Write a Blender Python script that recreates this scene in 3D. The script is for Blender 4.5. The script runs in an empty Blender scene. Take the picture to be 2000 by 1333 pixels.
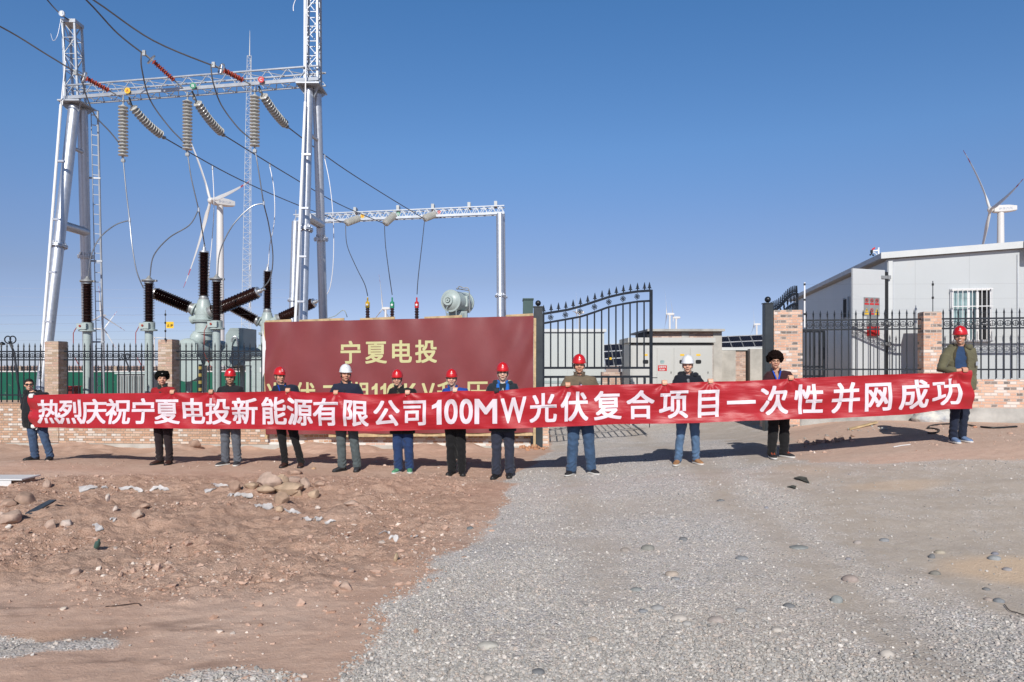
import bpy, bmesh, math, random
import numpy as np
from mathutils import Vector, Matrix, Quaternion
random.seed(7); RNG = np.random.default_rng(11)
SC = bpy.context.scene
COL = SC.collection
R = math.radians

# ------------------------------------------------------------------ camera, sky, sun, exposure
F, HZ, CX, CH = 1389.0, 715.0, 1000.0, 1.85     # focal length in photo pixels, horizon row, centre column, eye height
cam = bpy.data.cameras.new('camera'); cam_o = bpy.data.objects.new('camera', cam); COL.objects.link(cam_o)
cam_o.location = (0, 0, CH); cam_o.rotation_euler = (R(90), 0, 0)
cam.lens = 25.0; cam.sensor_width = 36; cam.shift_y = .02425; cam.clip_start = .1; cam.clip_end = 20000
SC.camera = cam_o
SUN_EL, SUN_AZ = R(34), R(2.6)                  # shadows run away from the camera, a touch to the right
world = bpy.data.worlds.new('World'); SC.world = world; world.use_nodes = True
wn = world.node_tree.nodes; wl = world.node_tree.links
sky = wn.new('ShaderNodeTexSky'); sky.sky_type = 'NISHITA'; sky.sun_disc = False
sky.sun_elevation = SUN_EL; sky.sun_rotation = math.pi + SUN_AZ
sky.air_density = 1.0; sky.dust_density = 0.6; sky.ozone_density = 2.5; sky.altitude = 1200
wn['Background'].inputs['Strength'].default_value = 0.135
# the clear dry-air sky of the place: pale lavender at the horizon, strong blue higher up, dimmed overhead, above the view, to cut fill light and deepen shadows
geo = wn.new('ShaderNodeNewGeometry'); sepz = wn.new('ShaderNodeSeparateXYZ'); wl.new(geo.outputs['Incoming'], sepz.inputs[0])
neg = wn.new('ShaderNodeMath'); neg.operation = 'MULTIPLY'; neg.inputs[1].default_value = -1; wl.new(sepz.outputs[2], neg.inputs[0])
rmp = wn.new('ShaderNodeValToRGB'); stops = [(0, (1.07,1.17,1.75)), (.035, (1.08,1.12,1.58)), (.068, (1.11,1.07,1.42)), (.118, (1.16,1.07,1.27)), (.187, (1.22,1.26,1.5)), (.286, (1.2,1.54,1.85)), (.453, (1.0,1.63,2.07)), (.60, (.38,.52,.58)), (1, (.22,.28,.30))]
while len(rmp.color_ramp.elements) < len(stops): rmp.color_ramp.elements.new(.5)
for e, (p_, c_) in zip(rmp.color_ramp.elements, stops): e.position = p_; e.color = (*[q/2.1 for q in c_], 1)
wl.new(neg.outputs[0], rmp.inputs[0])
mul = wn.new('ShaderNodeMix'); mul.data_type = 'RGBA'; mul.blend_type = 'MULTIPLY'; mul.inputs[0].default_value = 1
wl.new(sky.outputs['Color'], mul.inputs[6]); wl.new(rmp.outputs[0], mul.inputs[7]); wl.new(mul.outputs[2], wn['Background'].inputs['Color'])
sun = bpy.data.lights.new('sun', 'SUN'); sun.energy = 4.4; sun.angle = R(.53); sun.color = (1, .955, .89)
sun_o = bpy.data.objects.new('sun', sun); COL.objects.link(sun_o)
LIGHT_DIR = Vector((math.sin(SUN_AZ)*math.cos(SUN_EL), math.cos(SUN_AZ)*math.cos(SUN_EL), -math.sin(SUN_EL)))
sun_o.rotation_euler = LIGHT_DIR.to_track_quat('-Z', 'Y').to_euler(); sun_o.location = (0, -30, 40)
vs = SC.view_settings; vs.view_transform = 'Standard'; vs.look = 'None'; vs.exposure = 0.0; vs.gamma = 1; vs.use_curve_mapping = False
SC.cycles.max_bounces = 6; SC.cycles.diffuse_bounces = 3; SC.cycles.glossy_bounces = 3; SC.cycles.use_denoising = True

def at(px, py, d):
    """photo pixel + depth -> world point"""
    return Vector(((px-CX)/F*d, d, CH+(HZ-py)/F*d))

# ------------------------------------------------------------------ noise (numpy)
def _hash(ix, iy, iz):
    n = (ix.astype(np.int64)*374761393 + iy.astype(np.int64)*668265263 + iz.astype(np.int64)*2147483647) & 0xffffffff
    n = ((n ^ (n >> 13))*1274126177) & 0xffffffff
    n = ((n ^ (n >> 16))*2246822519) & 0xffffffff
    return ((n ^ (n >> 15)) & 0xffffff)/float(0xffffff)
def vnoise(x, y, z=None):
    if z is None: z = np.zeros_like(x)
    x, y, z = (np.asarray(a, float) for a in (x, y, z))
    ix, iy, iz = np.floor(x), np.floor(y), np.floor(z)
    fx, fy, fz = x-ix, y-iy, z-iz
    fx, fy, fz = (f*f*(3-2*f) for f in (fx, fy, fz))
    out = 0
    for dx in (0, 1):
        for dy in (0, 1):
            for dz in (0, 1):
                w = (fx if dx else 1-fx)*(fy if dy else 1-fy)*(fz if dz else 1-fz)
                out = out + w*_hash(ix+dx, iy+dy, iz+dz)
    return out*2-1
def fbm(x, y, z=None, oct=4, gain=.5):
    a, s, o = 1., 0., 0.
    for k in range(oct):
        f = 2.03**k
        o = o + a*vnoise(x*f+k*17.3, y*f-k*9.1, None if z is None else z*f+k*3.7); s += a; a *= gain
    return o/s
def sstep(a, b, x):
    t = np.clip((np.asarray(x, float)-a)/(b-a), 0, 1); return t*t*(3-2*t)

# ------------------------------------------------------------------ objects, labels
def tag(o, label=None, cat=None, group=None, kind=None):
    if label: o['label'] = label
    if cat: o['category'] = cat
    if group: o['group'] = group
    if kind: o['kind'] = kind
    return o
def thing(name, loc, label, cat, group=None, rz=0.):
    o = bpy.data.objects.new(name, None); COL.objects.link(o); o.location = loc; o.rotation_euler = (0, 0, rz); o.empty_display_size = .2
    return tag(o, label, cat, group)
def link_mesh(name, me, mat=None, parent=None, loc=None):
    o = bpy.data.objects.new(name, me); COL.objects.link(o)
    if mat is not None and not me.materials: me.materials.append(mat)
    if parent is not None: o.parent = parent
    if loc is not None: o.location = loc
    return o
def np_mesh(name, v, f, smooth=False):
    me = bpy.data.meshes.new(name); me.from_pydata(np.asarray(v).tolist() if not isinstance(v, list) else v, [], f)
    if smooth: me.polygons.foreach_set('use_smooth', [True]*len(me.polygons))
    me.update(); return me
def copy_tree(o, parent=None):
    c = o.copy(); COL.objects.link(c)
    if parent is not None: c.parent = parent
    for ch in o.children: copy_tree(ch, c)
    return c

class MB:
    """collects simple solids in world space and links them as one mesh"""
    def __init__(s): s.v = []; s.f = []
    def add(s, v, f):
        n = len(s.v); s.v += [Vector(p) for p in v]; s.f += [[i+n for i in q] for q in f]; return s
    def box(s, a, b):
        (x0, y0, z0), (x1, y1, z1) = a, b
        return s.add([(x0,y0,z0),(x1,y0,z0),(x1,y1,z0),(x0,y1,z0),(x0,y0,z1),(x1,y0,z1),(x1,y1,z1),(x0,y1,z1)],
                     [(3,2,1,0),(4,5,6,7),(0,1,5,4),(1,2,6,5),(2,3,7,6),(3,0,4,7)])
    def frame_box(s, o, t, n, u, su, sv, sw):
        """box from corner frame: origin o, axes t,n,u (unit) with ranges su,sv,sw"""
        P = [o + t*a + n*b + u*c for c in sw for (a, b) in ((su[0],sv[0]),(su[1],sv[0]),(su[1],sv[1]),(su[0],sv[1]))]
        return s.add(P, [(3,2,1,0),(4,5,6,7),(0,1,5,4),(1,2,6,5),(2,3,7,6),(3,0,4,7)])
    def bar(s, p, q, w, h=None, up=None):
        p, q = Vector(p), Vector(q); h = w if h is None else h
        d = (q-p); L = d.length
        if L < 1e-6: return s
        d /= L; up = Vector(up) if up is not None else (Vector((0,0,1)) if abs(d.z) < .95 else Vector((0,1,0)))
        n = d.cross(up).normalized(); u = n.cross(d)
        return s.frame_box(p, d, n, u, (0, L), (-w/2, w/2), (-h/2, h/2))
    def tube(s, pts, r, seg=8, cap=True):
        pts = [Vector(p) for p in pts]; n = len(pts)
        rs = r if isinstance(r, (list, tuple)) else [r]*n
        ring = []; ref = None; base = len(s.v)
        for i, p in enumerate(pts):
            d = (pts[min(i+1, n-1)]-pts[max(i-1, 0)]).normalized()
            if ref is None: ref = Vector((0,0,1)) if abs(d.z) < .9 else Vector((1,0,0))
            a = (ref - d*ref.dot(d)).normalized(); b = d.cross(a); ref = a
            for k in range(seg):
                t = 2*math.pi*k/seg; s.v.append(p + a*(rs[i]*math.cos(t)) + b*(rs[i]*math.sin(t)))
        for i in range(n-1):
            for k in range(seg):
                k2 = (k+1) % seg
                s.f.append([base+i*seg+k, base+i*seg+k2, base+(i+1)*seg+k2, base+(i+1)*seg+k])
        if cap:
            s.f.append([base+k for k in range(seg)][::-1]); s.f.append([base+(n-1)*seg+k for k in range(seg)])
        return s
    def lathe(s, prof, o=(0,0,0), axis=(0,0,1), seg=20):
        """prof: list of (radius, height) along axis from o"""
        ax = Vector(axis).normalized(); ref = Vector((1,0,0)) if abs(ax.x) < .9 else Vector((0,1,0))
        a = (ref-ax*ref.dot(ax)).normalized(); b = ax.cross(a); o = Vector(o); base = len(s.v); n = len(prof)
        for r, h in prof:
            for k in range(seg):
                t = 2*math.pi*k/seg; s.v.append(o + ax*h + a*(r*math.cos(t)) + b*(r*math.sin(t)))
        for i in range(n-1):
            for k in range(seg):
                k2 = (k+1) % seg
                s.f.append([base+i*seg+k, base+i*seg+k2, base+(i+1)*seg+k2, base+(i+1)*seg+k])
        s.f.append([base+k for k in range(seg)][::-1]); s.f.append([base+(n-1)*seg+k for k in range(seg)])
        return s
    def ball(s, c, r, seg=16, rings=10):
        rx, ry, rz = r if isinstance(r, (tuple, list)) else (r, r, r); c = Vector(c); base = len(s.v)
        for i in range(rings+1):
            p = math.pi*i/rings
            for k in range(seg):
                t = 2*math.pi*k/seg
                s.v.append(c + Vector((rx*math.sin(p)*math.cos(t), ry*math.sin(p)*math.sin(t), -rz*math.cos(p))))
        for i in range(rings):
            for k in range(seg):
                k2 = (k+1) % seg
                s.f.append([base+i*seg+k, base+i*seg+k2, base+(i+1)*seg+k2, base+(i+1)*seg+k])
        return s
    def prism(s, poly, o, a, b, n, t):
        """2-D polygon (a,b axes from o) given thickness t along n"""
        o, a, b, n = Vector(o), Vector(a), Vector(b), Vector(n); k = len(poly)
        v = [o+a*x+b*y for x, y in poly] + [o+a*x+b*y+n*t for x, y in poly]
        return s.add(v, [list(range(k))[::-1], [k+i for i in range(k)]] + [[i, (i+1) % k, k+(i+1) % k, k+i] for i in range(k)])
    def ringflat(s, c, a, b, n, R1, R0, t, seg=20):
        c, a, b, n = Vector(c), Vector(a), Vector(b), Vector(n); base = len(s.v)
        for k in range(seg):
            q = 2*math.pi*k/seg; e = a*math.cos(q)+b*math.sin(q)
            s.v += [c+e*R0-n*t/2, c+e*R1-n*t/2, c+e*R1+n*t/2, c+e*R0+n*t/2]
        for k in range(seg):
            i, j = base+4*k, base+4*((k+1) % seg)
            for m in range(4): s.f.append([i+m, j+m, j+(m+1) % 4, i+(m+1) % 4])
        return s
    def build(s, name, mat, parent=None, smooth=0.6, bevel=0, local=False):
        """points are world points unless local (then they are already in the parent's frame)"""
        inv = None if local else parent_matrix(parent).inverted()
        me = bpy.data.meshes.new(name); me.from_pydata(s.v if local else [inv @ v for v in s.v], [], s.f); me.update()
        bm = bmesh.new(); bm.from_mesh(me); bmesh.ops.recalc_face_normals(bm, faces=bm.faces)
        if bevel: bmesh.ops.bevel(bm, geom=bm.edges[:], offset=bevel, segments=2, affect='EDGES', clamp_overlap=True)
        bm.to_mesh(me); bm.free()
        if smooth:
            me.polygons.foreach_set('use_smooth', [True]*len(me.polygons)); me.set_sharp_from_angle(angle=smooth)
        return link_mesh(name, me, mat, parent)
def parent_matrix(p):
    m = Matrix.Identity(4)
    while p is not None: m = p.matrix_basis @ m; p = p.parent
    return m

# ------------------------------------------------------------------ materials
def nodes_of(name):
    m = bpy.data.materials.new(name); m.use_nodes = True; nt = m.node_tree
    return m, nt, nt.nodes['Principled BSDF']
class G:
    """tiny helper round a node tree"""
    def __init__(s, nt): s.nt = nt
    def n(s, t, **kw):
        x = s.nt.nodes.new(t)
        for k, v in kw.items(): setattr(x, k, v)
        return x
    def l(s, a, b): s.nt.links.new(a, b)
    def math(s, op, a, b=None, c=None):
        x = s.n('ShaderNodeMath', operation=op)
        for i, q in enumerate((a, b, c)):
            if q is None: continue
            if hasattr(q, 'is_linked'): s.l(q, x.inputs[i])
            else: x.inputs[i].default_value = q
        return x.outputs[0]
    def ramp(s, fac, stops, interp='LINEAR'):
        x = s.n('ShaderNodeValToRGB'); cr = x.color_ramp; cr.interpolation = interp
        while len(cr.elements) < len(stops): cr.elements.new(.5)
        for e, (p, c) in zip(cr.elements, stops):
            e.position = p; e.color = (*c, 1) if len(c) == 3 else c
        s.l(fac, x.inputs[0]); return x.outputs[0]
    def mix(s, fac, a, b, blend='MIX'):
        x = s.n('ShaderNodeMix', data_type='RGBA', blend_type=blend)
        for i, q in ((0, fac), (6, a), (7, b)):
            if hasattr(q, 'is_linked'): s.l(q, x.inputs[i])
            else: x.inputs[i].default_value = q if i == 0 else (*q, 1)
        return x.outputs[2]
    def noise(s, vec, scale, detail=4, rough=.6):
        x = s.n('ShaderNodeTexNoise'); x.inputs['Scale'].default_value = scale; x.inputs['Detail'].default_value = detail
        x.inputs['Roughness'].default_value = rough
        if vec is not None: s.l(vec, x.inputs['Vector'])
        return x.outputs['Fac']
    def bump(s, h, strength, dist, prev=None):
        x = s.n('ShaderNodeBump'); x.inputs['Strength'].default_value = strength; x.inputs['Distance'].default_value = dist
        s.l(h, x.inputs['Height'])
        if prev is not None: s.l(prev, x.inputs['Normal'])
        return x.outputs['Normal']
def mat(name, c, rough=.6, metal=0., var=.12, vs_=3., bump=0., bs=40., spec=.5, c2=None, coat=0., sheen=0.):
    """plain procedural surface: base colour with noise variation, optional bump"""
    m, nt, b = nodes_of(name); g = G(nt)
    tc = g.n('ShaderNodeTexCoord').outputs['Object']
    nz = g.noise(tc, vs_, 5)
    lo = c2 if c2 else tuple(max(0, x*(1-var*1.6)) for x in c); hi = tuple(min(1, x*(1+var)) for x in c)
    col = g.ramp(nz, [(.32, lo), (.68, hi)])
    g.l(col, b.inputs['Base Color'])
    r2 = g.math('MULTIPLY_ADD', nz, .2, rough-.1); g.l(r2, b.inputs['Roughness'])
    b.inputs['Metallic'].default_value = metal; b.inputs['Specular IOR Level'].default_value = spec
    b.inputs['Coat Weight'].default_value = coat; b.inputs['Sheen Weight'].default_value = sheen
    if bump: g.l(g.bump(g.noise(tc, bs, 3), bump, .01), b.inputs['Normal'])
    return m
def brick_mat(name, pal_s, pal_h, mortar, shift=0., mixed=True, bl=.25, bh=.063, grime=.35):
    """stretcher and header courses with individually fired bricks; wall-local x+y along the wall, z up"""
    m, nt, b = nodes_of(name); g = G(nt)
    tc = g.n('ShaderNodeTexCoord').outputs['Object']; sp = g.n('ShaderNodeSeparateXYZ'); g.l(tc, sp.inputs[0])
    wob = g.noise(tc, 9, 2)
    u = g.math('ADD', g.math('ADD', sp.outputs[0], sp.outputs[1]), g.math('MULTIPLY_ADD', wob, .012, shift))
    w = g.math('MULTIPLY_ADD', wob, .008, sp.outputs[2])
    row = g.math('FLOOR', g.math('DIVIDE', w, bh)); fz = g.math('FRACT', g.math('DIVIDE', w, bh))
    odd = g.math('MODULO', g.math('ABSOLUTE', row), 2.)
    ln = g.math('MULTIPLY_ADD', odd, -bl/2 if mixed else 0., bl)
    uu = g.math('DIVIDE', g.math('MULTIPLY_ADD', odd, bl*.25 if mixed else bl*.5, u), ln)
    col_ = g.math('FLOOR', uu); fx = g.math('FRACT', uu)
    cb = g.n('ShaderNodeCombineXYZ'); g.l(row, cb.inputs[0]); g.l(col_, cb.inputs[1]); cb.inputs[2].default_value = 3.3
    wn_ = g.n('ShaderNodeTexWhiteNoise', noise_dimensions='3D'); g.l(cb.outputs[0], wn_.inputs['Vector'])
    k = len(pal_s); s_ = g.ramp(wn_.outputs['Value'], [(i/k, c) for i, c in enumerate(pal_s)], 'CONSTANT')
    k = len(pal_h); h_ = g.ramp(wn_.outputs['Value'], [(i/k, c) for i, c in enumerate(pal_h)], 'CONSTANT')
    bc = g.mix(odd, s_, h_)
    blotch = g.noise(tc, 26, 3, .7); bc = g.mix(g.math('MULTIPLY', g.math('GREATER_THAN', blotch, .6), .55), bc, tuple(min(1, x*1.7) for x in pal_s[0]))
    bc = g.mix(g.math('MULTIPLY', g.noise(tc, 2.2, 5), grime), bc, (.33, .27, .2))
    jx = g.math('DIVIDE', .012, ln)
    mx = g.math('MAXIMUM', g.math('LESS_THAN', fz, .17), g.math('LESS_THAN', fx, jx))
    out = g.mix(mx, bc, mortar); g.l(out, b.inputs['Base Color']); b.inputs['Roughness'].default_value = .92
    hgt = g.math('ADD', g.math('SUBTRACT', 1., mx), g.math('MULTIPLY', g.noise(tc, 60, 3), .4))
    g.l(g.bump(hgt, .7, .012), b.inputs['Normal'])
    return m

M = {}
M['steel'] = mat('galvanised_steel', (.56,.58,.62), .42, .7, .06, 9, .02, 60)
M['steel_plain'] = mat('galvanised_angle', (.44,.47,.51), .5, .45, .1, 4)
M['pipe_white'] = mat('white_conduit', (.82,.83,.84), .35, 0, .04)
M['porc_brown'] = mat('brown_porcelain', (.035,.014,.012), .16, 0, .2, 8, coat=.3)
M['porc_grey'] = mat('grey_porcelain', (.47,.47,.44), .22, 0, .06, 8, coat=.2)
M['red_rubber'] = mat('red_silicone', (.33,.045,.025), .5, 0, .15)
M['alu'] = mat('bare_aluminium', (.66,.67,.68), .38, .85, .08)
M['tank'] = mat('pale_grey_paint', (.40,.47,.455), .4, 0, .05, 2)
M['tank_dark'] = mat('grey_green_paint', (.30,.36,.355), .45, 0, .08, 2)
M['flange'] = mat('grey_flange', (.36,.37,.37), .45, .4, .1)
M['wire'] = mat('weathered_conductor', (.12,.12,.13), .5, .5, .1)
M['wire_alu'] = mat('bright_conductor', (.24,.25,.27), .4, .7, .1)
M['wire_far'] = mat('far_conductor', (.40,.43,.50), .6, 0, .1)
M['wire_white'] = mat('white_earth_lead', (.72,.72,.74), .45, .2, .05)
M['black_steel'] = mat('black_painted_steel', (.013,.017,.024), .38, 0, .25, 10)
M['dark_post'] = mat('dark_grey_post_paint', (.028,.036,.042), .42, 0, .2, 3)
M['wood'] = mat('raw_timber', (.52,.38,.21), .75, 0, .2, 8)
M['concrete'] = mat('grey_concrete', (.42,.41,.38), .9, 0, .2, 2.2, .3, 30)
M['plaster'] = mat('cement_render', (.46,.44,.40), .9, 0, .16, 1.7, .2, 22)
M['panel_white'] = mat('white_sandwich_panel', (.54,.56,.57), .45, 0, .03, .7)
M['trim_white'] = mat('white_trim', (.58,.60,.60), .45, 0, .03)
M['roof_edge'] = mat('grey_roof_edge', (.52,.55,.58), .5, 0, .08)
M['turbine'] = mat('turbine_white', (.66,.66,.65), .4, 0, .03, .05)
M['turbine_red'] = mat('blade_red_band', (.45,.06,.07), .45)
M['glass'] = mat('window_glass', (.10,.17,.18), .08, 0, .2, 1.5, spec=.8)
M['glass_pale'] = mat('window_curtain_glass', (.30,.42,.42), .12, 0, .25, 4, spec=.8)
M['dark'] = mat('dark_opening', (.012,.013,.015), .8)
M['dark_green'] = mat('dark_green_paint', (.04,.085,.08), .5, 0, .1, 2)
M['green'] = mat('green_sheet', (.0,.13,.065), .5, 0, .2, 1.2)
M['white'] = mat('white_paint', (.70,.70,.70), .5, 0, .03)
M['red'] = mat('red_paint', (.55,.02,.02), .45, 0, .08)
M['yellow'] = mat('yellow_paint', (.82,.50,.02), .5, 0, .06)
M['green_badge'] = mat('green_badge', (.02,.25,.13), .5, 0, .06)
M['black'] = mat('black_rubber', (.015,.015,.016), .55)
M['cab_white'] = mat('light_grey_cabinet', (.50,.50,.475), .5, 0, .03, 1)
M['sign_grey'] = mat('grey_sign_plate', (.25,.26,.26), .5)
WALL_S = [(.56,.36,.25), (.50,.31,.21), (.64,.46,.36), (.42,.27,.19), (.58,.38,.27), (.68,.57,.49), (.53,.36,.27)]
WALL_H = [(.62,.56,.49), (.52,.31,.20), (.46,.27,.17), (.72,.68,.63), (.50,.30,.19), (.58,.44,.33), (.44,.26,.16), (.68,.63,.57)]
PIL_S = [(.49,.35,.27), (.44,.31,.22), (.56,.43,.37), (.38,.27,.19), (.60,.50,.42), (.48,.31,.24), (.51,.38,.27)]
GATE_S = [(.58,.34,.24), (.62,.40,.29), (.54,.31,.22), (.60,.38,.28), (.64,.44,.34), (.68,.58,.52), (.57,.36,.26), (.52,.31,.22)]
GATE_H = [(.60,.36,.26), (.16,.14,.13), (.64,.42,.31), (.66,.58,.53), (.24,.20,.18), (.57,.34,.24), (.62,.39,.28)]
M['brick_wall'] = brick_mat('mixed_salvaged_brick', WALL_S, WALL_H, (.27,.23,.19))
M['brick_pillar'] = brick_mat('tan_brick', PIL_S, PIL_S, (.42,.36,.28), mixed=False)
M['brick_gate'] = brick_mat('salmon_brick', [tuple(min(.8, q*1.1) for q in c) for c in GATE_S], [tuple(q*1.1 for q in c) for c in GATE_H], (.50,.46,.42), grime=.12)
M['brick_pale'] = brick_mat('limewashed_brick', [(.62,.44,.36), (.70,.62,.56), (.74,.70,.66), (.60,.40,.31)], WALL_H, (.62,.6,.56), grime=.1)
M['brick_far'] = brick_mat('rough_pink_brick', [(.48,.30,.23), (.55,.36,.28), (.42,.27,.22), (.6,.44,.36)], [(.48,.32,.25), (.62,.46,.38), (.38,.26,.22)], (.46,.42,.38), grime=.2)

# ------------------------------------------------------------------ text
def text_mesh(s, bold=.02, size=1.):
    c = bpy.data.curves.new('glyph', 'FONT'); c.body = s; c.size = size; c.offset = bold; c.resolution_u = 4
    o = bpy.data.objects.new('glyph', c); COL.objects.link(o)
    me = bpy.data.meshes.new_from_object(o.evaluated_get(bpy.context.evaluated_depsgraph_get()))
    bpy.data.objects.remove(o); bpy.data.curves.remove(c); return me
def glyph_points(s, bold=.02, cut=0):
    """(vertices x,y,layer; faces) of a text, emboldened by four shifted layers, optionally sliced to follow a curved sheet"""
    bm = bmesh.new()
    if s == '1':      # the built-in face draws a plain stem: give it its flag
        bm.faces.new([bm.verts.new((x, y, 0)) for x, y in ((.19,0), (.32,0), (.32,.71), (.225,.71), (.17,.62), (.06,.565), (.06,.455), (.19,.50))]); bold = 0
    else: me = text_mesh(s, 0.); bm.from_mesh(me); bpy.data.meshes.remove(me)
    if cut:
        xs = [v.co.x for v in bm.verts]; ys = [v.co.y for v in bm.verts]
        for ax, lo, hi in ((0, min(xs), max(xs)), (1, min(ys), max(ys))):
            k = math.floor(lo/cut)+1
            while k*cut < hi:
                no = (1,0,0) if ax == 0 else (0,1,0); co = (k*cut,0,0) if ax == 0 else (0,k*cut,0)
                bmesh.ops.bisect_plane(bm, geom=bm.verts[:]+bm.edges[:]+bm.faces[:], plane_co=co, plane_no=no); k += 1
    bm.verts.index_update()
    v0 = [(p.co.x, p.co.y) for p in bm.verts]; f0 = [[q.index for q in p.verts] for p in bm.faces]; bm.free()
    if not bold: return [(x, y, 0) for x, y in v0], f0
    v, f = [], []
    for k, (sx, sy) in enumerate(((-1,-1), (1,-1), (1,1), (-1,1))):
        n = len(v); v += [(x+sx*bold, y+sy*bold*.8, k) for x, y in v0]; f += [[i+n for i in q] for q in f0]
    return v, f
def text_on(mb, s, o, a, b, w, h, bold=.02):
    """text filling the box w x h whose lower left corner is o, along unit axes a, b"""
    v, f = glyph_points(s, bold); xs = [p[0] for p in v]; ys = [p[1] for p in v]
    x0, x1, y0, y1 = min(xs), max(xs), min(ys), max(ys); o, a, b = Vector(o), Vector(a), Vector(b)
    n = a.cross(b)
    mb.add([o+a*((x-x0)/(x1-x0)*w)+b*((y-y0)/(y1-y0)*h)+n*(.0004*k) for x, y, k in v], f)
# ------------------------------------------------------------------ ground
def base_h(x, y):
    x = np.asarray(x, float); y = np.asarray(y, float)
    rx = np.clip(x+.4, 0, 9.5); ramp = np.minimum(.062*rx+.0042*rx*rx, .64+.01*rx)*sstep(4.5, 11.0, y)*(1-.16*sstep(12.5, 15.5, y))*(1-.75*sstep(20, 45, y))
    dip = -.22*sstep(13.2, 17.3, y)*(1-sstep(3.0, 8., x))*(1-sstep(25, 60, y))
    return ramp + dip
EDGE_Y = np.array([0., 3.5, 4.2, 4.5, 4.95, 5.5, 6.1, 6.9, 7.9, 9.5, 10.5, 11.9, 13.5, 15., 18., 40.])
EDGE_X = np.array([-1.1, -1.0, -.95, -.93, -.88, -.9, -.85, -.6, -.28, .02, -.08, .12, .5, .85, 1.0, 1.5])
REDGE_Y = np.array([0., 8.5, 9.2, 10.2, 11., 12., 13., 16., 40.])
REDGE_X = np.array([30., 26., 7.8, 5.0, 4.45, 4.6, 4.9, 6.0, 7.])
def rough_zone(x, y):
    left = sstep(0.3, -1.2, x-np.interp(y, EDGE_Y, EDGE_X))
    return sstep(5.2, 6.4, y+.5*fbm(x*.7, y*.7, oct=2))*(1-sstep(11.2, 12.5, y))*left
def masks(x, y):
    n1 = fbm(x*1.3, y*1.3, oct=4); n2 = fbm(x*4+9, y*4, oct=3)
    e = np.interp(y, EDGE_Y, EDGE_X)+.22*n1+.10*n2
    g = sstep(-.30, .26, x-e)
    r = np.interp(y, REDGE_Y, REDGE_X)+.5*n1+.2*n2
    g = g*(1-.92*sstep(-.45, .45, x-r))
    g = np.maximum(g, .9*sstep(1.15, .5, np.hypot((x+4.0)/1.35, (y-4.75)/.30)+.35*n2))          # grit at the lower left
    g = np.maximum(g, .6*sstep(1.1, .4, np.hypot((x+1.75)/.55, (y-4.2)/.2)+.4*n2))
    g = np.maximum(g, .7*sstep(1.2, .4, np.hypot((x-8.0)/1.6, (y-9.3)/.35)+.4*n1))
    ochre = sstep(1.15, .45, np.hypot((x-4.35)/.75, (y-6.25)/.42)+.4*n1) + .55*sstep(1.1, .5, np.hypot((x-4.9)/.7, (y-9.0)/.3)+.4*n1) + .3*sstep(1.2, .4, np.hypot((x-4.2)/.5, (y-10.2)/.5)+.4*n1)
    sand = 0*x
    rut = np.exp(-((x-2.65-.15*n1-.05*(y-6))/.30)**2)+.8*np.exp(-((x-.75-.2*n1-.03*(y-6))/.28)**2)*sstep(4.5, 6., y)    # wheel tracks
    comp = sstep(-.25, .3, x-np.interp(y, [4.6, 5.0, 5.6, 6.2, 7.5, 9., 11.5, 14], [4.6, 3.9, 3.45, 3.3, 3.25, 3.4, 3.8, 4.4])+.30*n1+.10*n2)                                                  # compacted fines on the right
    sand = sand + np.clip(.8*rut*sstep(-.3, .2, n1+.25)+1.1*comp*(.9+.5*n2), 0, 1.)*g + .4*sstep(.15, .5, fbm(x*.55+3, y*.8, oct=3))*g
    damp = sstep(.20, .55, fbm(x*1.1+31, y*5.4, oct=5, gain=.6))*(1-g)*sstep(-.8, -1.8, x)*sstep(8.5, 5.2, y)
    damp = np.maximum(damp, sstep(1.1, .5, np.hypot((x+3.15)/.75, (y-4.95)/.11)+.45*n2))
    dust = np.clip(sstep(.0, .5, fbm(x*.5-7, y*.9+2, oct=3)) + .9*sstep(2., 4., x) + .5*sstep(6.2, 5.0, y), 0, 1.2)
    return np.clip(g, 0, 1), np.clip(sand, 0, 1), np.clip(damp, 0, 1), dust, np.clip(ochre, 0, 1), rough_zone(x, y)
def ground_h(x, y):
    x = np.asarray(x, float); y = np.asarray(y, float)
    near = 1-sstep(30, 60, np.hypot(x, y)); g = masks(x, y)[0]
    left = sstep(0.3, -1.2, x-np.interp(y, EDGE_Y, EDGE_X))
    rough = rough_zone(x, y)
    h = base_h(x, y)
    h = h + near*.035*fbm(x*.45, y*.45, oct=3)
    h = h + near*left*(.010+.11*rough)*fbm(x*1.9+4, y*1.9, oct=5, gain=.55)
    h = h + near*(1-g)*(.06*rough+.012)*(np.abs(fbm(x*3.2, y*3.2, oct=6, gain=.66))-.12) + near*(1-g)*(.05*rough+.014)*np.clip(fbm(x*9+3, y*9, oct=4, gain=.65)-.05, 0, 1)
    h = h + near*g*.012*fbm(x*3, y*3, oct=3)
    # low heap of spoil on the left, the rock heap, a rut, spoil along the wall foot
    h = h + .16*np.exp(-((x+6.9)/1.5)**2-((y-8.9)/.9)**2) + .09*np.exp(-((x+4.9)/1.2)**2-((y-8.3)/.8)**2)
    h = h + .12*np.exp(-((x+3.55)/.7)**2-((y-10.4)/.5)**2)
    h = h + .17*sstep(15.0, 17.0, y)*(1-sstep(17.8, 18.4, y))*left*np.clip(.55+1.5*fbm(x*1.0, y*.6, oct=4), 0, 2)
    h = h + .13*np.exp(-((x-6.9)/.9)**2-((y-14.4)/.8)**2)
    h = h - .04*np.exp(-((x+3.3)/.35)**2-((y-4.9)/.08)**2)
    return h
def gh(x, y): return float(ground_h(np.array([x]), np.array([y]))[0])
def hit(px, py, n=400):
    """where the view ray through a photo pixel meets the ground"""
    d = np.geomspace(3., 60., 1500); x = (px-CX)/F*d; z = CH+(HZ-py)/F*d
    k = np.argmax(z <= ground_h(x, d)); return Vector((x[k], d[k], gh(x[k], d[k])))

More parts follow.
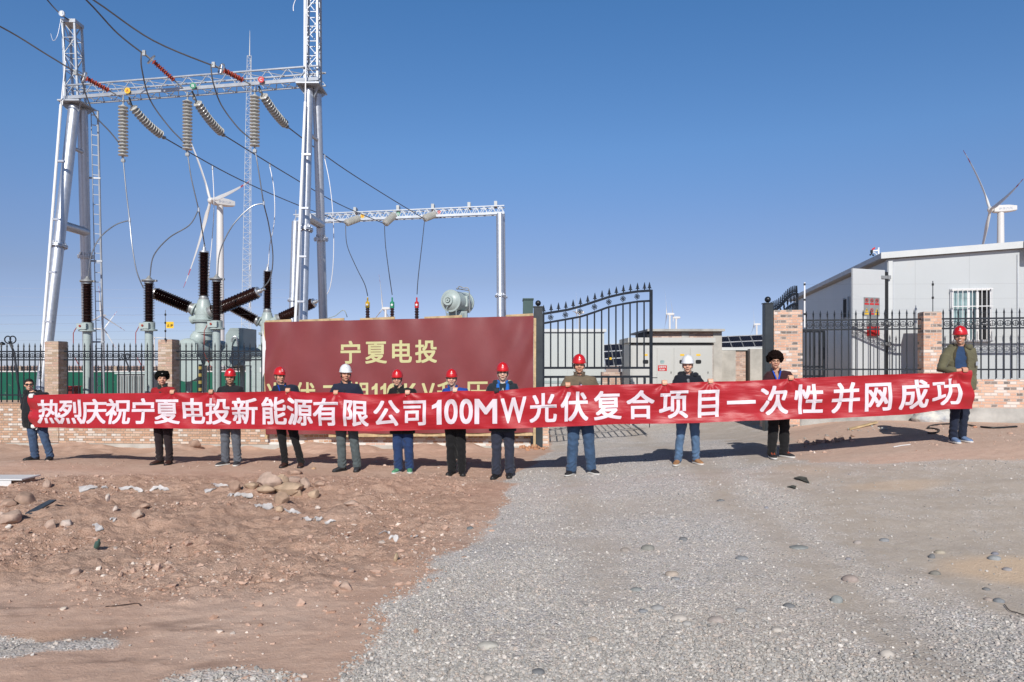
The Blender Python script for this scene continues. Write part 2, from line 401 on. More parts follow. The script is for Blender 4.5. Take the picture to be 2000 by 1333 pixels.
xs = np.concatenate([-np.geomspace(6000, 14.3, 40), np.concatenate([np.arange(-14, -8, .045), np.arange(-8, 4, .028), np.arange(4, 12.01, .045)]), np.geomspace(12.3, 6000, 40)])
ys = np.concatenate([[-60, -15, -3, 0, 1.5, 2.6], np.cumsum(np.concatenate([[3.2], np.linspace(.013, .055, 520)])), np.geomspace(21.2, 9000, 60)])
GX, GY = np.meshgrid(xs, ys); GH = ground_h(GX, GY)
nx, ny = len(xs), len(ys)
me = bpy.data.meshes.new('ground'); me.vertices.add(nx*ny)
me.vertices.foreach_set('co', np.stack([GX, GY, GH], -1).ravel())
ii = np.arange(nx*ny).reshape(ny, nx); quads = np.stack([ii[:-1,:-1], ii[:-1,1:], ii[1:,1:], ii[1:,:-1]], -1).reshape(-1, 4)
me.loops.add(quads.size); me.loops.foreach_set('vertex_index', quads.ravel())
me.polygons.add(len(quads)); me.polygons.foreach_set('loop_start', np.arange(0, quads.size, 4)); me.polygons.foreach_set('loop_total', np.full(len(quads), 4))
me.polygons.foreach_set('use_smooth', np.ones(len(quads), bool)); me.update(calc_edges=True)
for nm, arr in zip(('gravel', 'sand', 'damp', 'dust', 'ochre', 'rough'), masks(GX, GY)):
    me.attributes.new(nm, 'FLOAT', 'POINT').data.foreach_set('value', arr.ravel().astype(np.float32))
def ground_mat():
    m, nt, b = nodes_of('dirt_and_gravel'); g = G(nt)
    A = lambda n: g.n('ShaderNodeAttribute', attribute_name=n).outputs['Fac']
    P = g.n('ShaderNodeNewGeometry').outputs['Position']
    gr, sa, da, du, oc, ro = (A(q) for q in ('gravel', 'sand', 'damp', 'dust', 'ochre', 'rough'))
    mp = g.n('ShaderNodeMapping'); mp.inputs['Scale'].default_value = (.9, 7., 1.); g.l(P, mp.inputs[0]); streak = g.noise(mp.outputs[0], 1.5, 5, .65)
    rk = g.math('MULTIPLY_ADD', ro, .75, .25)
    big, mid, fine = g.noise(P, .8, 5), g.noise(P, 7, 6, .7), g.noise(P, 45, 5, .75)
    dirt = g.ramp(big, [(.3, (0.378,0.226,0.165)), (.5, (0.451,0.287,0.213)), (.7, (0.512,0.354,0.275))])
    dirt = g.mix(g.math('MULTIPLY', du, .55), dirt, (0.573,0.439,0.366))
    dirt = g.mix(g.math('MULTIPLY', g.math('SUBTRACT', 1., ro), .3), dirt, g.ramp(streak, [(.3, (.29,.185,.145)), (.46, (.42,.29,.23)), (.7, (.48,.375,.31))]))
    dirt = g.mix(g.math('MULTIPLY_ADD', ro, .25, .28), dirt, g.ramp(mid, [(.3, (0.281,0.159,0.116)), (.52, (0.451,0.287,0.213)), (.72, (0.586,0.421,0.336))]))
    dirt = g.mix(g.math('MULTIPLY_ADD', ro, .2, .12), dirt, g.ramp(fine, [(.3, (0.195,0.110,0.079)), (.5, (0.464,0.293,0.220)), (.7, (0.683,0.525,0.427))]))
    dirt = g.mix(g.math('MULTIPLY', da, .5), dirt, (0.152,0.088,0.063))
    v = g.n('ShaderNodeTexVoronoi'); v.inputs['Scale'].default_value = 62; v.inputs['Randomness'].default_value = 1; g.l(P, v.inputs['Vector'])
    hs = g.n('ShaderNodeSeparateColor'); g.l(v.outputs['Color'], hs.inputs[0])
    peb = g.ramp(hs.outputs[0], [(0, (0.244,0.244,0.250)), (.25, (0.415,0.409,0.397)), (.55, (0.525,0.512,0.500)), (.8, (0.561,0.488,0.451)), (.93, (0.732,0.708,0.683)), (1, (0.800,0.793,0.781))])
    gap = g.ramp(v.outputs['Distance'], [(.0, (1,1,1)), (.55, (1,1,1)), (.95, (0.427,0.403,0.378))])
    v2 = g.n('ShaderNodeTexVoronoi'); v2.inputs['Scale'].default_value = 150; g.l(P, v2.inputs['Vector'])
    h2 = g.n('ShaderNodeSeparateColor'); g.l(v2.outputs['Color'], h2.inputs[0])
    grit = g.ramp(h2.outputs[1], [(0, (0.293,0.275,0.256)), (.6, (0.488,0.464,0.439)), (1, (0.634,0.598,0.561))])
    peb = g.mix(g.math('GREATER_THAN', mid, .53), g.mix(1., peb, gap, 'MULTIPLY'), grit)
    peb = g.mix(g.math('MULTIPLY', g.ramp(big, [(.35, (0,0,0)), (.65, (1,1,1))]), .4), peb, (0.525,0.458,0.409))
    # the boundary breaks up into grit
    thr = g.math('ADD', g.math('MULTIPLY', fine, .9), .05)
    gm = g.ramp(g.math('ADD', g.math('SUBTRACT', gr, thr), .5), [(.4, (0,0,0)), (.6, (1,1,1))])
    dirt = g.mix(1., dirt, (1.26, 1.285, 1.275), 'MULTIPLY'); peb = g.mix(1., peb, (1.24, 1.22, 1.21), 'MULTIPLY')
    col = g.mix(gm, dirt, peb)
    sand = g.mix(fine, (.41,.345,.285), (.51,.44,.37))
    col = g.mix(g.math('MULTIPLY', sa, g.ramp(mid, [(.3, (.62,)*3), (.6, (1.,)*3)])), col, g.mix(g.math('MULTIPLY', streak, .5), sand, (.45,.39,.335)))
    col = g.mix(g.math('MULTIPLY', oc, .85), col, g.mix(fine, (.56,.40,.27), (.70,.54,.39)))
    g.l(col, b.inputs['Base Color'])
    b.inputs['Specular IOR Level'].default_value = .25
    g.l(g.math('MULTIPLY_ADD', da, -.3, .95), b.inputs['Roughness'])
    hd = g.math('MULTIPLY', g.math('ADD', g.math('MULTIPLY', mid, 1.2), g.math('MULTIPLY', fine, .7)), rk)
    n1 = g.bump(hd, .85, .05)
    hg = g.math('MULTIPLY', g.math('SUBTRACT', 1., v.outputs['Distance']), g.math('MULTIPLY', gr, g.math('MULTIPLY_ADD', sa, -.8, 1.)))
    n2 = g.bump(hg, .8, .012, n1)
    g.l(g.bump(g.noise(P, 120, 3, .7), .35, .006, n2), b.inputs['Normal'])
    
    return m
ground = link_mesh('ground', me, ground_mat()); tag(ground, 'reddish dirt and grey gravel building-site ground', 'ground', kind='structure')

# ------------------------------------------------------------------ stones
def attr_col_mat(name, rough=.9):
    m, nt, b = nodes_of(name); g = G(nt)
    a = g.n('ShaderNodeAttribute', attribute_name='tint'); tc = g.n('ShaderNodeTexCoord').outputs['Object']
    n = g.noise(tc, 30, 4, .7)
    g.l(g.mix(.35, a.outputs['Color'], g.mix(1., a.outputs['Color'], g.ramp(n, [(.3, (.5,.5,.5)), (.7, (1.45,1.4,1.35))]), 'MULTIPLY')), b.inputs['Base Color'])
    b.inputs['Roughness'].default_value = rough; b.inputs['Specular IOR Level'].default_value = .3
    g.l(g.bump(n, .3, .004), b.inputs['Normal']); return m
M['stones'] = attr_col_mat('loose_stones')
ICO_V = None
def ico(sub):
    bm = bmesh.new(); bmesh.ops.create_icosphere(bm, subdivisions=sub, radius=1.); bm.verts.index_update()
    v = np.array([p.co for p in bm.verts]); f = np.array([[q.index for q in p.verts] for p in bm.faces]); bm.free(); return v, f
def scatter(name, P, S, tints, flat=(.45, .9), sub=1, label='', cat='', jitter=.28, smooth=False, sink=.25):
    """many small stones as one mesh; P (n,3), S (n,)"""
    v, f = ico(sub); n, k = len(P), len(v)
    V = np.repeat(v[None], n, 0)*(1+jitter*RNG.uniform(-1, 1, (n, k, 1)))
    V = V*np.stack([RNG.uniform(.75, 1.3, n), RNG.uniform(.6, 1., n), RNG.uniform(*flat, n)], -1)[:, None, :]
    a = RNG.uniform(0, 6.28, n); t = RNG.normal(0, .3, n); ca, sa_, ct, st = np.cos(a), np.sin(a), np.cos(t), np.sin(t)
    x, y, z = V[..., 0].copy(), V[..., 1].copy(), V[..., 2].copy()
    y, z = y*ct[:, None]-z*st[:, None], y*st[:, None]+z*ct[:, None]
    x, y = x*ca[:, None]-y*sa_[:, None], x*sa_[:, None]+y*ca[:, None]
    V = np.stack([x, y, z+sink], -1)*S[:, None, None]+P[:, None, :]
    FI = (f[None]+(np.arange(n)*k)[:, None, None]).reshape(-1, 3)
    me = bpy.data.meshes.new(name); me.vertices.add(n*k); me.vertices.foreach_set('co', V.ravel())
    me.loops.add(FI.size); me.loops.foreach_set('vertex_index', FI.ravel()); me.polygons.add(len(FI))
    me.polygons.foreach_set('loop_start', np.arange(0, FI.size, 3)); me.polygons.foreach_set('loop_total', np.full(len(FI), 3))
    me.polygons.foreach_set('use_smooth', np.full(len(FI), smooth)); me.update(calc_edges=True)
    T = np.repeat(np.concatenate([tints, np.ones((n, 1))], 1), k, 0).astype(np.float32)
    me.attributes.new('tint', 'FLOAT_COLOR', 'POINT').data.foreach_set('color', T.ravel())
    return tag(link_mesh(name, me, M['stones']), label, cat, kind='stuff')
def palette(n, cols):
    c = np.array(cols); i = RNG.integers(0, len(c), n); return np.clip(c[i]*RNG.uniform(.86, 1.13, (n, 1)), 0, 1)
GREY = [(.43,.42,.405)]*4+[(0.439,0.433,0.421), (0.366,0.366,0.366), (0.525,0.512,0.494), (0.293,0.299,0.305), (0.573,0.512,0.476), (0.488,0.439,0.409), (0.683,0.659,0.634), (0.403,0.409,0.439), (0.537,0.439,0.378)]
EARTH = [(.50,.34,.265)]*6+[(0.451,0.287,0.213), (0.366,0.220,0.159), (0.525,0.366,0.287), (0.586,0.451,0.378), (0.403,0.256,0.195), (0.671,0.573,0.500)]
n = 190000
d = 3.9*(12.5/3.9)**(RNG.uniform(0, 1, n)**1.15); x = RNG.uniform(-.95, .80, n)*d
gm, sm, _, _, om, _ = masks(x, d)
dens = np.clip(gm*1.15-.1, 0, 1)*(1-.93*np.clip(sm+om, 0, 1))*(.35+.65*sstep(-.25, .25, fbm(x*.8+5, d*.8, oct=3)))*(1-.55*sstep(-1.2, -1.6, x))
keep = RNG.uniform(0, 1, n) < dens*.80
x, d = x[keep], d[keep]; s = RNG.lognormal(math.log(.0092), .36, len(x)); s = np.clip(s*(.85+.2*sstep(6, 4, d)), .005, .018)
scatter('gravel', np.stack([x, d, ground_h(x, d)], -1), s, (lambda q: (.45*q+.55*q.mean(1, keepdims=True))*.93*np.array([1.04, 1., .95]))(palette(len(x), GREY)), label='grey crushed gravel spread over the access track', cat='gravel')
n = 80000
d = 4.0*(14./4.0)**RNG.uniform(0, 1, n); x = RNG.uniform(-.80, .75, n)*d; gm, _, _, _, _, rz = masks(x, d)
clump = sstep(-.15, .35, fbm(x*1.2+40, d*1.2, oct=3))*(.3+.7*sstep(5.2, 6.5, d))
keep = RNG.uniform(0, 1, n) < (1-gm)*clump*(.3+.6*rz)
x, d = x[keep], d[keep]; s = np.clip(RNG.lognormal(math.log(.0082), .62, len(x)), .004, .045)
scatter('dirt_clods', np.stack([x, d, ground_h(x, d)], -1), s, palette(len(x), EARTH), sink=-.02, jitter=.42, label='small clods and chips scattered on the reddish dirt', cat='rubble')
# ------------------------------------------------------------------ brick walls, pillars, railings
TL, TR = R(3.5), R(11)
def line_l(px, off=0.): d = 17.469/(1+.0612*(px-CX)/F)+off; return Vector(((px-CX)/F*d, d, 0))
def line_r(px, off=0.): d = 17.53/(1+.194*(px-CX)/F)+off; return Vector(((px-CX)/F*d, d, 0))
def wall_box(root, name, m, x0, x1, y0, y1, z0, z1): return MB().box((x0, y0, z0), (x1, y1, z1)).build(name, m, root, local=True)

p0, p1, p2 = line_l(-70), line_l(526), line_l(1036)
L1, L2 = (p1-p0).length, (p2-p0).length
r = thing('brick_wall', p0, 'low mixed brick wall under the black railing left of the gate', 'wall', rz=-TL)
wall_box(r, 'brickwork', M['brick_wall'], 0, L1, 0, .37, -.13, .875)
wall_box(r, 'limewashed_brickwork', M['brick_pale'], L1, L2, 0, .37, -.13, .86)
mb = MB().box((-.0, -.035, -.7), (L2, .40, -.13)); mb.build('footing', M['plaster'], r, local=True)
p0, p1 = line_r(1562), line_r(2150); L = (p1-p0).length
r = thing('brick_wall', p0, 'low salmon brick wall on a concrete footing right of the gate', 'wall', rz=-TR)
wall_box(r, 'brickwork', M['brick_gate'], 0, L, 0, .37, .93, 1.55)
mb = MB().box((-.0, -.05, -.3), (L, .42, .93)); mb.build('footing', M['concrete'], r, local=True, bevel=.02)

def pillar(p, w, z0, z1, th, m, label, ln=None):
    r = thing('brick_pillar', p, label, 'pillar', 'brick pillars of the enclosure', rz=-th)
    MB().box((-w/2, -.02, z0), (w/2, w-.02 if ln is None else ln, z1)).build('brick_shaft', m, r, local=True)
    MB().box((-w/2+.012, -.008, z1), (w/2-.012, w-.035 if ln is None else ln-.02, z1+.012)).build('mortar_top', M['concrete'], r, local=True)
    return r
pillar(line_l(101.5), .365, -.1, 2.47, TL, M['brick_pillar'], 'tan brick pillar behind the man in sunglasses')
pillar(line_l(323), .365, -.1, 2.51, TL, M['brick_pillar'], 'tan brick pillar behind the man in the black fur hat')
pillar(line_r(1539), .62, -.2, 3.12, TR, M['brick_gate'], 'wide salmon brick gate pier beside the right gate post', ln=.5)
pillar(line_r(1821), .365, .3, 3.04, TR, M['brick_gate'], 'slim salmon brick pillar beside the man in the green coat')

def picket_mesh():
    mb = MB().box((-.011, -.011, .03), (.011, .011, 1.42))
    mb.lathe([(.010, 1.42), (.019, 1.435), (.012, 1.45), (.021, 1.465), (.017, 1.50), (.001, 1.575)], seg=8)
    return mb
def ring_mesh():
    mb = MB().ringflat((0, 0, 0), (1,0,0), (0,0,1), (0,1,0), .066, .052, .012, 18)
    mb.bar((-.055, 0, 0), (.055, 0, 0), .008); mb.bar((0, 0, -.06), (0, 0, .06), .010)
    for sx in (-1, 1):
        mb.tube([(sx*.012, 0, -.02), (sx*.035, 0, -.035), (sx*.04, 0, -.01), (sx*.02, 0, .004)], .005, 5)
        for sz in (-1, 1): mb.tube([(sx*.066, 0, sz*.085), (sx*.058, 0, sz*.062), (sx*.07, 0, sz*.05)], .005, 5)
    return mb
PICK = RINGM = None
def fence_panel(p, q, zt, th, label):
    global PICK, RINGM
    L = (Vector((q.x, q.y, 0))-Vector((p.x, p.y, 0))).length
    r = thing('iron_railing', (p.x, p.y, zt), label, 'railing', 'black railing panels of the enclosure', rz=-th)
    for z, h in ((1.345, .036), (1.13, .036), (.22, .034)):
        MB().box((0, -.018, z-h/2), (L, .018, z+h/2)).build('rail', M['black_steel'], r, local=True)
    n = int(L/.152); s0 = (L-(n-1)*.152)/2
    for i in range(n):
        if PICK is None: o = picket_mesh().build('picket', M['black_steel'], r, local=True); PICK = o.data
        else: o = link_mesh('picket', PICK, None, r)
        o.location = (s0+i*.152, -.0, 0)
        if i < n-1:
            if RINGM is None: o = ring_mesh().build('ring_ornament', M['black_steel'], r, local=True); RINGM = o.data
            else: o = link_mesh('ring_ornament', RINGM, None, r)
            o.location = (s0+(i+.5)*.152, 0, 1.2375)
    return r
def off(v, th, k): return v+Vector((math.sin(th), math.cos(th), 0))*k
fence_panel(off(line_l(-70), TL, .16), off(line_l(90), TL, .16), .875, TL, 'black railing panel left of the man in sunglasses')
fence_panel(off(line_l(117), TL, .16), off(line_l(310), TL, .16), .875, TL, 'black railing panel between the two tan brick pillars')
fence_panel(off(line_l(338), TL, .16), off(line_l(560), TL, .16), .875, TL, 'black railing panel running behind the maroon billboard')
fence_panel(off(line_r(1566), TR, .16), off(line_r(1803), TR, .16), 1.55, TR, 'black railing panel between the salmon gate pier and slim pillar')
fence_panel(off(line_r(1838), TR, .16), off(line_r(2150), TR, .16), 1.55, TR, 'black railing panel in front of the barred cabin window')

# ------------------------------------------------------------------ gate
def gate_post(px, d, w, z0, z1, label):
    c = at(px, HZ, d); c.z = 0
    r = thing('gate_post', c, label, 'gate post', 'steel gate posts')
    MB().box((-w/2, -w/2, z0), (w/2, w/2, z1)).build('post', M['dark_post'], r, local=True, bevel=.008)
    MB().box((-w/2-.012, -w/2-.012, z1), (w/2+.012, w/2+.012, z1+.025)).build('cap_plate', M['dark_post'], r, local=True)
    MB().lathe([(.03, z1+.025), (.024, z1+.05)], seg=12).ball((0, 0, z1+.105), .07).build('ball_finial', M['black_steel'], r, local=True)
    return r
gate_post(1051, 17.3, .215, -.45, 3.27, 'dark steel gate post beside the maroon billboard')
gate_post(1499.5, 16.35, .19, -.35, 3.27, 'dark steel gate post beside the wide brick gate pier')
TOPC = [(0, 613.5), (.22, 605.7), (.345, 598.5), (.47, 589.5), (.60, 580.5), (.735, 574), (.87, 569.7), (1, 568)]
LOWC = [(0, 632), (.16, 626), (.34, 619), (.47, 610), (.60, 600), (.735, 594), (.87, 589.5), (1, 588)]
def gate_leaf(h, e, label, dz=0.):
    h, e = Vector(h), Vector(e); t = (e-h); L = t.length; t /= L; n = Vector((-t.y, t.x, 0))
    r = thing('gate_leaf', h, label, 'gate', 'black steel gate leaves')
    Z = lambda tab, s: dz+CH+(HZ-float(np.interp(s, [a for a, _ in tab], [b for _, b in tab])))/F*(17.3+.6*s)
    P = lambda s, z: h+t*(L*s)+Vector((0, 0, z-h.z))
    def strip(tab, w, name):
        mb = MB(); k = 24
        for i in range(k):
            a, b = i/k, (i+1)/k; mb.bar(P(a, Z(tab, a)), P(b+.002, Z(tab, b+.002)), .045, w, up=(0,0,1))
        mb.build(name, M['black_steel'], r)
    strip(TOPC, .058, 'top_rail'); strip(LOWC, .05, 'arched_rail')
    zb = .64+dz
    for z, nm in ((1.80, 'middle_rail'), (1.58, 'middle_rail'), (.66, 'bottom_rail')):
        MB().bar(P(0, z+dz), P(1, z+dz), .04, .055, up=(0,0,1)).build(nm, M['black_steel'], r)
    MB().bar(P(0, zb-.02), P(0, Z(TOPC, 0)), .05, .05, up=t).build('hinge_stile', M['black_steel'], r)
    MB().bar(P(1, zb-.02), P(1, Z(TOPC, 1)+.02), .05, .07, up=t).build('lock_stile', M['black_steel'], r)
    N = 15
    for i in range(1, N):
        s = i/N
        MB().bar(P(s, 1.82+dz), P(s, Z(LOWC, s)), .028, .030, up=t).build('bar', M['black_steel'], r)
        MB().bar(P(s, zb), P(s, 1.56+dz), .028, .030, up=t).build('bar', M['black_steel'], r)
    for i in range(0, N+1):
        s = min(i/N+.004, .985); o = P(s, Z(TOPC, s)+.02); mb = MB()
        mb.prism([(-.011, 0), (.011, 0), (.013, .035), (.034, .048), (.048, .036), (.044, .062), (.024, .075), (.029, .09), (.0, .20), (-.029, .09), (-.024, .075), (-.044, .062), (-.048, .036), (-.034, .048), (-.013, .035)], o-n*.012, t, (0,0,1), n, .024)
        mb.build('spear_finial', M['black_steel'], r)
    for i in range(1, N, 2):
        s = i/N+.0; z = (Z(TOPC, s)+Z(LOWC, s))/2; mb = MB(); c = P(s, z)
        mb.ringflat(c, t, (0,0,1), n, .024, .008, .018, 10)
        for k in range(6):
            q = k*math.pi/3+.3; cc = c+t*(.047*math.cos(q))+Vector((0,0,1))*(.047*math.sin(q))
            mb.ringflat(cc, t, (0,0,1), n, .027, .014, .016, 9)
        mb.bar(P(s, Z(LOWC, s)+.02), P(s, z-.06), .01); mb.bar(P(s, z+.06), P(s, Z(TOPC, s)-.02), .01)
        mb.build('rosette', M['black_steel'], r)
    MB().tube([P(.985, .30+dz), P(.985, .95+dz)], .011, 8).build('drop_bolt', M['black_steel'], r)
    MB().bar(P(.99, 1.55+dz), P(1.06, 1.55+dz), .02).bar(P(.94, 1.40+dz), P(.94, 1.55+dz), .05, .04).build('latch', M['black_steel'], r)
    return r
hl = at(1061, HZ, 17.3); hl.z = 0; gate_leaf(hl, (3.50, 17.9, 0), 'black gate leaf with rosettes and spear finials behind the white prefab')
hr = at(1506, HZ, 16.5); hr.z = 0; gate_leaf(hr, (7.52, 18.75, 0), 'black gate leaf swung inwards behind the wide brick gate pier', dz=.0)
# small wicket gate behind the pier
q0, q1 = at(1566, HZ, 17.2), at(1609, HZ, 17.2)
r = thing('wicket_gate', (q0.x, q0.y, 0), 'narrow black barred wicket gate behind the right railing panel', 'gate')
for px in (1566, 1609): MB().bar((at(px, 0, 17.2).x, 17.2, .5), (at(px, 0, 17.2).x, 17.2, 2.70), .05).build('stile', M['black_steel'], r)
for z in (2.68, 1.83, 1.60, .6): MB().bar((q0.x, 17.2, z), (q1.x, 17.2, z), .045).build('rail', M['black_steel'], r)
for px in (1574, 1582, 1591, 1600): MB().bar((at(px, 0, 17.2).x, 17.2, .6), (at(px, 0, 17.2).x, 17.2, 2.66), .028).build('bar', M['black_steel'], r)

# ------------------------------------------------------------------ maroon billboard
BL, BR = at(517, 630, 17.62), at(1042, 617.5, 17.12)
BLb, BRb = at(519, 849, 17.62), at(1041, 845, 17.12)
r = thing('billboard', (BL.x, BL.y, 0), 'maroon vinyl billboard with yellow writing on a timber frame', 'billboard')
def board(s, v, o=0.):
    a = BLb.lerp(BRb, s); b = BL.lerp(BR, s); p = a.lerp(b, v); e = .05
    wob = e*float(.5*math.sin(s*38+v*9)*math.exp(-v*2.2)+.6*math.sin(s*70-v*14)*math.exp(-s*16)+.6*math.sin((1-s)*64+v*12)*math.exp(-(1-s)*13)+.45*math.sin(s*52+v*3)*math.exp(-(1-v)*7))
    return p+Vector((0, -.01+wob-o, 0))
nu, nv = 180, 40
V = [board(i/nu, j/nv) for j in range(nv+1) for i in range(nu+1)]
FQ = [[j*(nu+1)+i, j*(nu+1)+i+1, (j+1)*(nu+1)+i+1, (j+1)*(nu+1)+i] for j in range(nv) for i in range(nu)]
M['maroon'] = mat('maroon_vinyl', (.205,.040,.042), .38, 0, .06, 1.2, .12, 300, spec=.5)
M['sign_yellow'] = mat('pale_yellow_print', (.55,.52,.26), .45, 0, .03)
mb = MB(); mb.add(V, FQ); vin = mb.build('vinyl_sheet', M['maroon'], r, smooth=3)
mb = MB()
W_px = 525.
def board_text(chars, yc, hpx, wpx, bold):
    for ch, cx in chars:
        v, f = glyph_points(ch, bold, .22)
        if ord(ch) < 256:
            xs_ = [q[0] for q in v]; x0, x1 = min(xs_), max(xs_); w = wpx*(.26 if ch == '1' else .58)
            P = [((cx-w/2+(a-x0)/(x1-x0)*w-517)/W_px, (b*1.12+.06)*hpx, k) for a, b, k in v]
        else: P = [((cx+(a-.5)*wpx-517)/W_px, (b+.08)*hpx, k) for a, b, k in v]
        mb.add([board(s, (849-(yc+hpx/2)+q)/218.-.012*s, .006+.0005*k) for s, q, k in P], f)
board_text(zip('宁夏电投', (688, 738, 787, 836)), 690, 46, 44, .022)
board_text(zip('光伏二期110KV升压站', (537, 597, 650, 703, 735, 752, 772, 806, 840, 878, 934, 990)), 768, 46, 44, .018)
mb.build('lettering', M['sign_yellow'], r, smooth=0)
def batten(a, b, w, t, name='batten', m='wood'): MB().bar(a, b, t, w, up=(0,0,1)).build(name, M[m], r)
for s0, s1 in ((.0, .10), (.13, .30), (.36, .49), (.60, .74), (.90, 1.0)):
    a, b = BL.lerp(BR, s0), BL.lerp(BR, s1); batten(a+Vector((0, .05, .0)), b+Vector((0, .05, .02)), .09, .03)
a, b = BLb.lerp(BRb, .24), BRb; batten(a+Vector((0, .03, -.035)), b+Vector((0, .03, -.035)), .09, .03)
batten(BRb+Vector((.035, .03, -.35)), BR+Vector((.035, .03, -.05)), .06, .05, 'side_batten')
batten(BLb+Vector((.0, .05, -.1)), BL+Vector((.0, .05, .0)), .06, .05, 'side_batten')
MB().prism([(0, 0), (.1, .25), (.08, .9), (.0, 1.2)], BLb+Vector((-.09, .02, 1.4)), (1,0,0), (0,0,1), (0,1,0), .004).build('folded_edge', M['white'], r)

# ------------------------------------------------------------------ white site cabin
def seam_mat(name, c, ax, step, dark=.28):
    m, nt, b = nodes_of(name); g = G(nt); tc = g.n('ShaderNodeTexCoord').outputs['Object']; sp = g.n('ShaderNodeSeparateXYZ'); g.l(tc, sp.inputs[0])
    fr = g.math('FRACT', g.math('DIVIDE', g.math('ADD', sp.outputs[ax], 50.), step))
    ln = g.math('LESS_THAN', fr, .012/step)
    col = g.ramp(g.noise(tc, .8, 4), [(.3, tuple(x*.95 for x in c)), (.7, c)])
    st = g.math('MULTIPLY', g.math('GREATER_THAN', g.noise(tc, 3, 5, .7), .62), .12)
    col = g.mix(st, col, (.5,.46,.40))
    g.l(g.mix(g.math('MULTIPLY', ln, dark), col, tuple(x*.5 for x in c)), b.inputs['Base Color']); b.inputs['Roughness'].default_value = .42
    g.l(g.bump(g.math('SUBTRACT', 1., ln), .4, .008), b.inputs['Normal']); return m
M['cabin_front'] = seam_mat('cabin_front_panel', (.49,.515,.525), 0, 1.15)
M['cabin_side'] = seam_mat('cabin_side_panel', (.49,.515,.525), 1, 1.0)
C0 = at(1733, HZ, 16.8); C0.z = 0
cab = thing('site_cabin', C0, 'white sandwich-panel cabin with a barred window behind the right railing', 'cabin', rz=-TR)
WC, DC = 6.0, 11.5
zl = lambda x: 4.36+.055*x
MB().add([(0,0,.2),(WC,0,.2),(WC,0,zl(WC)),(0,0,zl(0)),(0,.12,.2),(WC,.12,.2),(WC,.12,zl(WC)),(0,.12,zl(0))], [(0,1,2,3),(7,6,5,4),(0,4,5,1),(1,5,6,2),(2,6,7,3),(3,7,4,0)]).build('front_wall', M['cabin_front'], cab, local=True, smooth=0)
MB().box((.0, .122, .2), (.12, DC, 4.34)).build('side_wall', M['cabin_side'], cab, local=True, smooth=0)
MB().add([(-.16,-.10,zl(0)+.03),(WC,-.10,zl(WC)+.03),(WC,DC+.1,zl(WC)+.03),(-.16,DC+.1,zl(0)+.03),(-.16,-.10,zl(0)+.15),(WC,-.10,zl(WC)+.15),(WC,DC+.1,zl(WC)+.15),(-.16,DC+.1,zl(0)+.15)], [(3,2,1,0),(4,5,6,7),(0,1,5,4),(1,2,6,5),(2,3,7,6),(3,0,4,7)]).build('roof', M['roof_edge'], cab, local=True, smooth=0)
MB().add([(-.17,-.125,zl(0)+.01),(WC,-.125,zl(WC)+.01),(WC,-.125,zl(WC)+.17),(-.17,-.125,zl(0)+.155),(-.17,-.102,zl(0)+.01),(WC,-.102,zl(WC)+.01),(WC,-.102,zl(WC)+.17),(-.17,-.102,zl(0)+.155)], [(0,1,2,3),(7,6,5,4),(0,4,5,1),(1,5,6,2),(2,6,7,3),(3,7,4,0)]).build('fascia', M['trim_white'], cab, local=True, smooth=0)
MB().box((.015, -.035, .2), (.11, -.003, 4.33)).build('corner_trim', M['trim_white'], cab, local=True)
MB().box((.125, -.012, .2), (.15, -.003, 4.30)).build('trim_shadow_gap', M['roof_edge'], cab, local=True)
MB().box((2.74, -.03, .2), (2.76, -.003, 4.4)).build('panel_joint', M['roof_edge'], cab, local=True)
MB().box((2.83, -.26, 4.28), (3.0, -.128, 4.74)).build('gutter_box', M['trim_white'], cab, local=True, bevel=.015)
# window
Wx = lambda px: (at(px, HZ, 16.35).x-C0.x)/math.cos(TR)
wx0, wx1, wz0, wz1 = 1.34, 2.20, 2.40, 3.64
win = MB()
for a, b in (((wx0, -.05, wz0), (wx0+.055, -.002, wz1)), ((wx1-.04, -.05, wz0), (wx1, -.002, wz1)), ((wx0+.055, -.05, wz1-.05), (wx1-.04, -.002, wz1)), ((wx0+.055, -.05, wz0), (wx1-.04, -.002, wz0+.05)), ((wx0+.37, -.04, wz0+.05), (wx0+.42, -.002, wz1-.05)), ((wx0+.54, -.04, wz0+.05), (wx0+.60, -.002, wz1-.05))): win.box(a, b)
wf = win.build('window', M['white'], cab, local=True)
MB().box((wx0+.055, -.018, wz0+.05), (wx0+.37, -.006, wz1-.05)).build('curtained_pane', M['glass_pale'], wf, local=True)
MB().box((wx0+.42, -.018, wz0+.05), (wx0+.54, -.006, wz1-.05)).build('pane', M['glass'], wf, local=True)
MB().box((wx0+.60, -.018, wz0+.05), (wx1-.04, -.006, wz1-.05)).build('open_pane', M['dark'], wf, local=True)
gb = MB()
for i in range(9): x = wx0+.03+i*.1; gb.bar((x, -.12, wz0), (x, -.12, wz1), .014)
for z in (wz0+.02, wz0+.42, wz0+.82, wz1-.02): gb.bar((wx0, -.118, z), (wx1, -.118, z), .02)
for x in (wx0+.02, wx1-.02):
    for z in (wz0+.02, wz1-.02): gb.bar((x, -.118, z), (x, -.05, z), .02)
gb.build('window_grille', M['white'], wf, local=True)
sv = MB().box((-.035, 3.35, 3.25), (-.002, 3.75, 3.75)).build('side_vent', M['dark'], cab, local=True)
MB().box((-.05, 3.75, 3.2), (-.002, 3.82, 3.8)).box((-.05, 3.28, 3.2), (-.002, 3.35, 3.8)).build('vent_frame', M['trim_white'], sv, local=True)
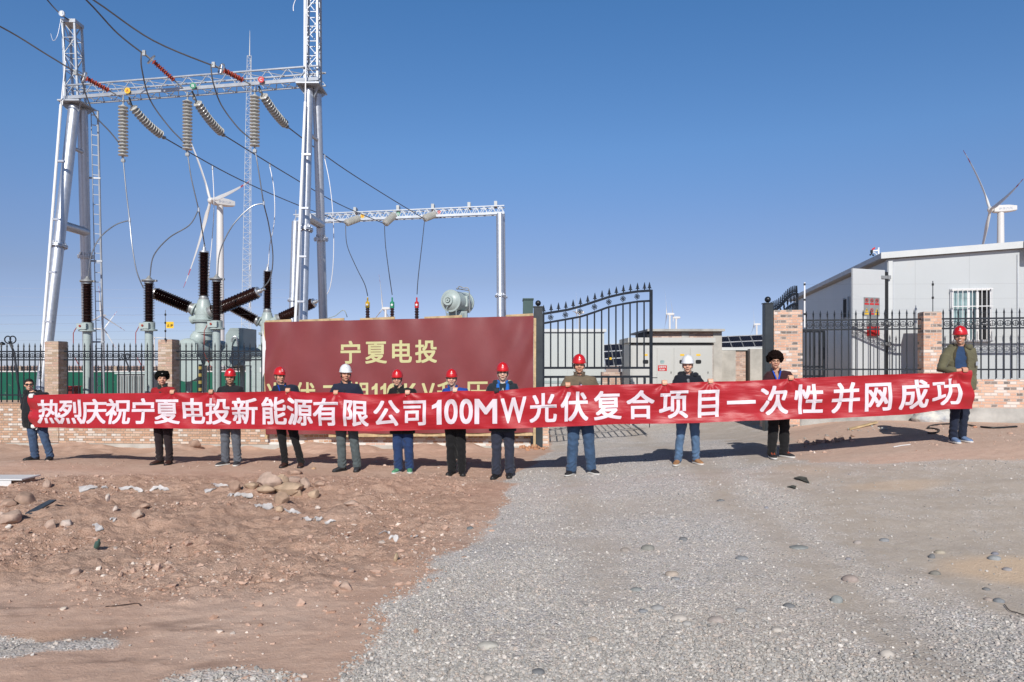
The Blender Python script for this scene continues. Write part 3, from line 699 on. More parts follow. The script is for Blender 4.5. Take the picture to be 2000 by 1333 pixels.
# open door leaf at the corner with warning signs
dh, de = at(1729, HZ, 16.74), at(1664, HZ, 16.42); dh.z = de.z = 0
dt = (de-dh); DL = dt.length; dt /= DL; dn = Vector((dt.y, -dt.x, 0)); dn = dn if dn.y < 0 else -dn
dr = MB().frame_box(dh, dt, dn, Vector((0,0,1)), (.03, DL), (-.025, .025), (.5, 4.10)).build('door', M['panel_white'], cab, bevel=.006)
MB().frame_box(dh, dt, dn, Vector((0,0,1)), (-.05, .028), (-.03, .03), (.5, 4.06)).build('door_seal', M['black'], dr)
for z in (3.93, 2.85, 2.37):
    hg = MB(); hg.frame_box(dh, dt, dn, Vector((0,0,1)), (-.06, .15), (.0252, .05), (z-.035, z+.035)); hg.frame_box(dh, dt, dn, Vector((0,0,1)), (-.1, -.02), (.03, .075), (z-.045, z+.045)); hg.build('hinge', M['flange'], dr)
def on_door(px0, px1, py0, py1, z_, lift, mt, nm, par):
    s0 = (1729-px1)/65*DL; s1 = (1729-px0)/65*DL; z1 = CH+(HZ-py0)/F*16.65; z0 = CH+(HZ-py1)/F*16.65
    return MB().frame_box(dh, dt, dn, Vector((0,0,1)), (s0, s1), (.026+lift, .026+lift+z_), (z0, z1)).build(nm, M[mt], par)
sgn = on_door(1685, 1715.5, 582, 618, .01, 0, 'sign_grey', 'warning_board', dr)
for k, cx in enumerate((1690, 1700, 1710)):
    for row, cy in enumerate((588, 607)):
        ye = row == 1 and k != 1
        on_door(cx-4, cx+4, cy+5.2, cy+8.6, .003, .0105, 'yellow' if ye else 'red', 'caption_strip', sgn)
        s = (1729-cx)/65*DL; z = CH+(HZ-cy)/F*16.65; c = dh+dt*s+dn*.039+Vector((0,0,z))
        mb = MB()
        if ye: mb.prism([(-.045, -.04), (.045, -.04), (0, .045)], c, dt, (0,0,1), dn, .004)
        else:
            mb.ringflat(c+dn*.002, dt, (0,0,1), dn, .048, .036, .004, 18); mb.bar(c+dt*.034+Vector((0,0,.026)), c-dt*.034-Vector((0,0,.026)), .010)
        mb.build('pictogram', M['yellow' if ye else 'red'], sgn)
        mb = MB().prism([(-.012, -.022), (.012, -.022), (.008, .0), (.014, .022), (-.008, .018)], c+dn*.0045, dt, (0,0,1), dn, .002); mb.build('pictogram_symbol', M['black'], sgn)
on_door(1691, 1711, 618.5, 638, .012, 0, 'sign_grey', 'lower_plate', dr)
on_door(1691, 1711, 638.5, 657, .07, 0, 'red', 'extinguisher_box', dr)
# wind sensor on the roof edge
wp = at(1719, 510, 17.3)
r = thing('wind_sensor', wp, 'small wind sensor with red vane and cups on the cabin roof edge', 'weather sensor')
mb = MB().tube([at(1716, 505, 17.3), at(1716, 484, 17.3)], .02, 8).bar(at(1716, 489, 17.3), at(1703, 491, 17.3), .025).tube([at(1715, 501, 17.3), at(1710, 495, 17.3), at(1704, 493, 17.3)], .012, 6); mb.build('bracket', M['pipe_white'], r)
MB().prism([(0, 0), (.075, .035), (.075, .085), (.0, .04)], at(1703, 489.5, 17.3), (1,0,0), (0,0,1), (0,1,0), .006).build('vane', M['red'], r)
MB().tube([at(1702.5, 489, 17.3), at(1702.5, 494, 17.3)], .03, 10).build('sensor_body', M['black'], r)
mb = MB()
for dx, dy in ((-2, 498), (3.5, 499), (.5, 496)): mb.ball(at(1702+dx, dy, 17.3+.03*dx), .022, 10, 6); mb.tube([at(1702.5, 494.5, 17.3), at(1702+dx, dy, 17.3+.03*dx)], .006, 5)
mb.build('wind_cups', M['black'], r)

# ------------------------------------------------------------------ buildings seen through the gate
def slab(root, name, m, x0, x1, y0, y1, z0, z1, **k): return MB().box((x0, y0, z0), (x1, y1, z1)).build(name, m, root, **k)
X = lambda px, d: (px-CX)/F*d
Zp = lambda py, d: CH+(HZ-py)/F*d
d = 25.
r = thing('prefab_hut', (X(1052, d), d, 0), 'pale flat-roofed prefab hut behind the left gate leaf', 'hut')
M['hut_side'] = seam_mat('hut_panel', (.50,.53,.515), 0, .6, .25)
slab(r, 'wall', M['hut_side'], X(1030, d), X(1180, d), d, d+2.4, -.3, Zp(649, d))
slab(r, 'roof_fascia', M['trim_white'], X(1026, d), X(1184, d), d-.08, d+2.5, Zp(649, d)+.002, Zp(643, d))
slab(r, 'base_trim', M['tank_dark'], X(1030, d), X(1180, d), d-.02, d-.002, Zp(749, d), Zp(744, d))
d = 21.5
r = thing('switchgear_cabinet', (X(1310, d), d, 0), 'light grey switchgear cabinet with dark oval windows and a red notice', 'cabinet')
body = slab(r, 'body', M['cab_white'], X(1231, d), X(1392, d), d, d+1.6, -.1, Zp(670.5, d))
slab(r, 'roof_cap', M['cab_white'], X(1226, d), X(1396, d), d-.10, d+1.7, Zp(670, d), Zp(660, d), bevel=.01)
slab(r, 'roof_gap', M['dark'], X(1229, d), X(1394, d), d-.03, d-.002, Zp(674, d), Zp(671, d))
for a, b in ((1234, 1272), (1283, 1312), (1316, 1346), (1348, 1384)):
    dr = MB().box((X(a, d), d-.03, .1), (X(b, d), d-.003, Zp(679, d))).build('door', M['cab_white'], r, bevel=.008)
    cx = {1234: 1260.5, 1283: 1293, 1316: 1332, 1348: 1363.5}[a]; cy = 707; small = a == 1283
    w, h = (.062, .045) if small else (.085, .058)
    pl = [(w*np.sign(math.cos(q))*abs(math.cos(q))**.5, h*np.sign(math.sin(q))*abs(math.sin(q))**.5) for q in np.linspace(0, 2*math.pi, 24, endpoint=False)]
    MB().prism(pl, (X(cx, d), d-.042, Zp(cy, d)), (1,0,0), (0,0,1), (0,1,0), .012).build('viewing_window', M['glass_pale' if small else 'dark'], dr)
    if not small:
        MB().box((X(cx-4, d), d-.036, Zp(695.5, d)), (X(cx+4, d), d-.031, Zp(692, d))).build('warning_label', M['yellow'], dr)
    else:
        nt = MB().box((X(1284.5, d), d-.036, Zp(725, d)), (X(1302, d), d-.031, Zp(714, d))).build('red_notice', M['red'], dr)
        for tx, px_, py_, w_ in (('设备带电', 1286, 719, .22), ('禁止操作', 1287.5, 724.2, .17)): mb = MB(); text_on(mb, tx, (X(px_, d), d-.039, Zp(py_, d)), (1,0,0), (0,0,1), w_, .060); mb.build('notice_lettering', M['white'], nt, smooth=0)
    MB().box((X(b-2.5, d), d-.05, Zp(730, d)), (X(b-1.3, d), d-.031, Zp(726, d))).build('handle', M['black'], dr)
d = 25.
r = thing('brick_outbuilding', (X(1330, d), d, 0), 'unfinished pink brick outbuilding with a flat slab roof behind the cabinet', 'building')
slab(r, 'brickwork', M['brick_far'], X(1270, d), X(1398, d), d, d+3., -.2, Zp(648, d))
slab(r, 'corner_column', M['plaster'], X(1392.5, d), X(1409.5, d), d-.03, d+3., -.2, Zp(648, d))
slab(r, 'middle_column', M['plaster'], X(1331, d), X(1345, d), d-.02, d-.001, -.2, Zp(648, d))
slab(r, 'roof_slab', M['concrete'], X(1262, d), X(1412, d), d-.25, d+3.2, Zp(647.9, d), Zp(643.5, d))
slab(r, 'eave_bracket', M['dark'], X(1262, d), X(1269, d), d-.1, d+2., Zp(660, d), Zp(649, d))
d = 27.
r = thing('rendered_outbuilding', (X(1455, d), d, 0), 'low cement-rendered building with a brick panel left of the right gate post', 'building')
slab(r, 'wall', M['plaster'], X(1404, d), X(1437, d), d, d+3, -.2, Zp(685, d))
slab(r, 'brick_panel', M['brick_far'], X(1437, d), X(1458, d), d+.1, d+3, -.2, Zp(687, d))
slab(r, 'doorway', M['dark'], X(1457, d), X(1463.5, d), d+.5, d+3, -.2, Zp(690, d))
slab(r, 'right_wall', M['plaster'], X(1463.5, d), X(1520, d), d-.1, d+3, -.2, Zp(682, d))
slab(r, 'coping', M['trim_white'], X(1404, d), X(1520, d), d+.2, d+3.1, Zp(684.8, d)+.01, Zp(679, d)+.01)
d = 23.5
r = thing('brick_stack', (X(1205, d), d, 0), 'low broken pink brick wall between the hut and the cabinet', 'wall')
slab(r, 'brickwork', M['brick_far'], X(1176, d), X(1232, d), d, d+.4, -.2, Zp(727, d))
slab(r, 'lower_course', M['brick_far'], X(1186, d), X(1190, d), d-.25, d-.002, -.2, Zp(735, d))
mb = MB()
for i in range(60):
    x, y = X(random.uniform(1402, 1492), 25.), 25+random.uniform(-.7, .4); z = max(.1, gh(x, y))+random.uniform(.0, .55)
    q = Quaternion((random.random(), random.random(), random.random()), random.uniform(0, 3)); a, b, c = (q @ Vector(e) for e in ((1,0,0), (0,1,0), (0,0,1)))
    mb.frame_box(Vector((x, y, z)), a, b, c, (-.12, .12), (-.057, .057), (-.026, .026))
mb2 = MB(); mb2.prism([(X(1398, 25)-X(1445, 25), -.3), (X(1410, 25)-X(1445, 25), .4), (.2, .62), (X(1490, 25)-X(1445, 25), .25), (X(1500, 25)-X(1445, 25), -.3)], (X(1445, 25), 25.2, .2), (1,0,0), (0,0,1), (0,1,0), .5)
rb = thing('brick_heap', (X(1445, 25), 25, 0), 'heap of broken pink bricks in front of the rendered building', 'brick heap')
mb.build('loose_bricks', M['brick_far'], rb, smooth=0)['kind'] = 'stuff'; mb2.build('rubble_core', M['brick_far'], rb, smooth=0)
# solar arrays
def solar_mat():
    m, nt, b = nodes_of('solar_cells'); g = G(nt); tc = g.n('ShaderNodeTexCoord').outputs['UV']; sp = g.n('ShaderNodeSeparateXYZ'); g.l(tc, sp.inputs[0])
    a = g.math('LESS_THAN', g.math('FRACT', g.math('MULTIPLY', sp.outputs[0], 6.)), .08); c = g.math('LESS_THAN', g.math('FRACT', g.math('MULTIPLY', sp.outputs[1], 12.)), .06)
    col = g.mix(g.math('MULTIPLY', g.math('MAXIMUM', a, c), .25), (.006,.008,.018), (.2,.22,.27)); g.l(col, b.inputs['Base Color']); b.inputs['Roughness'].default_value = .22; b.inputs['Specular IOR Level'].default_value = .35; return m
M['cells'] = solar_mat()
def solar(px0, px1, pyt, pyb, d, label, cols, rows, skew=0.):
    r = thing('solar_array', (X((px0+px1)/2, d), d, 0), label, 'solar panels', 'tilted photovoltaic arrays')
    z0, z1 = Zp(pyb, d), Zp(pyt, d); dep = (z1-z0)*1.25; xw = (X(px1, d)-X(px0, d))/cols
    for i in range(cols):
        for j in range(rows):
            a0, a1 = i*xw+.02, (i+1)*xw-.02; b0, b1 = j/rows+.01, (j+1)/rows-.01
            P = lambda a, b: Vector((X(px0, d)+a, d+dep*b, z0+(z1-z0)*b+skew*a))
            mb = MB().add([P(a0, b0), P(a1, b0), P(a1, b1), P(a0, b1)]+[P(a, b)+Vector((0, .03, -.03)) for a, b in ((a0, b0), (a1, b0), (a1, b1), (a0, b1))], [(0,1,2,3),(7,6,5,4),(0,4,5,1),(1,5,6,2),(2,6,7,3),(3,7,4,0)])
            o = mb.build('panel', M['cells'], r, smooth=0); uv = o.data.uv_layers.new(name='UVMap')
            for p in o.data.polygons:
                for li, k in zip(p.loop_indices, ((0,0),(1,0),(1,1),(0,1))): uv.data[li].uv = k
            fr = MB(); q = [P(a0-.012, b0-.004), P(a1+.012, b0-.004), P(a1+.012, b1+.004), P(a0-.012, b1+.004)]
            for k in range(4): fr.bar(q[k], q[(k+1) % 4], .035, .035)
            fr.build('panel_frame', M['alu'], r)
    mb = MB()
    for i in range(0, cols+1, 2): x = X(px0, d)+i*xw; mb.bar((x, d+dep*.75, -.2), (x, d+dep*.75, z0+(z1-z0)*.75-.06), .08); mb.bar((x, d+dep*.2, -.2), (x, d+dep*.2, z0+(z1-z0)*.2-.06), .08)
    mb.build('mounting_posts', M['steel_plain'], r)
solar(1183, 1233, 672, 716, 33., 'tilted solar array between the prefab hut and the cabinet', 3, 3, .06)
solar(1408, 1520, 657, 681, 31., 'solar array above the low rendered building', 5, 2, .045)
r = thing('yellow_label_box', at(1191.5, 701, 32.), 'small yellow marker plate hanging on the solar array', 'marker')
MB().box(at(1188.5, 703, 32.6), at(1194.5, 698.5, 32.62)).build('plate', M['yellow'], r); MB().bar(at(1189, 704, 32.7), at(1189, 716, 32.7), .05).build('stake', M['steel_plain'], r)
# green cabinet top showing over the billboard
d = 20.
r = thing('green_cabinet', (X(1030, d), d, 0), 'dark green equipment cabinet peeping over the billboard right end', 'cabinet')
MB().add([at(1020, 740, d), at(1039, 740, d), at(1041.5, 584, d), at(1022, 584, d)]+[p+Vector((0, .6, 0)) for p in (at(1020, 740, d), at(1039, 740, d), at(1041.5, 584, d), at(1022, 584, d))], [(0,1,2,3),(7,6,5,4),(0,4,5,1),(1,5,6,2),(2,6,7,3),(3,7,4,0)]).build('casing', M['dark_green'], r, smooth=0, bevel=.01)
MB().box(at(1021, 585.5, d-.03), (at(1042.5, 583, d).x, d+.64, at(0, 583, d).z)).build('lid', M['dark_green'], r)

# ------------------------------------------------------------------ yard behind the left railing
d = 41.
M['green'] = seam_mat('green_sheet_wall', (.0,.095,.055), 0, .35, .5)
r = thing('green_hoarding', (X(-200, d), d, 0), 'long green corrugated hoarding at the back of the yard', 'hoarding')
slab(r, 'sheeting', M['green'], X(-250, d), X(520, d), d, d+.05, -.3, Zp(727, d), smooth=0)
slab(r, 'top_rail', M['trim_white'], X(-250, d), X(520, d), d-.04, d+.09, Zp(727, d)+.001, Zp(725, d))
d = 44.
r = thing('rear_railing', (X(100, d), d, 0), 'distant black spiked railing beyond the green hoarding', 'railing')
mb = MB(); x = X(-250, d)
while x < X(520, d):
    mb.add([(x-.022, d, 1.2), (x+.022, d, 1.2), (x+.022, d, Zp(717, d)), (x, d, Zp(713, d)), (x-.022, d, Zp(717, d)), (x-.022, d+.04, 1.2), (x+.022, d+.04, 1.2), (x+.022, d+.04, Zp(717, d)), (x, d+.02, Zp(713, d)), (x-.022, d+.04, Zp(717, d))], [(0,1,2,3,4),(9,8,7,6,5),(0,5,6,1),(1,6,7,2),(2,7,8,3),(3,8,9,4),(4,9,5,0)]); x += .2
mb.build('pickets', M['black_steel'], r)['kind'] = 'stuff'
for py in (719, 722): MB().bar((X(-250, d), d, Zp(py, d)), (X(520, d), d, Zp(py, d)), .05).build('rail', M['black_steel'], r)
for k, px in enumerate((42, 228, 292, 372)):
    rp = thing('brick_post', (X(px, d-.2), d-.2, 0), ['tan brick post of the rear railing behind the left street lamp', 'tan brick post of the rear railing left of the middle arrester', 'tan brick post of the rear railing right of the middle arrester', 'tan brick post of the rear railing behind the tall switchgear tank'][k], 'pillar', 'brick posts of the rear railing')
    slab(rp, 'brick_shaft', M['brick_pillar'], X(px-4, d), X(px+4, d), d-.25, d+.1, -.2, Zp(716, d))
d = 30.
r = thing('pad_transformer', (X(270, d), d, 0), 'low grey equipment box standing before the green hoarding', 'transformer')
slab(r, 'casing', M['sign_grey'], X(228, d), X(284, d), d, d+1.2, -.3, Zp(731, d), bevel=.02)
slab(r, 'lid', M['tank'], X(225, d), X(287, d), d-.06, d+1.25, Zp(731, d)+.001, Zp(728, d))
mb = MB()
for px in range(232, 284, 5): mb.box((X(px, d), d-.05, .1), (X(px, d)+.03, d-.002, Zp(735, d)))
mb.build('cooling_fin', M['tank_dark'], r)
for k, (px, dd, lab) in enumerate(((20, 24., 'curled black yard lamp at the far left behind the railing'), (245, 34., 'curled black yard lamp seen behind the middle arrester pipe'))):
    r = thing('yard_lamp', (X(px, dd), dd, 0), lab, 'street lamp', 'curled black yard lamps'); sc = 24./dd
    b0 = at(px+30*sc if k == 0 else px+25, HZ, dd); y0 = 672 if k == 0 else 703
    MB().tube([(b0.x, dd, -.3), at(px+14*sc, 740, dd), at(px+8*sc, y0+18*sc, dd), at(px, y0, dd)], .035, 8).build('post', M['black_steel'], r)
    for sx in (-1, 1):
        mb = MB(); pts = [at(px+sx*(math.cos(q)*7*sc*(1-.10*q)+6*sc)-sx*2*sc, y0-9*sc-math.sin(q)*7*sc*(1-.10*q), dd) for q in np.linspace(3.5, -2.6, 14)]
        mb.tube([at(px, y0, dd)]+pts, .022, 6); a = mb.build('scroll_arm', M['black_steel'], r)
    mb = MB().lathe([(.02, 0), (.09, -.05), (.10, -.10), (.02, -.12)], at(px-16*sc, y0-4*sc, dd), (0,0,1), 12); mb.build('lamp_head', M['black_steel'], r)
r = thing('fire_cabinet', at(146, 757, 19.), 'small dark red box on posts behind the left railing', 'box')
MB().box(at(131, 800, 19.6), (X(145, 19.6), 19.9, Zp(756, 19.6))).build('casing', mat('dark_red_paint', (.22,.012,.012), .5), r); MB().box((X(130, 19.6), 19.58, Zp(756, 19.6)), (X(146, 19.6), 19.95, Zp(754.5, 19.6))).build('lid', M['red'], r)
# electric fence posts with thin wires
def efence(px, pyb, pyt, knobs, d, label, m):
    r = thing('electric_fence_post', at(px, pyb, d), label, 'fence post', 'electric fence posts')
    MB().tube([at(px, pyb, d), at(px, pyt, d)], .009 if m != 'pipe_white' else .018, 8).build('rod', M[m], r)
    for ky in knobs: MB().lathe([(.01, -.03), (.024, -.02), (.024, .02), (.01, .03)], at(px, ky, d), (0,0,1), 8).build('insulator_knob', M['black'], r)
    return r
efence(323, 668, 606, (615, 631, 647, 663), 17.95, 'thin grey electric fence rod on the pillar with the yellow plate', 'wire_alu')
efence(1571.5, 640, 552, (556, 586, 614), 16.25, 'white electric fence pole rising beside the wide brick gate pier', 'pipe_white')
efence(1822, 613, 549, (556, 582, 611), 15.95, 'thin black electric fence rod on the slim salmon pillar', 'black_steel')
pl = thing('warning_plate', at(333, 637, 17.85), 'yellow warning plate hanging on the electric fence wires', 'sign')
MB().box(at(324.5, 641.5, 17.86), (X(339, 17.86), 17.864, Zp(629, 17.86))).build('plate', M['yellow'], pl)
for ch, px_ in (('止', 326), ('步', 332.4)): mb = MB(); text_on(mb, ch, at(px_, 638.5, 17.855), (1,0,0), (0,0,1), .068, .068); mb.build('lettering', M['black'], pl, smooth=0)
wl_ = ['highest', 'second highest', 'third highest', 'lowest']
for i, ky in enumerate((615, 631, 647, 663)):
    mb = MB().tube([at(-60, ky+3, 18.3), at(323, ky, 17.94), at(560, ky-1, 17.7)], .0013, 5)
    tag(mb.build('fence_wire', M['wire_alu'], None), f'{wl_[i]} thin electric fence wire above the left railing', 'wire', 'electric fence wires')
for i, ky in enumerate((556, 585, 613)):
    mb = MB().tube([at(1571.5, ky, 16.24), at(1822, ky-1, 15.94), at(2100, ky-3, 15.4)], .0012, 5)
    tag(mb.build('fence_wire', M['wire_alu'], None), f'{["highest","middle","lowest"][i]} thin electric fence wire across the white cabin', 'wire', 'electric fence wires')
# ------------------------------------------------------------------ gantries
def truss(mb, p, q, up, w, h, n, c=.06, br=.035, four=True):
    """box truss p->q: p,q on the lower front chord, w goes backwards (+Y), h along up"""
    p, q, up = Vector(p), Vector(q), Vector(up); d = (q-p).normalized(); b = up.cross(d).normalized(); b = b if b.y > 0 else -b
    C = [(p, q), (p+b*w, q+b*w), (p+up*h, q+up*h), (p+up*h+b*w, q+up*h+b*w)]
    for i, (a, e) in enumerate(C): mb.bar(a, e, c, c*(2.1 if i == 0 else .85), up=up)
    P = lambda k, t: C[k][0].lerp(C[k][1], t)
    for i in range(n):
        a, e = i/n, (i+1)/n; m = (a+e)/2
        for k0, k1 in ((0, 2), (1, 3)): mb.bar(P(k0, a), P(k1, m), br); mb.bar(P(k1, m), P(k0, e), br)
        mb.bar(P(0, a), P(1, m), br); mb.bar(P(1, m), P(0, e), br); mb.bar(P(2, a), P(3, e), br)
    return C
def lattice_mast(mb, base, top, w0, w1, n, c, br, tri=False):
    base, top = Vector(base), Vector(top); k = 3 if tri else 4
    off_ = [(math.cos(a), math.sin(a)) for a in [math.pi/k+2*math.pi*i/k+(0 if not tri else .55) for i in range(k)]]
    P = lambda i, t: base.lerp(top, t)+Vector((off_[i % k][0], off_[i % k][1], 0))*((w0+(w1-w0)*t)*.7071)
    for i in range(k): mb.bar(P(i, 0), P(i, 1), c)
    for j in range(n):
        a, e = j/n, (j+1)/n
        for i in range(k):
            mb.bar(P(i, e), P(i+1, e), br)
            if (j+i) % 2: mb.bar(P(i, a), P(i+1, e), br)
            else: mb.bar(P(i+1, a), P(i, e), br)
def leg(root, foot, top, r, joint=.45):
    foot, top = Vector(foot), Vector(top)
    o = MB().tube([foot, top], r, 28).build('leg', M['steel'], root)
    d = (top-foot).normalized(); c = foot.lerp(top, joint)
    fl = MB().lathe([(r+.01, -.035), (r+.085, -.035), (r+.085, -.006), (r+.01, -.006)], c, d, 28).lathe([(r+.01, .006), (r+.085, .006), (r+.085, .035), (r+.01, .035)], c, d, 28)
    ref = Vector((1,0,0)); a = (ref-d*ref.dot(d)).normalized(); b = d.cross(a)
    for k in range(10):
        q = 2*math.pi*k/10; e = a*math.cos(q)+b*math.sin(q); p = c+e*(r+.05)
        fl.bar(p-d*.065, p+d*.065, .03); fl.bar(c+e*(r+.005)+d*.035, c+e*(r+.005)+d*.13, .012, .06)
    fl.build('flange_joint', M['steel'], o); return o
def badge(root, px, py, d, ch, m, r=.085):
    c = at(px, py, d)
    o = MB().lathe([(r, 0), (r, .012)], c, (0, -1, 0), 24).build('phase_badge', M[m], root)
    mb = MB(); text_on(mb, ch, c+Vector((-r*.42, -.016, -r*.5)), (1,0,0), (0,0,1), r*.84, r*1.0, .01)
    mb.build('phase_letter', M['white'] if m != 'yellow' else M['red'], o, smooth=0)

g1 = thing('steel_gantry', (-9.5, 20.5, 0), 'large steel tube gantry with tall lattice masts left of the billboard', 'gantry')
dL, dR = 21.2, 20.0
LT, RT = at(149, 205, dL), at(608, 172, dR)
leg(g1, (-13.27, 19.8, -.4), LT+Vector((0, -.10, -.1)), .155, .575); leg(g1, (-13.36, 22.5, -.4), LT+Vector((.05, .22, -.1)), .145, .565)
leg(g1, (-5.62, 18.8, -.4), RT+Vector((-.04, -.10, -.1)), .125, .60); leg(g1, (-5.58, 21.4, -.4), RT+Vector((.10, .22, -.1)), .125, .595)
def lerp_leg(foot, top, z): f, t = Vector(foot), Vector(top); return f.lerp(t, (z-f.z)/(t.z-f.z))
for A, B, T in (((-13.27, 19.8, -.4), (-13.36, 22.5, -.4), LT), ((-5.62, 18.8, -.4), (-5.58, 21.4, -.4), RT)):
    MB().tube([lerp_leg(A, T+Vector((0,-.1,-.1)), 5.95), lerp_leg(B, T+Vector((.1,.22,-.1)), 5.95)], .13, 20).build('cross_tube', M['steel'], g1)
    MB().tube([lerp_leg(A, T+Vector((0,-.1,-.1)), 8.3), lerp_leg(B, T+Vector((.1,.22,-.1)), 8.3)], .055, 12).build('cross_tube', M['steel'], g1)
    hb = MB().frame_box(T+Vector((0, .05, 0)), Vector((1,0,0)), Vector((0,1,0)), Vector((0,0,1)), (-.32, .32), (-.45, .45), (-.02, .02))
    for sx in (-1, 1):
        for sy in (-1, 1): hb.prism([(0, 0), (.36, 0), (0, -.34)], T+Vector((sx*.06, .05+sy*.1, -.02)), Vector((sx, sy*.9, 0)).normalized(), (0,0,1), (0,1,0), .014)
    hb.build('head_plate', M['steel_plain'], g1)
bm_ = MB(); p, q = at(126, 191.5, dL-.25), at(622, 154, dR-.25)
truss(bm_, p, q, (0,0,1), .5, .36, 13, .045, .018); bm_.build('beam', M['steel_plain'], g1)
mL = MB(); lattice_mast(mL, LT+Vector((-.05, .05, .02)), at(141, 47, dL+.1), .37, .35, 5, .055, .020)
mL.frame_box(at(141, 47, dL+.1), Vector((1,0,0)), Vector((0,1,0)), Vector((0,0,1)), (-.22, .22), (-.22, .22), (-.05, .05)); mL.build('lattice_mast', M['steel_plain'], g1)
mR = MB(); tR = at(611, -28, dR+.1); lattice_mast(mR, RT+Vector((.03, .05, .02)), tR, .36, .34, 7, .055, .020); mR.build('lattice_mast', M['steel_plain'], g1)
for pts in ([(128, 120, 20.8), (119, 205, 20.75), (83, 668, 19.4), (78, 740, 19.2)], [(600, 0, 19.7), (596, 200, 19.6), (577, 625, 18.6), (575, 700, 18.5)]):
    o = MB().tube([at(*pts[0]), at(*pts[1])], .018, 8).tube([at(*pts[1]), at(*pts[2]), at(*pts[3])], .038, 10).build('conduit', M['pipe_white'], g1)
    for t in (.25, .5, .72, .92):
        c = at(*pts[1]).lerp(at(*pts[2]), t); MB().frame_box(c, Vector((1,0,0)), Vector((0,1,0)), Vector((0,0,1)), (-.03, .22), (-.03, .06), (-.025, .025)).build('conduit_clamp', M['steel'], o)
lad = MB(); a0, a1 = at(163, 200, dL+.55), at(183, 700, 22.5); b0, b1 = at(171, 200, dL+.55), at(186, 700, 22.5)
a0 = lerp_leg((-13.36, 22.5, -.4), LT+Vector((.05,.22,-.1)), 9.6)+Vector((.20, .1, 0)); a1 = Vector((-13.14, 22.6, -.4))
b0, b1 = a0+Vector((.16, .08, 0)), a1+Vector((.16, .08, 0))
lad.bar(b0, b1, .045); lad.bar(a0, a1, .02)
for k in range(34): t = (k+.5)/34; lad.bar(a0.lerp(a1, t), b0.lerp(b1, t), .022)
for t in (.2, .45, .7): lad.bar(a0.lerp(a1, t)+Vector((-.2, 0, 0)), b0.lerp(b1, t)+Vector((.04, 0, 0)), .05)
lad.build('ladder', M['steel_plain'], g1)
for px, py, d, ch, m in ((249, 177.5, 20.55, 'A', 'yellow'), (377, 168, 20.2, 'B', 'green_badge'), (510, 156, 19.9, 'C', 'red')): badge(g1, px, py, d, ch, m)

g2 = thing('steel_gantry', at(778, HZ, 35.), 'smaller distant steel gantry standing behind the billboard', 'gantry'); g2.location.z = 0
d2 = 35.3
for foot, top in (((X(565, 34.4), 34.4, -.4), at(577, 434, d2)), ((X(588, 36.6), 36.6, -.4), at(581, 434, d2+.3)), ((X(978.5, 34.2), 34.2, -.4), at(976, 418, d2-.2)), ((X(984, 36.4), 36.4, -.4), at(979.5, 418, d2+.2))):
    leg(g2, foot, top, .175, .58)
tb = MB(); truss(tb, at(573, 434, d2), at(985, 416, d2-.3), (0,0,1), .5, .36, 26, .055, .03); tb.build('beam', M['steel_plain'], g2)
for px in (693, 777, 845, 916, 968): t = (px-573)/412; MB().box(at(px-3, 434-18*t-13, d2-.1), (at(px+3, 0, d2).x, d2+.35, at(0, 434-18*t-23, d2).z)).build('gusset', M['flange'], g2)
MB().tube([at(577, 434, d2), at(578, 410, d2)], .025, 8).build('lightning_rod', M['steel_plain'], g2)
for px, py, ch, m in ((708, 422.5, 'A', 'yellow'), (778, 418, 'B', 'green_badge'), (858, 415.5, 'C', 'red')): badge(g2, px, py, d2-.12, ch, m, .10)

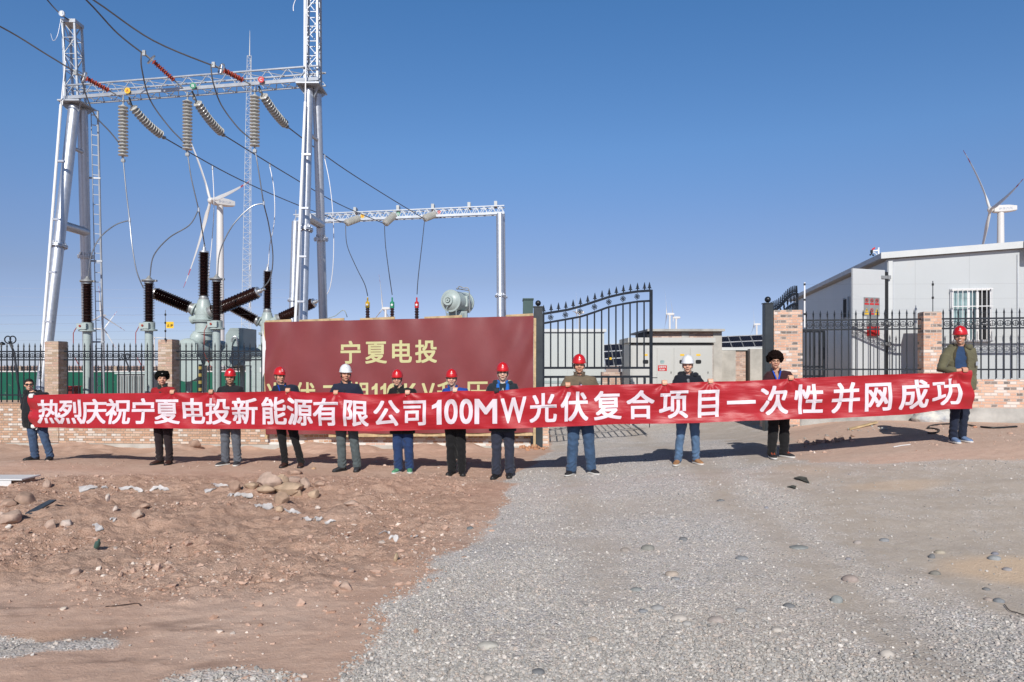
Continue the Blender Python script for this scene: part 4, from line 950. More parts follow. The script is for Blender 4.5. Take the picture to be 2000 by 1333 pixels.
# ------------------------------------------------------------------ insulators
def shed_profile(L, n, r1, r0, r2=None):
    P = [(r0, 0)]; h = L/n
    for i in range(n):
        r = r1 if (r2 is None or i % 2 == 0) else r2; z = i*h
        P += [(r0, z+h*.20), (r*.97, z+h*.45), (r, z+h*.52), (r*.95, z+h*.60), (r0*1.1, z+h*.70)]
    return P+[(r0, L)]
def disc_profile(L, n, r1):
    P = [(.03, 0)]; h = L/n
    for i in range(n):
        z = i*h; P += [(.062, z+h*.02), (.07, z+h*.30), (r1*.84, z+h*.40), (r1, z+h*.54), (r1*.99, z+h*.72), (r1*.58, z+h*.79), (.062, z+h*.88)]
    return P+[(.03, L)]
def insulator(p, q, kind, label, group, sag=0.):
    p, q = Vector(p), Vector(q); ax = (q-p); L = ax.length; ax.normalize()
    r = thing('insulator_string', p, label, 'insulator', group)
    if kind == 'disc':
        n = 15 if sag == 0 else 13; seg = MB()
        if sag:   # the string hangs in a slack curve: lay single discs along it
            pts = [p.lerp(q, t)+Vector((0, 0, -sag*4*t*(1-t))) for t in np.linspace(0, 1, n+1)]
            for i in range(n): e = pts[i+1]-pts[i]; seg.lathe(disc_profile(e.length, 1, .128), pts[i], e, 22)
        else: seg.lathe(disc_profile(L, n, .135), p, ax, 24)
        seg.build('porcelain_discs', M['porc_grey'], r)
        MB().tube([p-ax*.22, p+ax*.02], .022, 8).ball(p-ax*.12, .045, 10, 6).build('top_fitting', M['flange'], r)
        MB().tube([q-ax*.02, q+ax*.18], .022, 8).box(q+ax*.12-Vector((.05, .03, .04)), q+ax*.12+Vector((.05, .03, .04))).build('clamp', M['flange'], r)
    else:
        MB().lathe(shed_profile(L, 11, .080, .040, .066), p, ax, 18).build('silicone_sheds', M['red_rubber'], r)
        a = (Vector((0,0,1))-ax*ax.z).normalized(); b = ax.cross(a)
        MB().ringflat(p-ax*.06, a, b, ax, .155, .125, .03, 28).bar(p-ax*.06-a*.13, p-ax*.06+a*.13, .02).build('grading_ring', M['alu'], r)
        MB().tube([p-ax*.32, p], .02, 8).box(p-ax*.28-Vector((.04, .03, .07)), p-ax*.28+Vector((.04, .03, .07))).build('line_fitting', M['flange'], r)
        MB().tube([q, q+ax*.35], .018, 8).build('beam_fitting', M['flange'], r)
    return r
PH = ('left', 'middle', 'right')
V1 = [(240.5, 206, 306, 20.6), (366, 196, 294, 20.25), (497.5, 186, 287, 19.95)]
for i, (px, y0, y1, d) in enumerate(V1):
    insulator(at(px, y0, d), at(px, y1, d), 'disc', f'grey disc insulator hanging straight down under the {("yellow","green","red")[i]} badge', 'hanging disc insulator strings')
    MB().tube([at(px+1, 185, d), at(px, y0-8, d)], .016, 6).build('hanger_link', M['flange'], COL.objects[[o.name for o in COL.objects if o.name.startswith('insulator_string')][-1]])
T1 = [((258, 208, 20.6), (315, 264, 21.6)), ((384, 199, 20.3), (432, 259, 21.4)), ((513, 185, 20.0), (557, 243, 21.1))]
for i, (a, b) in enumerate(T1):
    r = insulator(at(*a), at(*b), 'disc', f'slanting grey disc insulator by the {("yellow","green","red")[i]} badge on the large gantry', 'slanting disc insulator strings', sag=.07)
    c = ((252, 190), (375, 178), (505, 168))[i]; MB().tube([at(c[0], c[1], a[2]-.1), at(*a)], .024, 8).build('chain_link', M['black'], r)
R1 = [((168, 153, 20.0), (212, 177, 20.5)), ((299, 120, 19.7), (340, 157, 20.15)), ((436, 137, 19.4), (474, 157, 19.85))]
for i, (a, b) in enumerate(R1): insulator(at(*a), at(*b), 'red', f'{PH[i]} red ribbed insulator tied to the top of the large gantry', 'red ribbed insulators')
T2 = [((676, 436, 34.6), (700, 427, 35.2)), ((752, 437, 34.6), (770, 421, 35.2)), ((829, 427, 34.6), (849, 419, 35.2))]
for i, (a, b) in enumerate(T2):
    p, q = at(*a), at(*b); r = thing('insulator_string', p, f'{PH[i]} stubby grey insulator under the beam of the distant gantry', 'insulator', 'insulators of the distant gantry')
    ax = q-p; L = ax.length; MB().lathe([(x*1.35, z) for x, z in disc_profile(L, 8, .135)], p, ax, 20).build('porcelain_discs', M['porc_grey'], r)
    MB().tube([q, q+ax.normalized()*.3], .05, 8).build('beam_fitting', M['flange'], r)

# ------------------------------------------------------------------ conductors
def smooth_pts(P, k=6):
    P = [Vector(p) for p in P]
    if len(P) == 2: return P
    out = []
    for i in range(len(P)-1):
        a, b, c, e = P[max(i-1, 0)], P[i], P[i+1], P[min(i+2, len(P)-1)]
        for j in range(k):
            t = j/k; out.append(.5*((2*b)+(-a+c)*t+(2*a-5*b+4*c-e)*t*t+(-a+3*b-3*c+e)*t**3))
    return out+[P[-1]]
def cable(pts, r, m, label, group=None, name='power_cable', clamps=()):
    P = smooth_pts([at(*p) for p in pts]); mb = MB().tube(P, r, 7)
    o = mb.build(name, M[m]); tag(o, label, 'cable', group)
    for c in clamps:
        p = at(*c); MB().tube([p+Vector((0,0,.06)), p-Vector((0,0,.06))], .035, 8).build('cable_clamp', M['alu'], o)
    return o
GIN = 'incoming line conductors'
cable([(-160, -22, 17.2), (0, 52, 18.8), (90, 106, 19.5), (160, 149, 19.95)], .021, 'wire', 'lowest dark conductor coming in from the upper left to the yellow phase', GIN)
cable([(40, -120, 16.5), (168, 0, 18.2), (230, 66, 19.1), (293, 115, 19.65)], .021, 'wire', 'steep dark conductor coming in from the top edge to the middle red insulator', GIN)
cable([(40, -88, 16.2), (182, 0, 17.6), (300, 80, 18.6), (430, 134, 19.35)], .021, 'wire', 'long dark conductor coming in from the top edge to the right red insulator', GIN)
cable([(30, -80, 19.2), (92, 0, 20.6), (122, 31, 20.95), (147, 45, 21.2)], .018, 'wire', 'dark earth wire tied to the top of the left lattice mast', None, clamps=((120, 28, 20.9),))
MBo = MB().ringflat(at(121, 27, 20.9), (1,0,0), (0,0,1), (0,1,0), .085, .03, .05, 18); tag(MBo.build('pulley', M['alu']), 'small round fitting on the earth wire above the left mast', 'pulley')
cable([(119, 38, 20.9), (112, 70, 20.8), (104, 80, 20.8), (99, 66, 20.8)], .006, 'wire_white', 'thin white wire curl dangling beside the left lattice mast')
cable([(119, 36, 20.95), (122, 60, 20.9), (127, 130, 20.85), (122, 205, 20.7)], .010, 'wire_alu', 'thin earth lead running down the left lattice mast')
cable([(577, 0, 19.6), (573, 12, 19.6), (573, 22, 19.6)], .010, 'wire_white', 'short white wire end near the right lattice mast')
GSP = 'span conductors between the gantries'
cable([(318, 268, 21.7), (450, 342, 26.), (560, 392, 31.), (676, 437, 34.6)], .019, 'wire', 'span conductor falling from the yellow phase to the distant gantry', GSP, clamps=((415, 328, 25.),))
cable([(435, 263, 21.5), (560, 340, 26.5), (660, 398, 31.5), (752, 438, 34.6)], .019, 'wire', 'span conductor falling from the green phase to the distant gantry', GSP, clamps=((527, 322, 25.3),))
cable([(560, 247, 21.2), (660, 322, 26.5), (750, 380, 31.), (829, 428, 34.6)], .019, 'wire', 'span conductor falling from the red phase to the distant gantry', GSP, clamps=((634, 306, 25.),))
GJ = 'slack jumper cables on the large gantry'
cable([(160, 150, 19.95), (166, 180, 20.1), (185, 225, 20.4), (215, 258, 20.55), (235, 285, 20.6), (239, 309, 20.6)], .019, 'wire', 'slack jumper bowing down to the left hanging insulator', GJ)
cable([(276, 104, 19.4), (277, 135, 19.5), (293, 195, 20.0), (330, 248, 20.2), (360, 280, 20.25), (365, 298, 20.25)], .019, 'wire', 'slack jumper bowing down to the middle hanging insulator', GJ)
cable([(412, 129, 19.2), (416, 160, 19.3), (432, 205, 19.7), (465, 250, 19.9), (493, 275, 19.95), (497, 290, 19.95)], .019, 'wire', 'slack jumper bowing down to the right hanging insulator', GJ)
GD = 'drop leads to the switchgear'
cable([(240.5, 312, 20.6), (246, 370, 20.6), (253, 430, 20.6), (258, 480, 20.5), (267, 530, 20.5), (280, 563, 20.6)], .017, 'wire_alu', 'drop lead from the left hanging insulator to the slanted bushing', GD, clamps=((253, 430, 20.6),))
cable([(252, 431, 20.6), (225, 440, 20.4), (195, 465, 20.1), (178, 500, 20.0), (172, 543, 20.0)], .017, 'wire_alu', 'branch lead curving down to the left arrester', GD)
cable([(366, 299, 20.25), (374, 350, 20.3), (388, 410, 20.5), (394, 445, 20.9), (400, 482, 21.5)], .017, 'wire_alu', 'drop lead from the middle hanging insulator to the upright bushing', GD, clamps=((388, 410, 20.5),))
cable([(387, 411, 20.5), (370, 440, 20.3), (330, 465, 20.1), (300, 500, 20.0), (293, 540, 20.0)], .017, 'wire_alu', 'branch lead curving down to the middle arrester', GD)
cable([(498, 292, 19.95), (506, 340, 20.0), (515, 397, 20.2), (525, 440, 20.8), (533, 500, 21.2), (527, 545, 21.4), (507, 568, 21.4)], .017, 'wire_alu', 'drop lead from the right hanging insulator looping to the slanted bushing', GD, clamps=((515, 397, 20.2),))
cable([(514, 398, 20.2), (490, 405, 20.1), (455, 440, 20.), (430, 490, 20.0), (425, 538, 20.0)], .017, 'wire_alu', 'branch lead curving down to the right arrester', GD)
GW = 'pale leads dropping from the span conductors'
cable([(415, 330, 25.), (418, 400, 25.), (414, 470, 25.), (405, 560, 25.)], .015, 'wire_white', 'pale lead dropping beside the big turbine tower', GW)
cable([(527, 326, 25.3), (535, 370, 25.3), (536, 430, 25.3), (527, 480, 25.3), (524, 522, 25.3)], .015, 'wire_white', 'pale lead dropping to the second upright bushing', GW)
cable([(634, 310, 25.), (644, 360, 25.), (651, 430, 25.), (651, 510, 25.), (645, 560, 25.), (637, 577, 25.)], .015, 'wire_white', 'pale lead hanging free right of the gantry leg', GW)
GT = 'thin leads from the distant gantry to the transformer'
cable([(675, 441, 34.6), (678, 480, 34.), (697, 525, 32.), (712, 555, 29.), (718, 578, 28.3)], .018, 'wire', 'thin lead curving to the yellow capped bushing', GT)
cable([(751, 442, 34.6), (753, 480, 33.), (760, 535, 30.), (766, 576, 28.3)], .018, 'wire', 'thin lead curving to the green capped bushing', GT)
cable([(829, 432, 34.6), (825, 470, 33.), (817, 540, 30.), (814.5, 575, 28.3)], .018, 'wire', 'thin lead curving to the red capped bushing', GT)
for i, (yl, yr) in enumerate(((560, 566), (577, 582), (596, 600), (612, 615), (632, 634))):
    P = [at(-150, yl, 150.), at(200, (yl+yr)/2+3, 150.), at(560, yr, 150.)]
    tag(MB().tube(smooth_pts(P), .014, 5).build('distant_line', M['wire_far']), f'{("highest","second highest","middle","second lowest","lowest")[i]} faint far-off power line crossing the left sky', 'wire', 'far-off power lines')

# ------------------------------------------------------------------ arresters, switchgear, transformer
def arrester(px, y_top, d, label):
    b = at(px, HZ, d); r = thing('surge_arrester', (b.x, d, 0), label, 'arrester', 'brown arresters on grey pipes')
    s = d/F; zt = Zp(y_top, d); zp0, zp1 = Zp(y_top+82, d), Zp(y_top+6, d); c = Vector((b.x, d, 0))
    MB().tube([c+Vector((0,0,-.4)), c+Vector((0,0,zp0-.2))], .108, 24).build('pipe_column', M['tank'], r)
    MB().lathe([(.10, zp0-.24), (.22, zp0-.24), (.22, zp0-.20), (.16, zp0-.19), (.16, zp0)], c, (0,0,1), 20).box(c+Vector((-.16, -.24, zp0-.19)), c+Vector((.1, -.15, zp0-.03))).build('base_housing', M['tank'], r)
    MB().lathe([(.03, 0), (.03, .02)], c+Vector((-.06, -.243, zp0-.1)), (0,-1,0), 12).build('counter_dial', M['red_rubber'], r)
    MB().lathe([(a, zp0+z) for a, z in shed_profile(zp1-zp0, 24, .155, .095, .142)], c, (0,0,1), 24).build('porcelain_sheds', M['porc_brown'], r)
    MB().lathe([(.12, zp1), (.12, zp1+.06), (.19, zp1+.065), (.19, zp1+.10), (.10, zp1+.105), (.05, zp1+.17), (.02, zp1+.22)], c, (0,0,1), 24).box(c+Vector((-.20, -.04, zp1+.05)), c+Vector((.22, .04, zp1+.10))).build('top_cap', M['flange'], r)
    MB().tube([c+Vector((-.16, -.2, zp0-.1)), c+Vector((-.24, -.25, zp0-.3)), c+Vector((-.27, -.2, zp0-.9)), c+Vector((-.12, -.1, zp0-1.3))], .012, 6).build('counter_lead', M['red_rubber'], r)
    return r
arrester(170.5, 549, 20., 'brown porcelain arrester on a grey pipe beside the left gantry leg')
arrester(291, 548, 20., 'brown porcelain arrester on a grey pipe left of the yellow warning plate')
arrester(423, 545, 20., 'brown porcelain arrester on a grey pipe in front of the turbine tower')

def bushing(root, p, q, r1, n, neck=True, name='bushing'):
    p, q = Vector(p), Vector(q); ax = q-p; L = ax.length; ax.normalize()
    o = MB().lathe(shed_profile(L, n, r1, r1*.62, r1*.9), p, ax, 24).build(name, M['porc_brown'], root)
    MB().lathe([(r1*.86, -.16), (r1*.86, -.06), (r1*.80, -.05), (r1*.74, .02)], p, ax, 24).build('collar', M['flange'], o)
    MB().lathe([(r1*.80, 0), (r1*.80, .05), (r1*.35, .06), (r1*.32, .16), (r1*.15, .17), (r1*.15, .26)], q, ax, 20).build('terminal', M['alu'], o)
    return o
def switchgear(px, d, yb0, yb1, rpx, lp, lq, rp, rq, ybot, label):
    c = at(px, HZ, d); c.z = 0; r = thing('gas_switchgear', c, label, 'switchgear', 'grey tank switchgear with brown bushings'); k = d/F
    R0 = rpx*k; thin = d < 23; z0 = Zp(yb1+8, d)
    t = MB().lathe([(R0*.6, z0+.02), (R0*.72, z0), (R0*.75, z0-.06), (R0*.95, z0-.18), (R0, z0-.32), (R0, Zp(ybot, d))], c, (0,0,1), 28)
    for zz in (Zp(yb1+48, d), Zp(yb1+72, d)): t.lathe([(R0, zz-.04), (R0+.07, zz-.04), (R0+.07, zz-.008), (R0, zz-.008)], c, (0,0,1), 28).lathe([(R0, zz+.008), (R0+.07, zz+.008), (R0+.07, zz+.04), (R0, zz+.04)], c, (0,0,1), 28)
    t.build('upright_tank', M['tank'], r)
    bushing(r, at(px, yb1, d), at(px+.5, yb0, d), 11.*k if thin else 9.*k, 30)
    for (p, q) in ((lp, lq), (rp, rq)):
        p_, q_ = at(*p), at(*q); ax = (q_-p_).normalized(); rr = 12.5*k if thin else 10.5*k
        bushing(r, p_, q_, rr, 30, name='slanted_bushing')
        MB().lathe([(rr*.66, -.75), (rr*.66, -.16), (rr*1.0, -.155), (rr*1.0, -.11), (rr*.66, -.10)], p_, ax, 24).build('bushing_branch', M['tank'], r)
    # lower busbar tanks on a frame
    zc = Zp(ybot+22, d)
    MB().ball(c+Vector((-.10, -.12, Zp(ybot-3, d))), R0*1.05, 20, 12).build('elbow_casting', M['tank'], r)
    MB().lathe([(R0*.2, -.02), (R0*1.55, 0), (R0*1.6, .05), (R0*1.6, 1.9), (R0*1.55, 1.95), (R0*.2, 1.97)], c+Vector((-.3, -.5, zc)), (.12, 1, 0), 28).build('lying_tank', M['tank'], r)
    MB().lathe([(R0*.2, -.02), (R0*1.3, 0), (R0*1.3, 1.5), (R0*.2, 1.52)], c+Vector((.9, -.2, zc-.15)), (.1, 1, 0), 28).build('lying_tank', M['tank_dark'], r)
    f = MB()
    for dx in (-.45, .75, 1.35):
        for dy in (0., 1.1): f.box(c+Vector((dx-.06, dy-.06, -.4)), c+Vector((dx+.06, dy+.06, zc-.3)))
    f.box(c+Vector((-.55, -.1, zc-.42)), c+Vector((1.5, .02, zc-.30))); f.build('support_frame', M['tank'], r)
    return r
s1 = switchgear(398, 21.5, 494, 579, 15.5, (370, 601, 21.4), (303, 573, 21.2), (416, 608, 21.4), (503, 571, 21.2), 665, 'grey tank switchgear with a tall upright bushing left of the billboard')
d = 21.8
cb = MB().add([at(440, 720, d), at(475, 720, d), at(475, 641, d), at(449, 641, d), at(440, 655, d)]+[p+Vector((.05, 1.0, 0)) for p in (at(440, 720, d), at(475, 720, d), at(475, 641, d), at(449, 641, d), at(440, 655, d))], [(0,1,2,3,4),(9,8,7,6,5),(0,5,6,1),(1,6,7,2),(2,7,8,3),(3,8,9,4),(4,9,5,0)]).build('mechanism_box', M['tank_dark'], s1, smooth=0, bevel=.01)
MB().tube(smooth_pts([at(452, 668, d-.1), at(456, 659, d-.12), at(463, 662, d-.1), at(465, 690, d-.05)]), .03, 8).build('flexible_hose', M['alu'], s1)
MB().box(at(354, 745, 20.9), (at(381, 0, 20.9).x, 21.3, at(0, 670, 20.9).z)).build('control_box', M['tank'], s1)
MB().lathe([(.42, 0), (.45, .03), (.45, .06)], at(366, 716, 20.9), (0,-1,0), 28).build('round_hatch', M['tank'], s1)
sp_ = MB().tube([at(391, 800, 20.6), at(391, 712, 20.6)], .045, 10).build('striped_post', M['black'], s1)
for yy in (716, 730, 744, 758): MB().tube([at(391, yy+6, 20.6), at(391, yy, 20.6)], .048, 10).build('yellow_band', mat('faded_yellow', (.40,.30,.08), .6), sp_)
switchgear(522, 25., 531, 604, 12.5, (499, 625, 24.9), (442, 594, 24.7), (549, 621, 24.9), (612, 592, 24.7), 690, 'grey tank switchgear with its upright bushing just left of the billboard corner')
r = thing('grey_locker', at(505, 760, 20.), 'pale grey locker with a white notice at the billboard left edge', 'locker')
MB().box(at(491, 840, 20.), (at(513, 0, 20.).x, 20.5, at(0, 697, 20.).z)).build('casing', M['tank'], r, bevel=.01); MB().box(at(507.5, 728, 19.985), (at(512, 0, 20.).x, 19.998, at(0, 718, 20.).z)).build('notice', M['white'], r)

tr = thing('power_transformer', (X(790, 28.5), 28.5, 0), 'power transformer with coloured bushing caps and round conservator above the billboard', 'transformer')
MB().box((X(690, 28.5), 28., .2), (X(900, 28.5), 30., 2.6)).build('tank', M['tank'], tr, bevel=.03)
for px, m, lt in ((718, 'yellow', 'A'), (766, 'green_badge', 'B'), (814, 'red', 'C')):
    c = at(px, 640, 28.3); zt = Zp(602, 28.3)
    o = MB().lathe([(a, z+2.5) for a, z in shed_profile(zt-2.5, 16, .098, .062, .088)], (c.x, 28.3, 0), (0,0,1), 20).build('bushing', M['porc_brown'], tr)
    MB().lathe([(.085, zt), (.085, zt+.22), (.07, zt+.24), (.03, zt+.27), (.03, zt+.42)], (c.x, 28.3, 0), (0,0,1), 20).build('coloured_cap', M[m], o)
    mb = MB().lathe([(.045, 0), (.045, .01)], (c.x, 28.3-.086, zt+.12), (0,-1,0), 14); mb.build('phase_disc', M['white'], o)
cc = at(880.5, 588, 27.3); ax = Vector((.42, .905, 0)).normalized()
o = MB().lathe([(.05, -.16), (.20, -.15), (.30, -.09), (.36, -.03), (.43, -.02), (.43, .04), (.40, .04), (.40, 1.05), (.43, 1.05), (.43, 1.11), (.05, 1.2)], cc, ax, 32).build('conservator', M['tank'], tr)
MB().ringflat(cc-ax*.19, (.95,-.3,0), (0,0,1), ax, .19, .11, .10, 24).ringflat(cc-ax*.22, (.95,-.3,0), (0,0,1), ax, .08, .03, .1, 18).build('oil_gauge', M['tank'], o)
MB().box(at(905, 599, 27.6), (at(913, 0, 27.6).x, 27.9, at(0, 578, 27.6).z)).build('relay_box', M['tank'], o)
MB().tube(smooth_pts([at(893, 566, 27.2), at(897, 560, 27.3), at(905, 563, 27.3), at(916, 567, 27.3), at(917, 612, 27.3)]), .022, 6).tube([at(891, 564, 27.3), at(916, 568, 27.6)], .02, 6).build('oil_pipe', M['flange'], o)
mb = MB()
for px in (875, 904): mb.tube([at(px, 612, 27.2), at(px, 680, 27.2)], .05, 8)
mb.tube(smooth_pts([at(876, 596, 27.15), at(871, 606, 27.1), at(874, 625, 27.1)]), .02, 6); mb.tube([at(891, 604, 27.2), at(891, 660, 27.2)], .02, 6)
mb.box(at(876, 650, 27.5), (at(912, 0, 27.5).x, 27.9, at(0, 608, 27.5).z)); mb.build('conservator_stand', M['tank_dark'], tr)
cable([(640, 622, 24.), (655, 617, 24.), (668, 607, 24.), (674, 609, 24.), (678, 620, 24.)], .014, 'tank_dark', 'thin grey-green pipe curling over the billboard top')

# ------------------------------------------------------------------ masts and wind turbines
m_ = thing('lattice_tower', at(481, HZ, 75.), 'very tall thin lattice communication mast behind the large gantry', 'mast'); m_.location.z = 0
mb = MB(); bt = at(481.5, HZ, 75.); bt.z = -.5; tp = at(487.5, 110, 75.); lattice_mast(mb, bt, tp, .92, .34, 62, .034, .018, tri=True); mb.build('lattice', M['trim_white'], m_)
MB().tube([tp, at(488, 60, 75.)], [.06, .015], 6).build('spike', M['trim_white'], m_)
MB().box(at(487, 600, 74.6), at(489.5, 587, 74.8)).box(at(486.5, 527, 74.6), at(489, 518, 74.8)).build('antenna_box', M['white'], m_)

def airfoil(root, hub, dirv, axis, L, label, chord, red=True):
    """tapered, twisted, pre-bent blade"""
    d, a = Vector(dirv).normalized(), Vector(axis).normalized(); c = d.cross(a).normalized(); n = 26; seg = 14
    mats = [M['turbine'], M['turbine_red']]; V = []; FQ = []; mi = []
    for i in range(n+1):
        t = i/n; r_ = L*(.02+.98*t)
        if t < .18: w = chord*(.45+.55*(t/.18)**1.5)
        else: w = chord*(1-.86*((t-.18)/.82)**.85)
        th = w*(.9 if t < .05 else max(.16, .9-4.8*(t-.05))) ; tw = R(22)*(1-t)**2
        ctr = hub+d*r_+a*(L*.075*t*t)
        for k in range(seg):
            q = 2*math.pi*k/seg; x = math.cos(q)*w/2+w*.12*(t > .1); y = math.sin(q)*th/2
            V.append(ctr+c*(x*math.cos(tw)-y*math.sin(tw))+a*(x*math.sin(tw)+y*math.cos(tw)))
    for i in range(n):
        t = (i+.5)/n
        for k in range(seg): FQ.append([i*seg+k, i*seg+(k+1) % seg, (i+1)*seg+(k+1) % seg, (i+1)*seg+k]); mi.append(1 if red and (.77 < t < .86 or t > .93) else 0)
    FQ.append([n*seg+k for k in range(seg)]); mi.append(1 if red else 0)
    mb = MB().add(V, FQ); o = mb.build('blade', mats[0], root, smooth=3)
    o.data.materials.append(mats[1]); o.data.polygons.foreach_set('material_index', mi); return o
def turbine(px, py, H, yaw_e, az, label, text=True, towerw=1.0, L=None, red=True):
    """hub pixel, hub height above the eye decides the distance; yaw_e = horizontal rotor-plane vector; az = blade angles"""
    d = (H-CH)*F/(HZ-py); hub = at(px, py, d); L = L or H*.56
    e = Vector((yaw_e[0], yaw_e[1], 0)).normalized(); ax = Vector((-e.y, e.x, 0)); ax = -ax if ax.x > 0 else ax
    r = thing('wind_turbine', (hub.x, hub.y, 0), label, 'wind turbine', 'white wind turbines'); k = H/80.
    back = -ax; base = hub+back*4.6*k; s = k
    MB().tube([Vector((base.x, base.y, -2)), Vector((base.x, base.y, hub.z-1.5*s))], [2.15*s*towerw, 1.45*s*towerw], 28).build('tower', M['turbine'], r)
    u = Vector((0,0,1)); nb = MB(); prof = [(1.4, 1.55, 1.6), (3., 1.75, 1.75), (8., 1.75, 1.65), (11.2, 1.65, 1.15)]
    V = []; sd = ax.cross(u)
    for (b_, hw, hh) in prof:
        c = hub+back*b_*s+u*.1*s
        V += [c+sd*(hw*s*x)+u*(hh*s*z) for x, z in ((-1,-.8),(-.85,-1),(.85,-1),(1,-.8),(1,.8),(.85,1),(-.85,1),(-1,.8))]
    FQ = [[i*8+j, i*8+(j+1) % 8, (i+1)*8+(j+1) % 8, (i+1)*8+j] for i in range(3) for j in range(8)]+[list(range(8))[::-1], [24+j for j in range(8)]]
    nac = nb.add(V, FQ).build('nacelle', M['turbine'], r, smooth=.5)
    MB().ball(hub+back*.2*s, (1.5*s,)*3, 18, 12).build('hub', M['turbine'], r)
    if text:
        side = sd if (hub+sd).xy.length < (hub-sd).xy.length else -sd
        a = back if side.cross(u).dot(back) < 0 or True else ax
        right = Vector((0,0,1)).cross(-side); right = right.normalized()
        mb = MB(); st = hub+back*(3.0*s)+side*1.80*s-u*.55*s
        if right.dot(back) < 0: st = st+back*6.2*s
        text_on(mb, '风力发电', st, right, u, 6.0*s, 1.15*s, .0); mb.build('nacelle_lettering', mat('faded_blue_print', (.42,.47,.58), .5), nac, smooth=0)
        MB().prism([(-1, -.7), (1, -.7), (1, .8), (-1, .8)], hub+back*11.25*s+u*.2*s, sd*s, u*s, back*s, .05).build('rear_vent', M['tank_dark'], nac)
    for q in az:
        q = R(q); airfoil(r, hub, e*math.sin(q)+u*math.cos(q), ax, L, '', 2.7*s, red)
    return r
turbine(411, 392, 80, (.72, -.69), (90, -30, 210), 'big white wind turbine behind the arresters with a blade pointing right', L=46)
turbine(1934, 410, 80, (-.25, -.97), (85, -35, 205), 'big white wind turbine rising over the cabin roof', L=46)
turbine(197, 617, 80, (.50, .86), (118, -2, 238), 'white wind turbine right of the left arrester with one blade slanting down', L=46, text=False)
turbine(203, 643, 80, (.9, .45), (32, 152, 272), 'small distant wind turbine just right of the left arrester', L=46, text=False)
turbine(301, 660, 80, (.8, .5), (-30, 90, 210), 'tiny distant wind turbine right of the middle arrester', L=42, text=False, red=False)
turbine(747, 603, 80, (.25, .96), (-5, 115, 235), 'white wind turbine between the yellow and green capped bushings', L=46, text=False)
turbine(1302, 614, 80, (.15, .98), (10, 130, 250), 'left one of the paired tiny wind turbines over the brick outbuilding', L=40, text=False, red=False)
turbine(1315, 621, 80, (.3, .95), (-40, 80, 200), 'right one of the paired tiny wind turbines over the brick outbuilding', L=40, text=False, red=False)
turbine(1473, 634, 80, (.2, .97), (0, 120, 240), 'tiny distant wind turbine over the solar array', L=36, text=False, red=False)
turbine(1126, 611, 80, (.2, .97), (30, 150, 270), 'distant wind turbine tower seen through the left gate leaf', L=36, text=False, red=False)
# ------------------------------------------------------------------ the banner
TOP = [(55,774),(80,771.5),(160,769.5),(245,768.5),(340,767.5),(450,767),(560,764),(600,767.5),(656,766.5),(720,771.5),(796,768.5),(840,767.5),(889,763.5),(970,764.5),(1030,758),(1108,753.5),(1200,752),(1297,749.5),(1400,745.5),(1450,745),(1543,740),(1600,737.5),(1700,733),(1790,730),(1850,729),(1897,723.5)]
BOT = [(57,833.5),(65,835),(130,836.5),(200,836.5),(300,837),(400,838),(520,838.5),(590,841),(650,841),(720,843),(800,841.5),(900,838),(1000,837),(1100,834),(1200,829),(1300,828),(1370,826),(1450,822),(1508,821),(1540,819),(1600,819),(1700,814),(1780,810),(1820,804),(1850,799),(1903,799)]
PD = [(60, 13.75), (318, 12.95), (449, 12.85), (553, 12.65), (675, 12.2), (785, 12.0), (888, 11.85), (980, 11.5), (1130, 11.2), (1340, 11.2), (1517, 11.0), (1877, 10.65)]
ip = lambda tab, x: float(np.interp(x, [a for a, _ in tab], [b for _, b in tab]))
HANDS = [336, 412, 563, 656, 796, 889, 970, 1108, 1297, 1388, 1543, 1870]
def banner(px, v, lift=0.):
    """banner surface: px along the photo row, v 0 bottom .. 1 top"""
    yt, yb = ip(TOP, px), ip(BOT, px); d = ip(PD, px)
    p = at(px, yb+(yt-yb)*v, d)
    w = .030*math.sin(px*.021+v*2.2)*math.sin(px*.0051+1)+.013*math.sin(px*.047-v*5.+1.3*math.sin(px*.013))+.006*math.sin(px*.11+v*9+2*math.sin(px*.021))
    w += .017*math.sin(v*7.5+px*.012+1.5*math.sin(px*.006))*(1-v)**.4+.009*math.sin(v*15-px*.019+2*math.sin(px*.009))*(.4+.6*math.sin(px*.0083+2))
    for h in HANDS:          # creases fanning out below each hand
        dx = (px-h)/60.; r = math.hypot(dx, (1-v)*1.1)
        if r < 1.5: w += .026*math.sin(math.atan2(dx, (1-v)*1.1+.02)*7+h)*math.exp(-r*1.9)*min(1, r*5)
    for e, s in ((56, 1), (1900, -1)):
        r = abs(px-e)/70.
        if r < 2: w += .03*math.sin(v*11+px*.03)*math.exp(-r*1.9)
    return p+Vector((0, w-lift, 0))
bn = thing('banner', (banner(1000, .5).x, banner(1000, .5).y, banner(1000, 0).z), 'long red cloth banner with white writing held up by the row of people', 'banner')
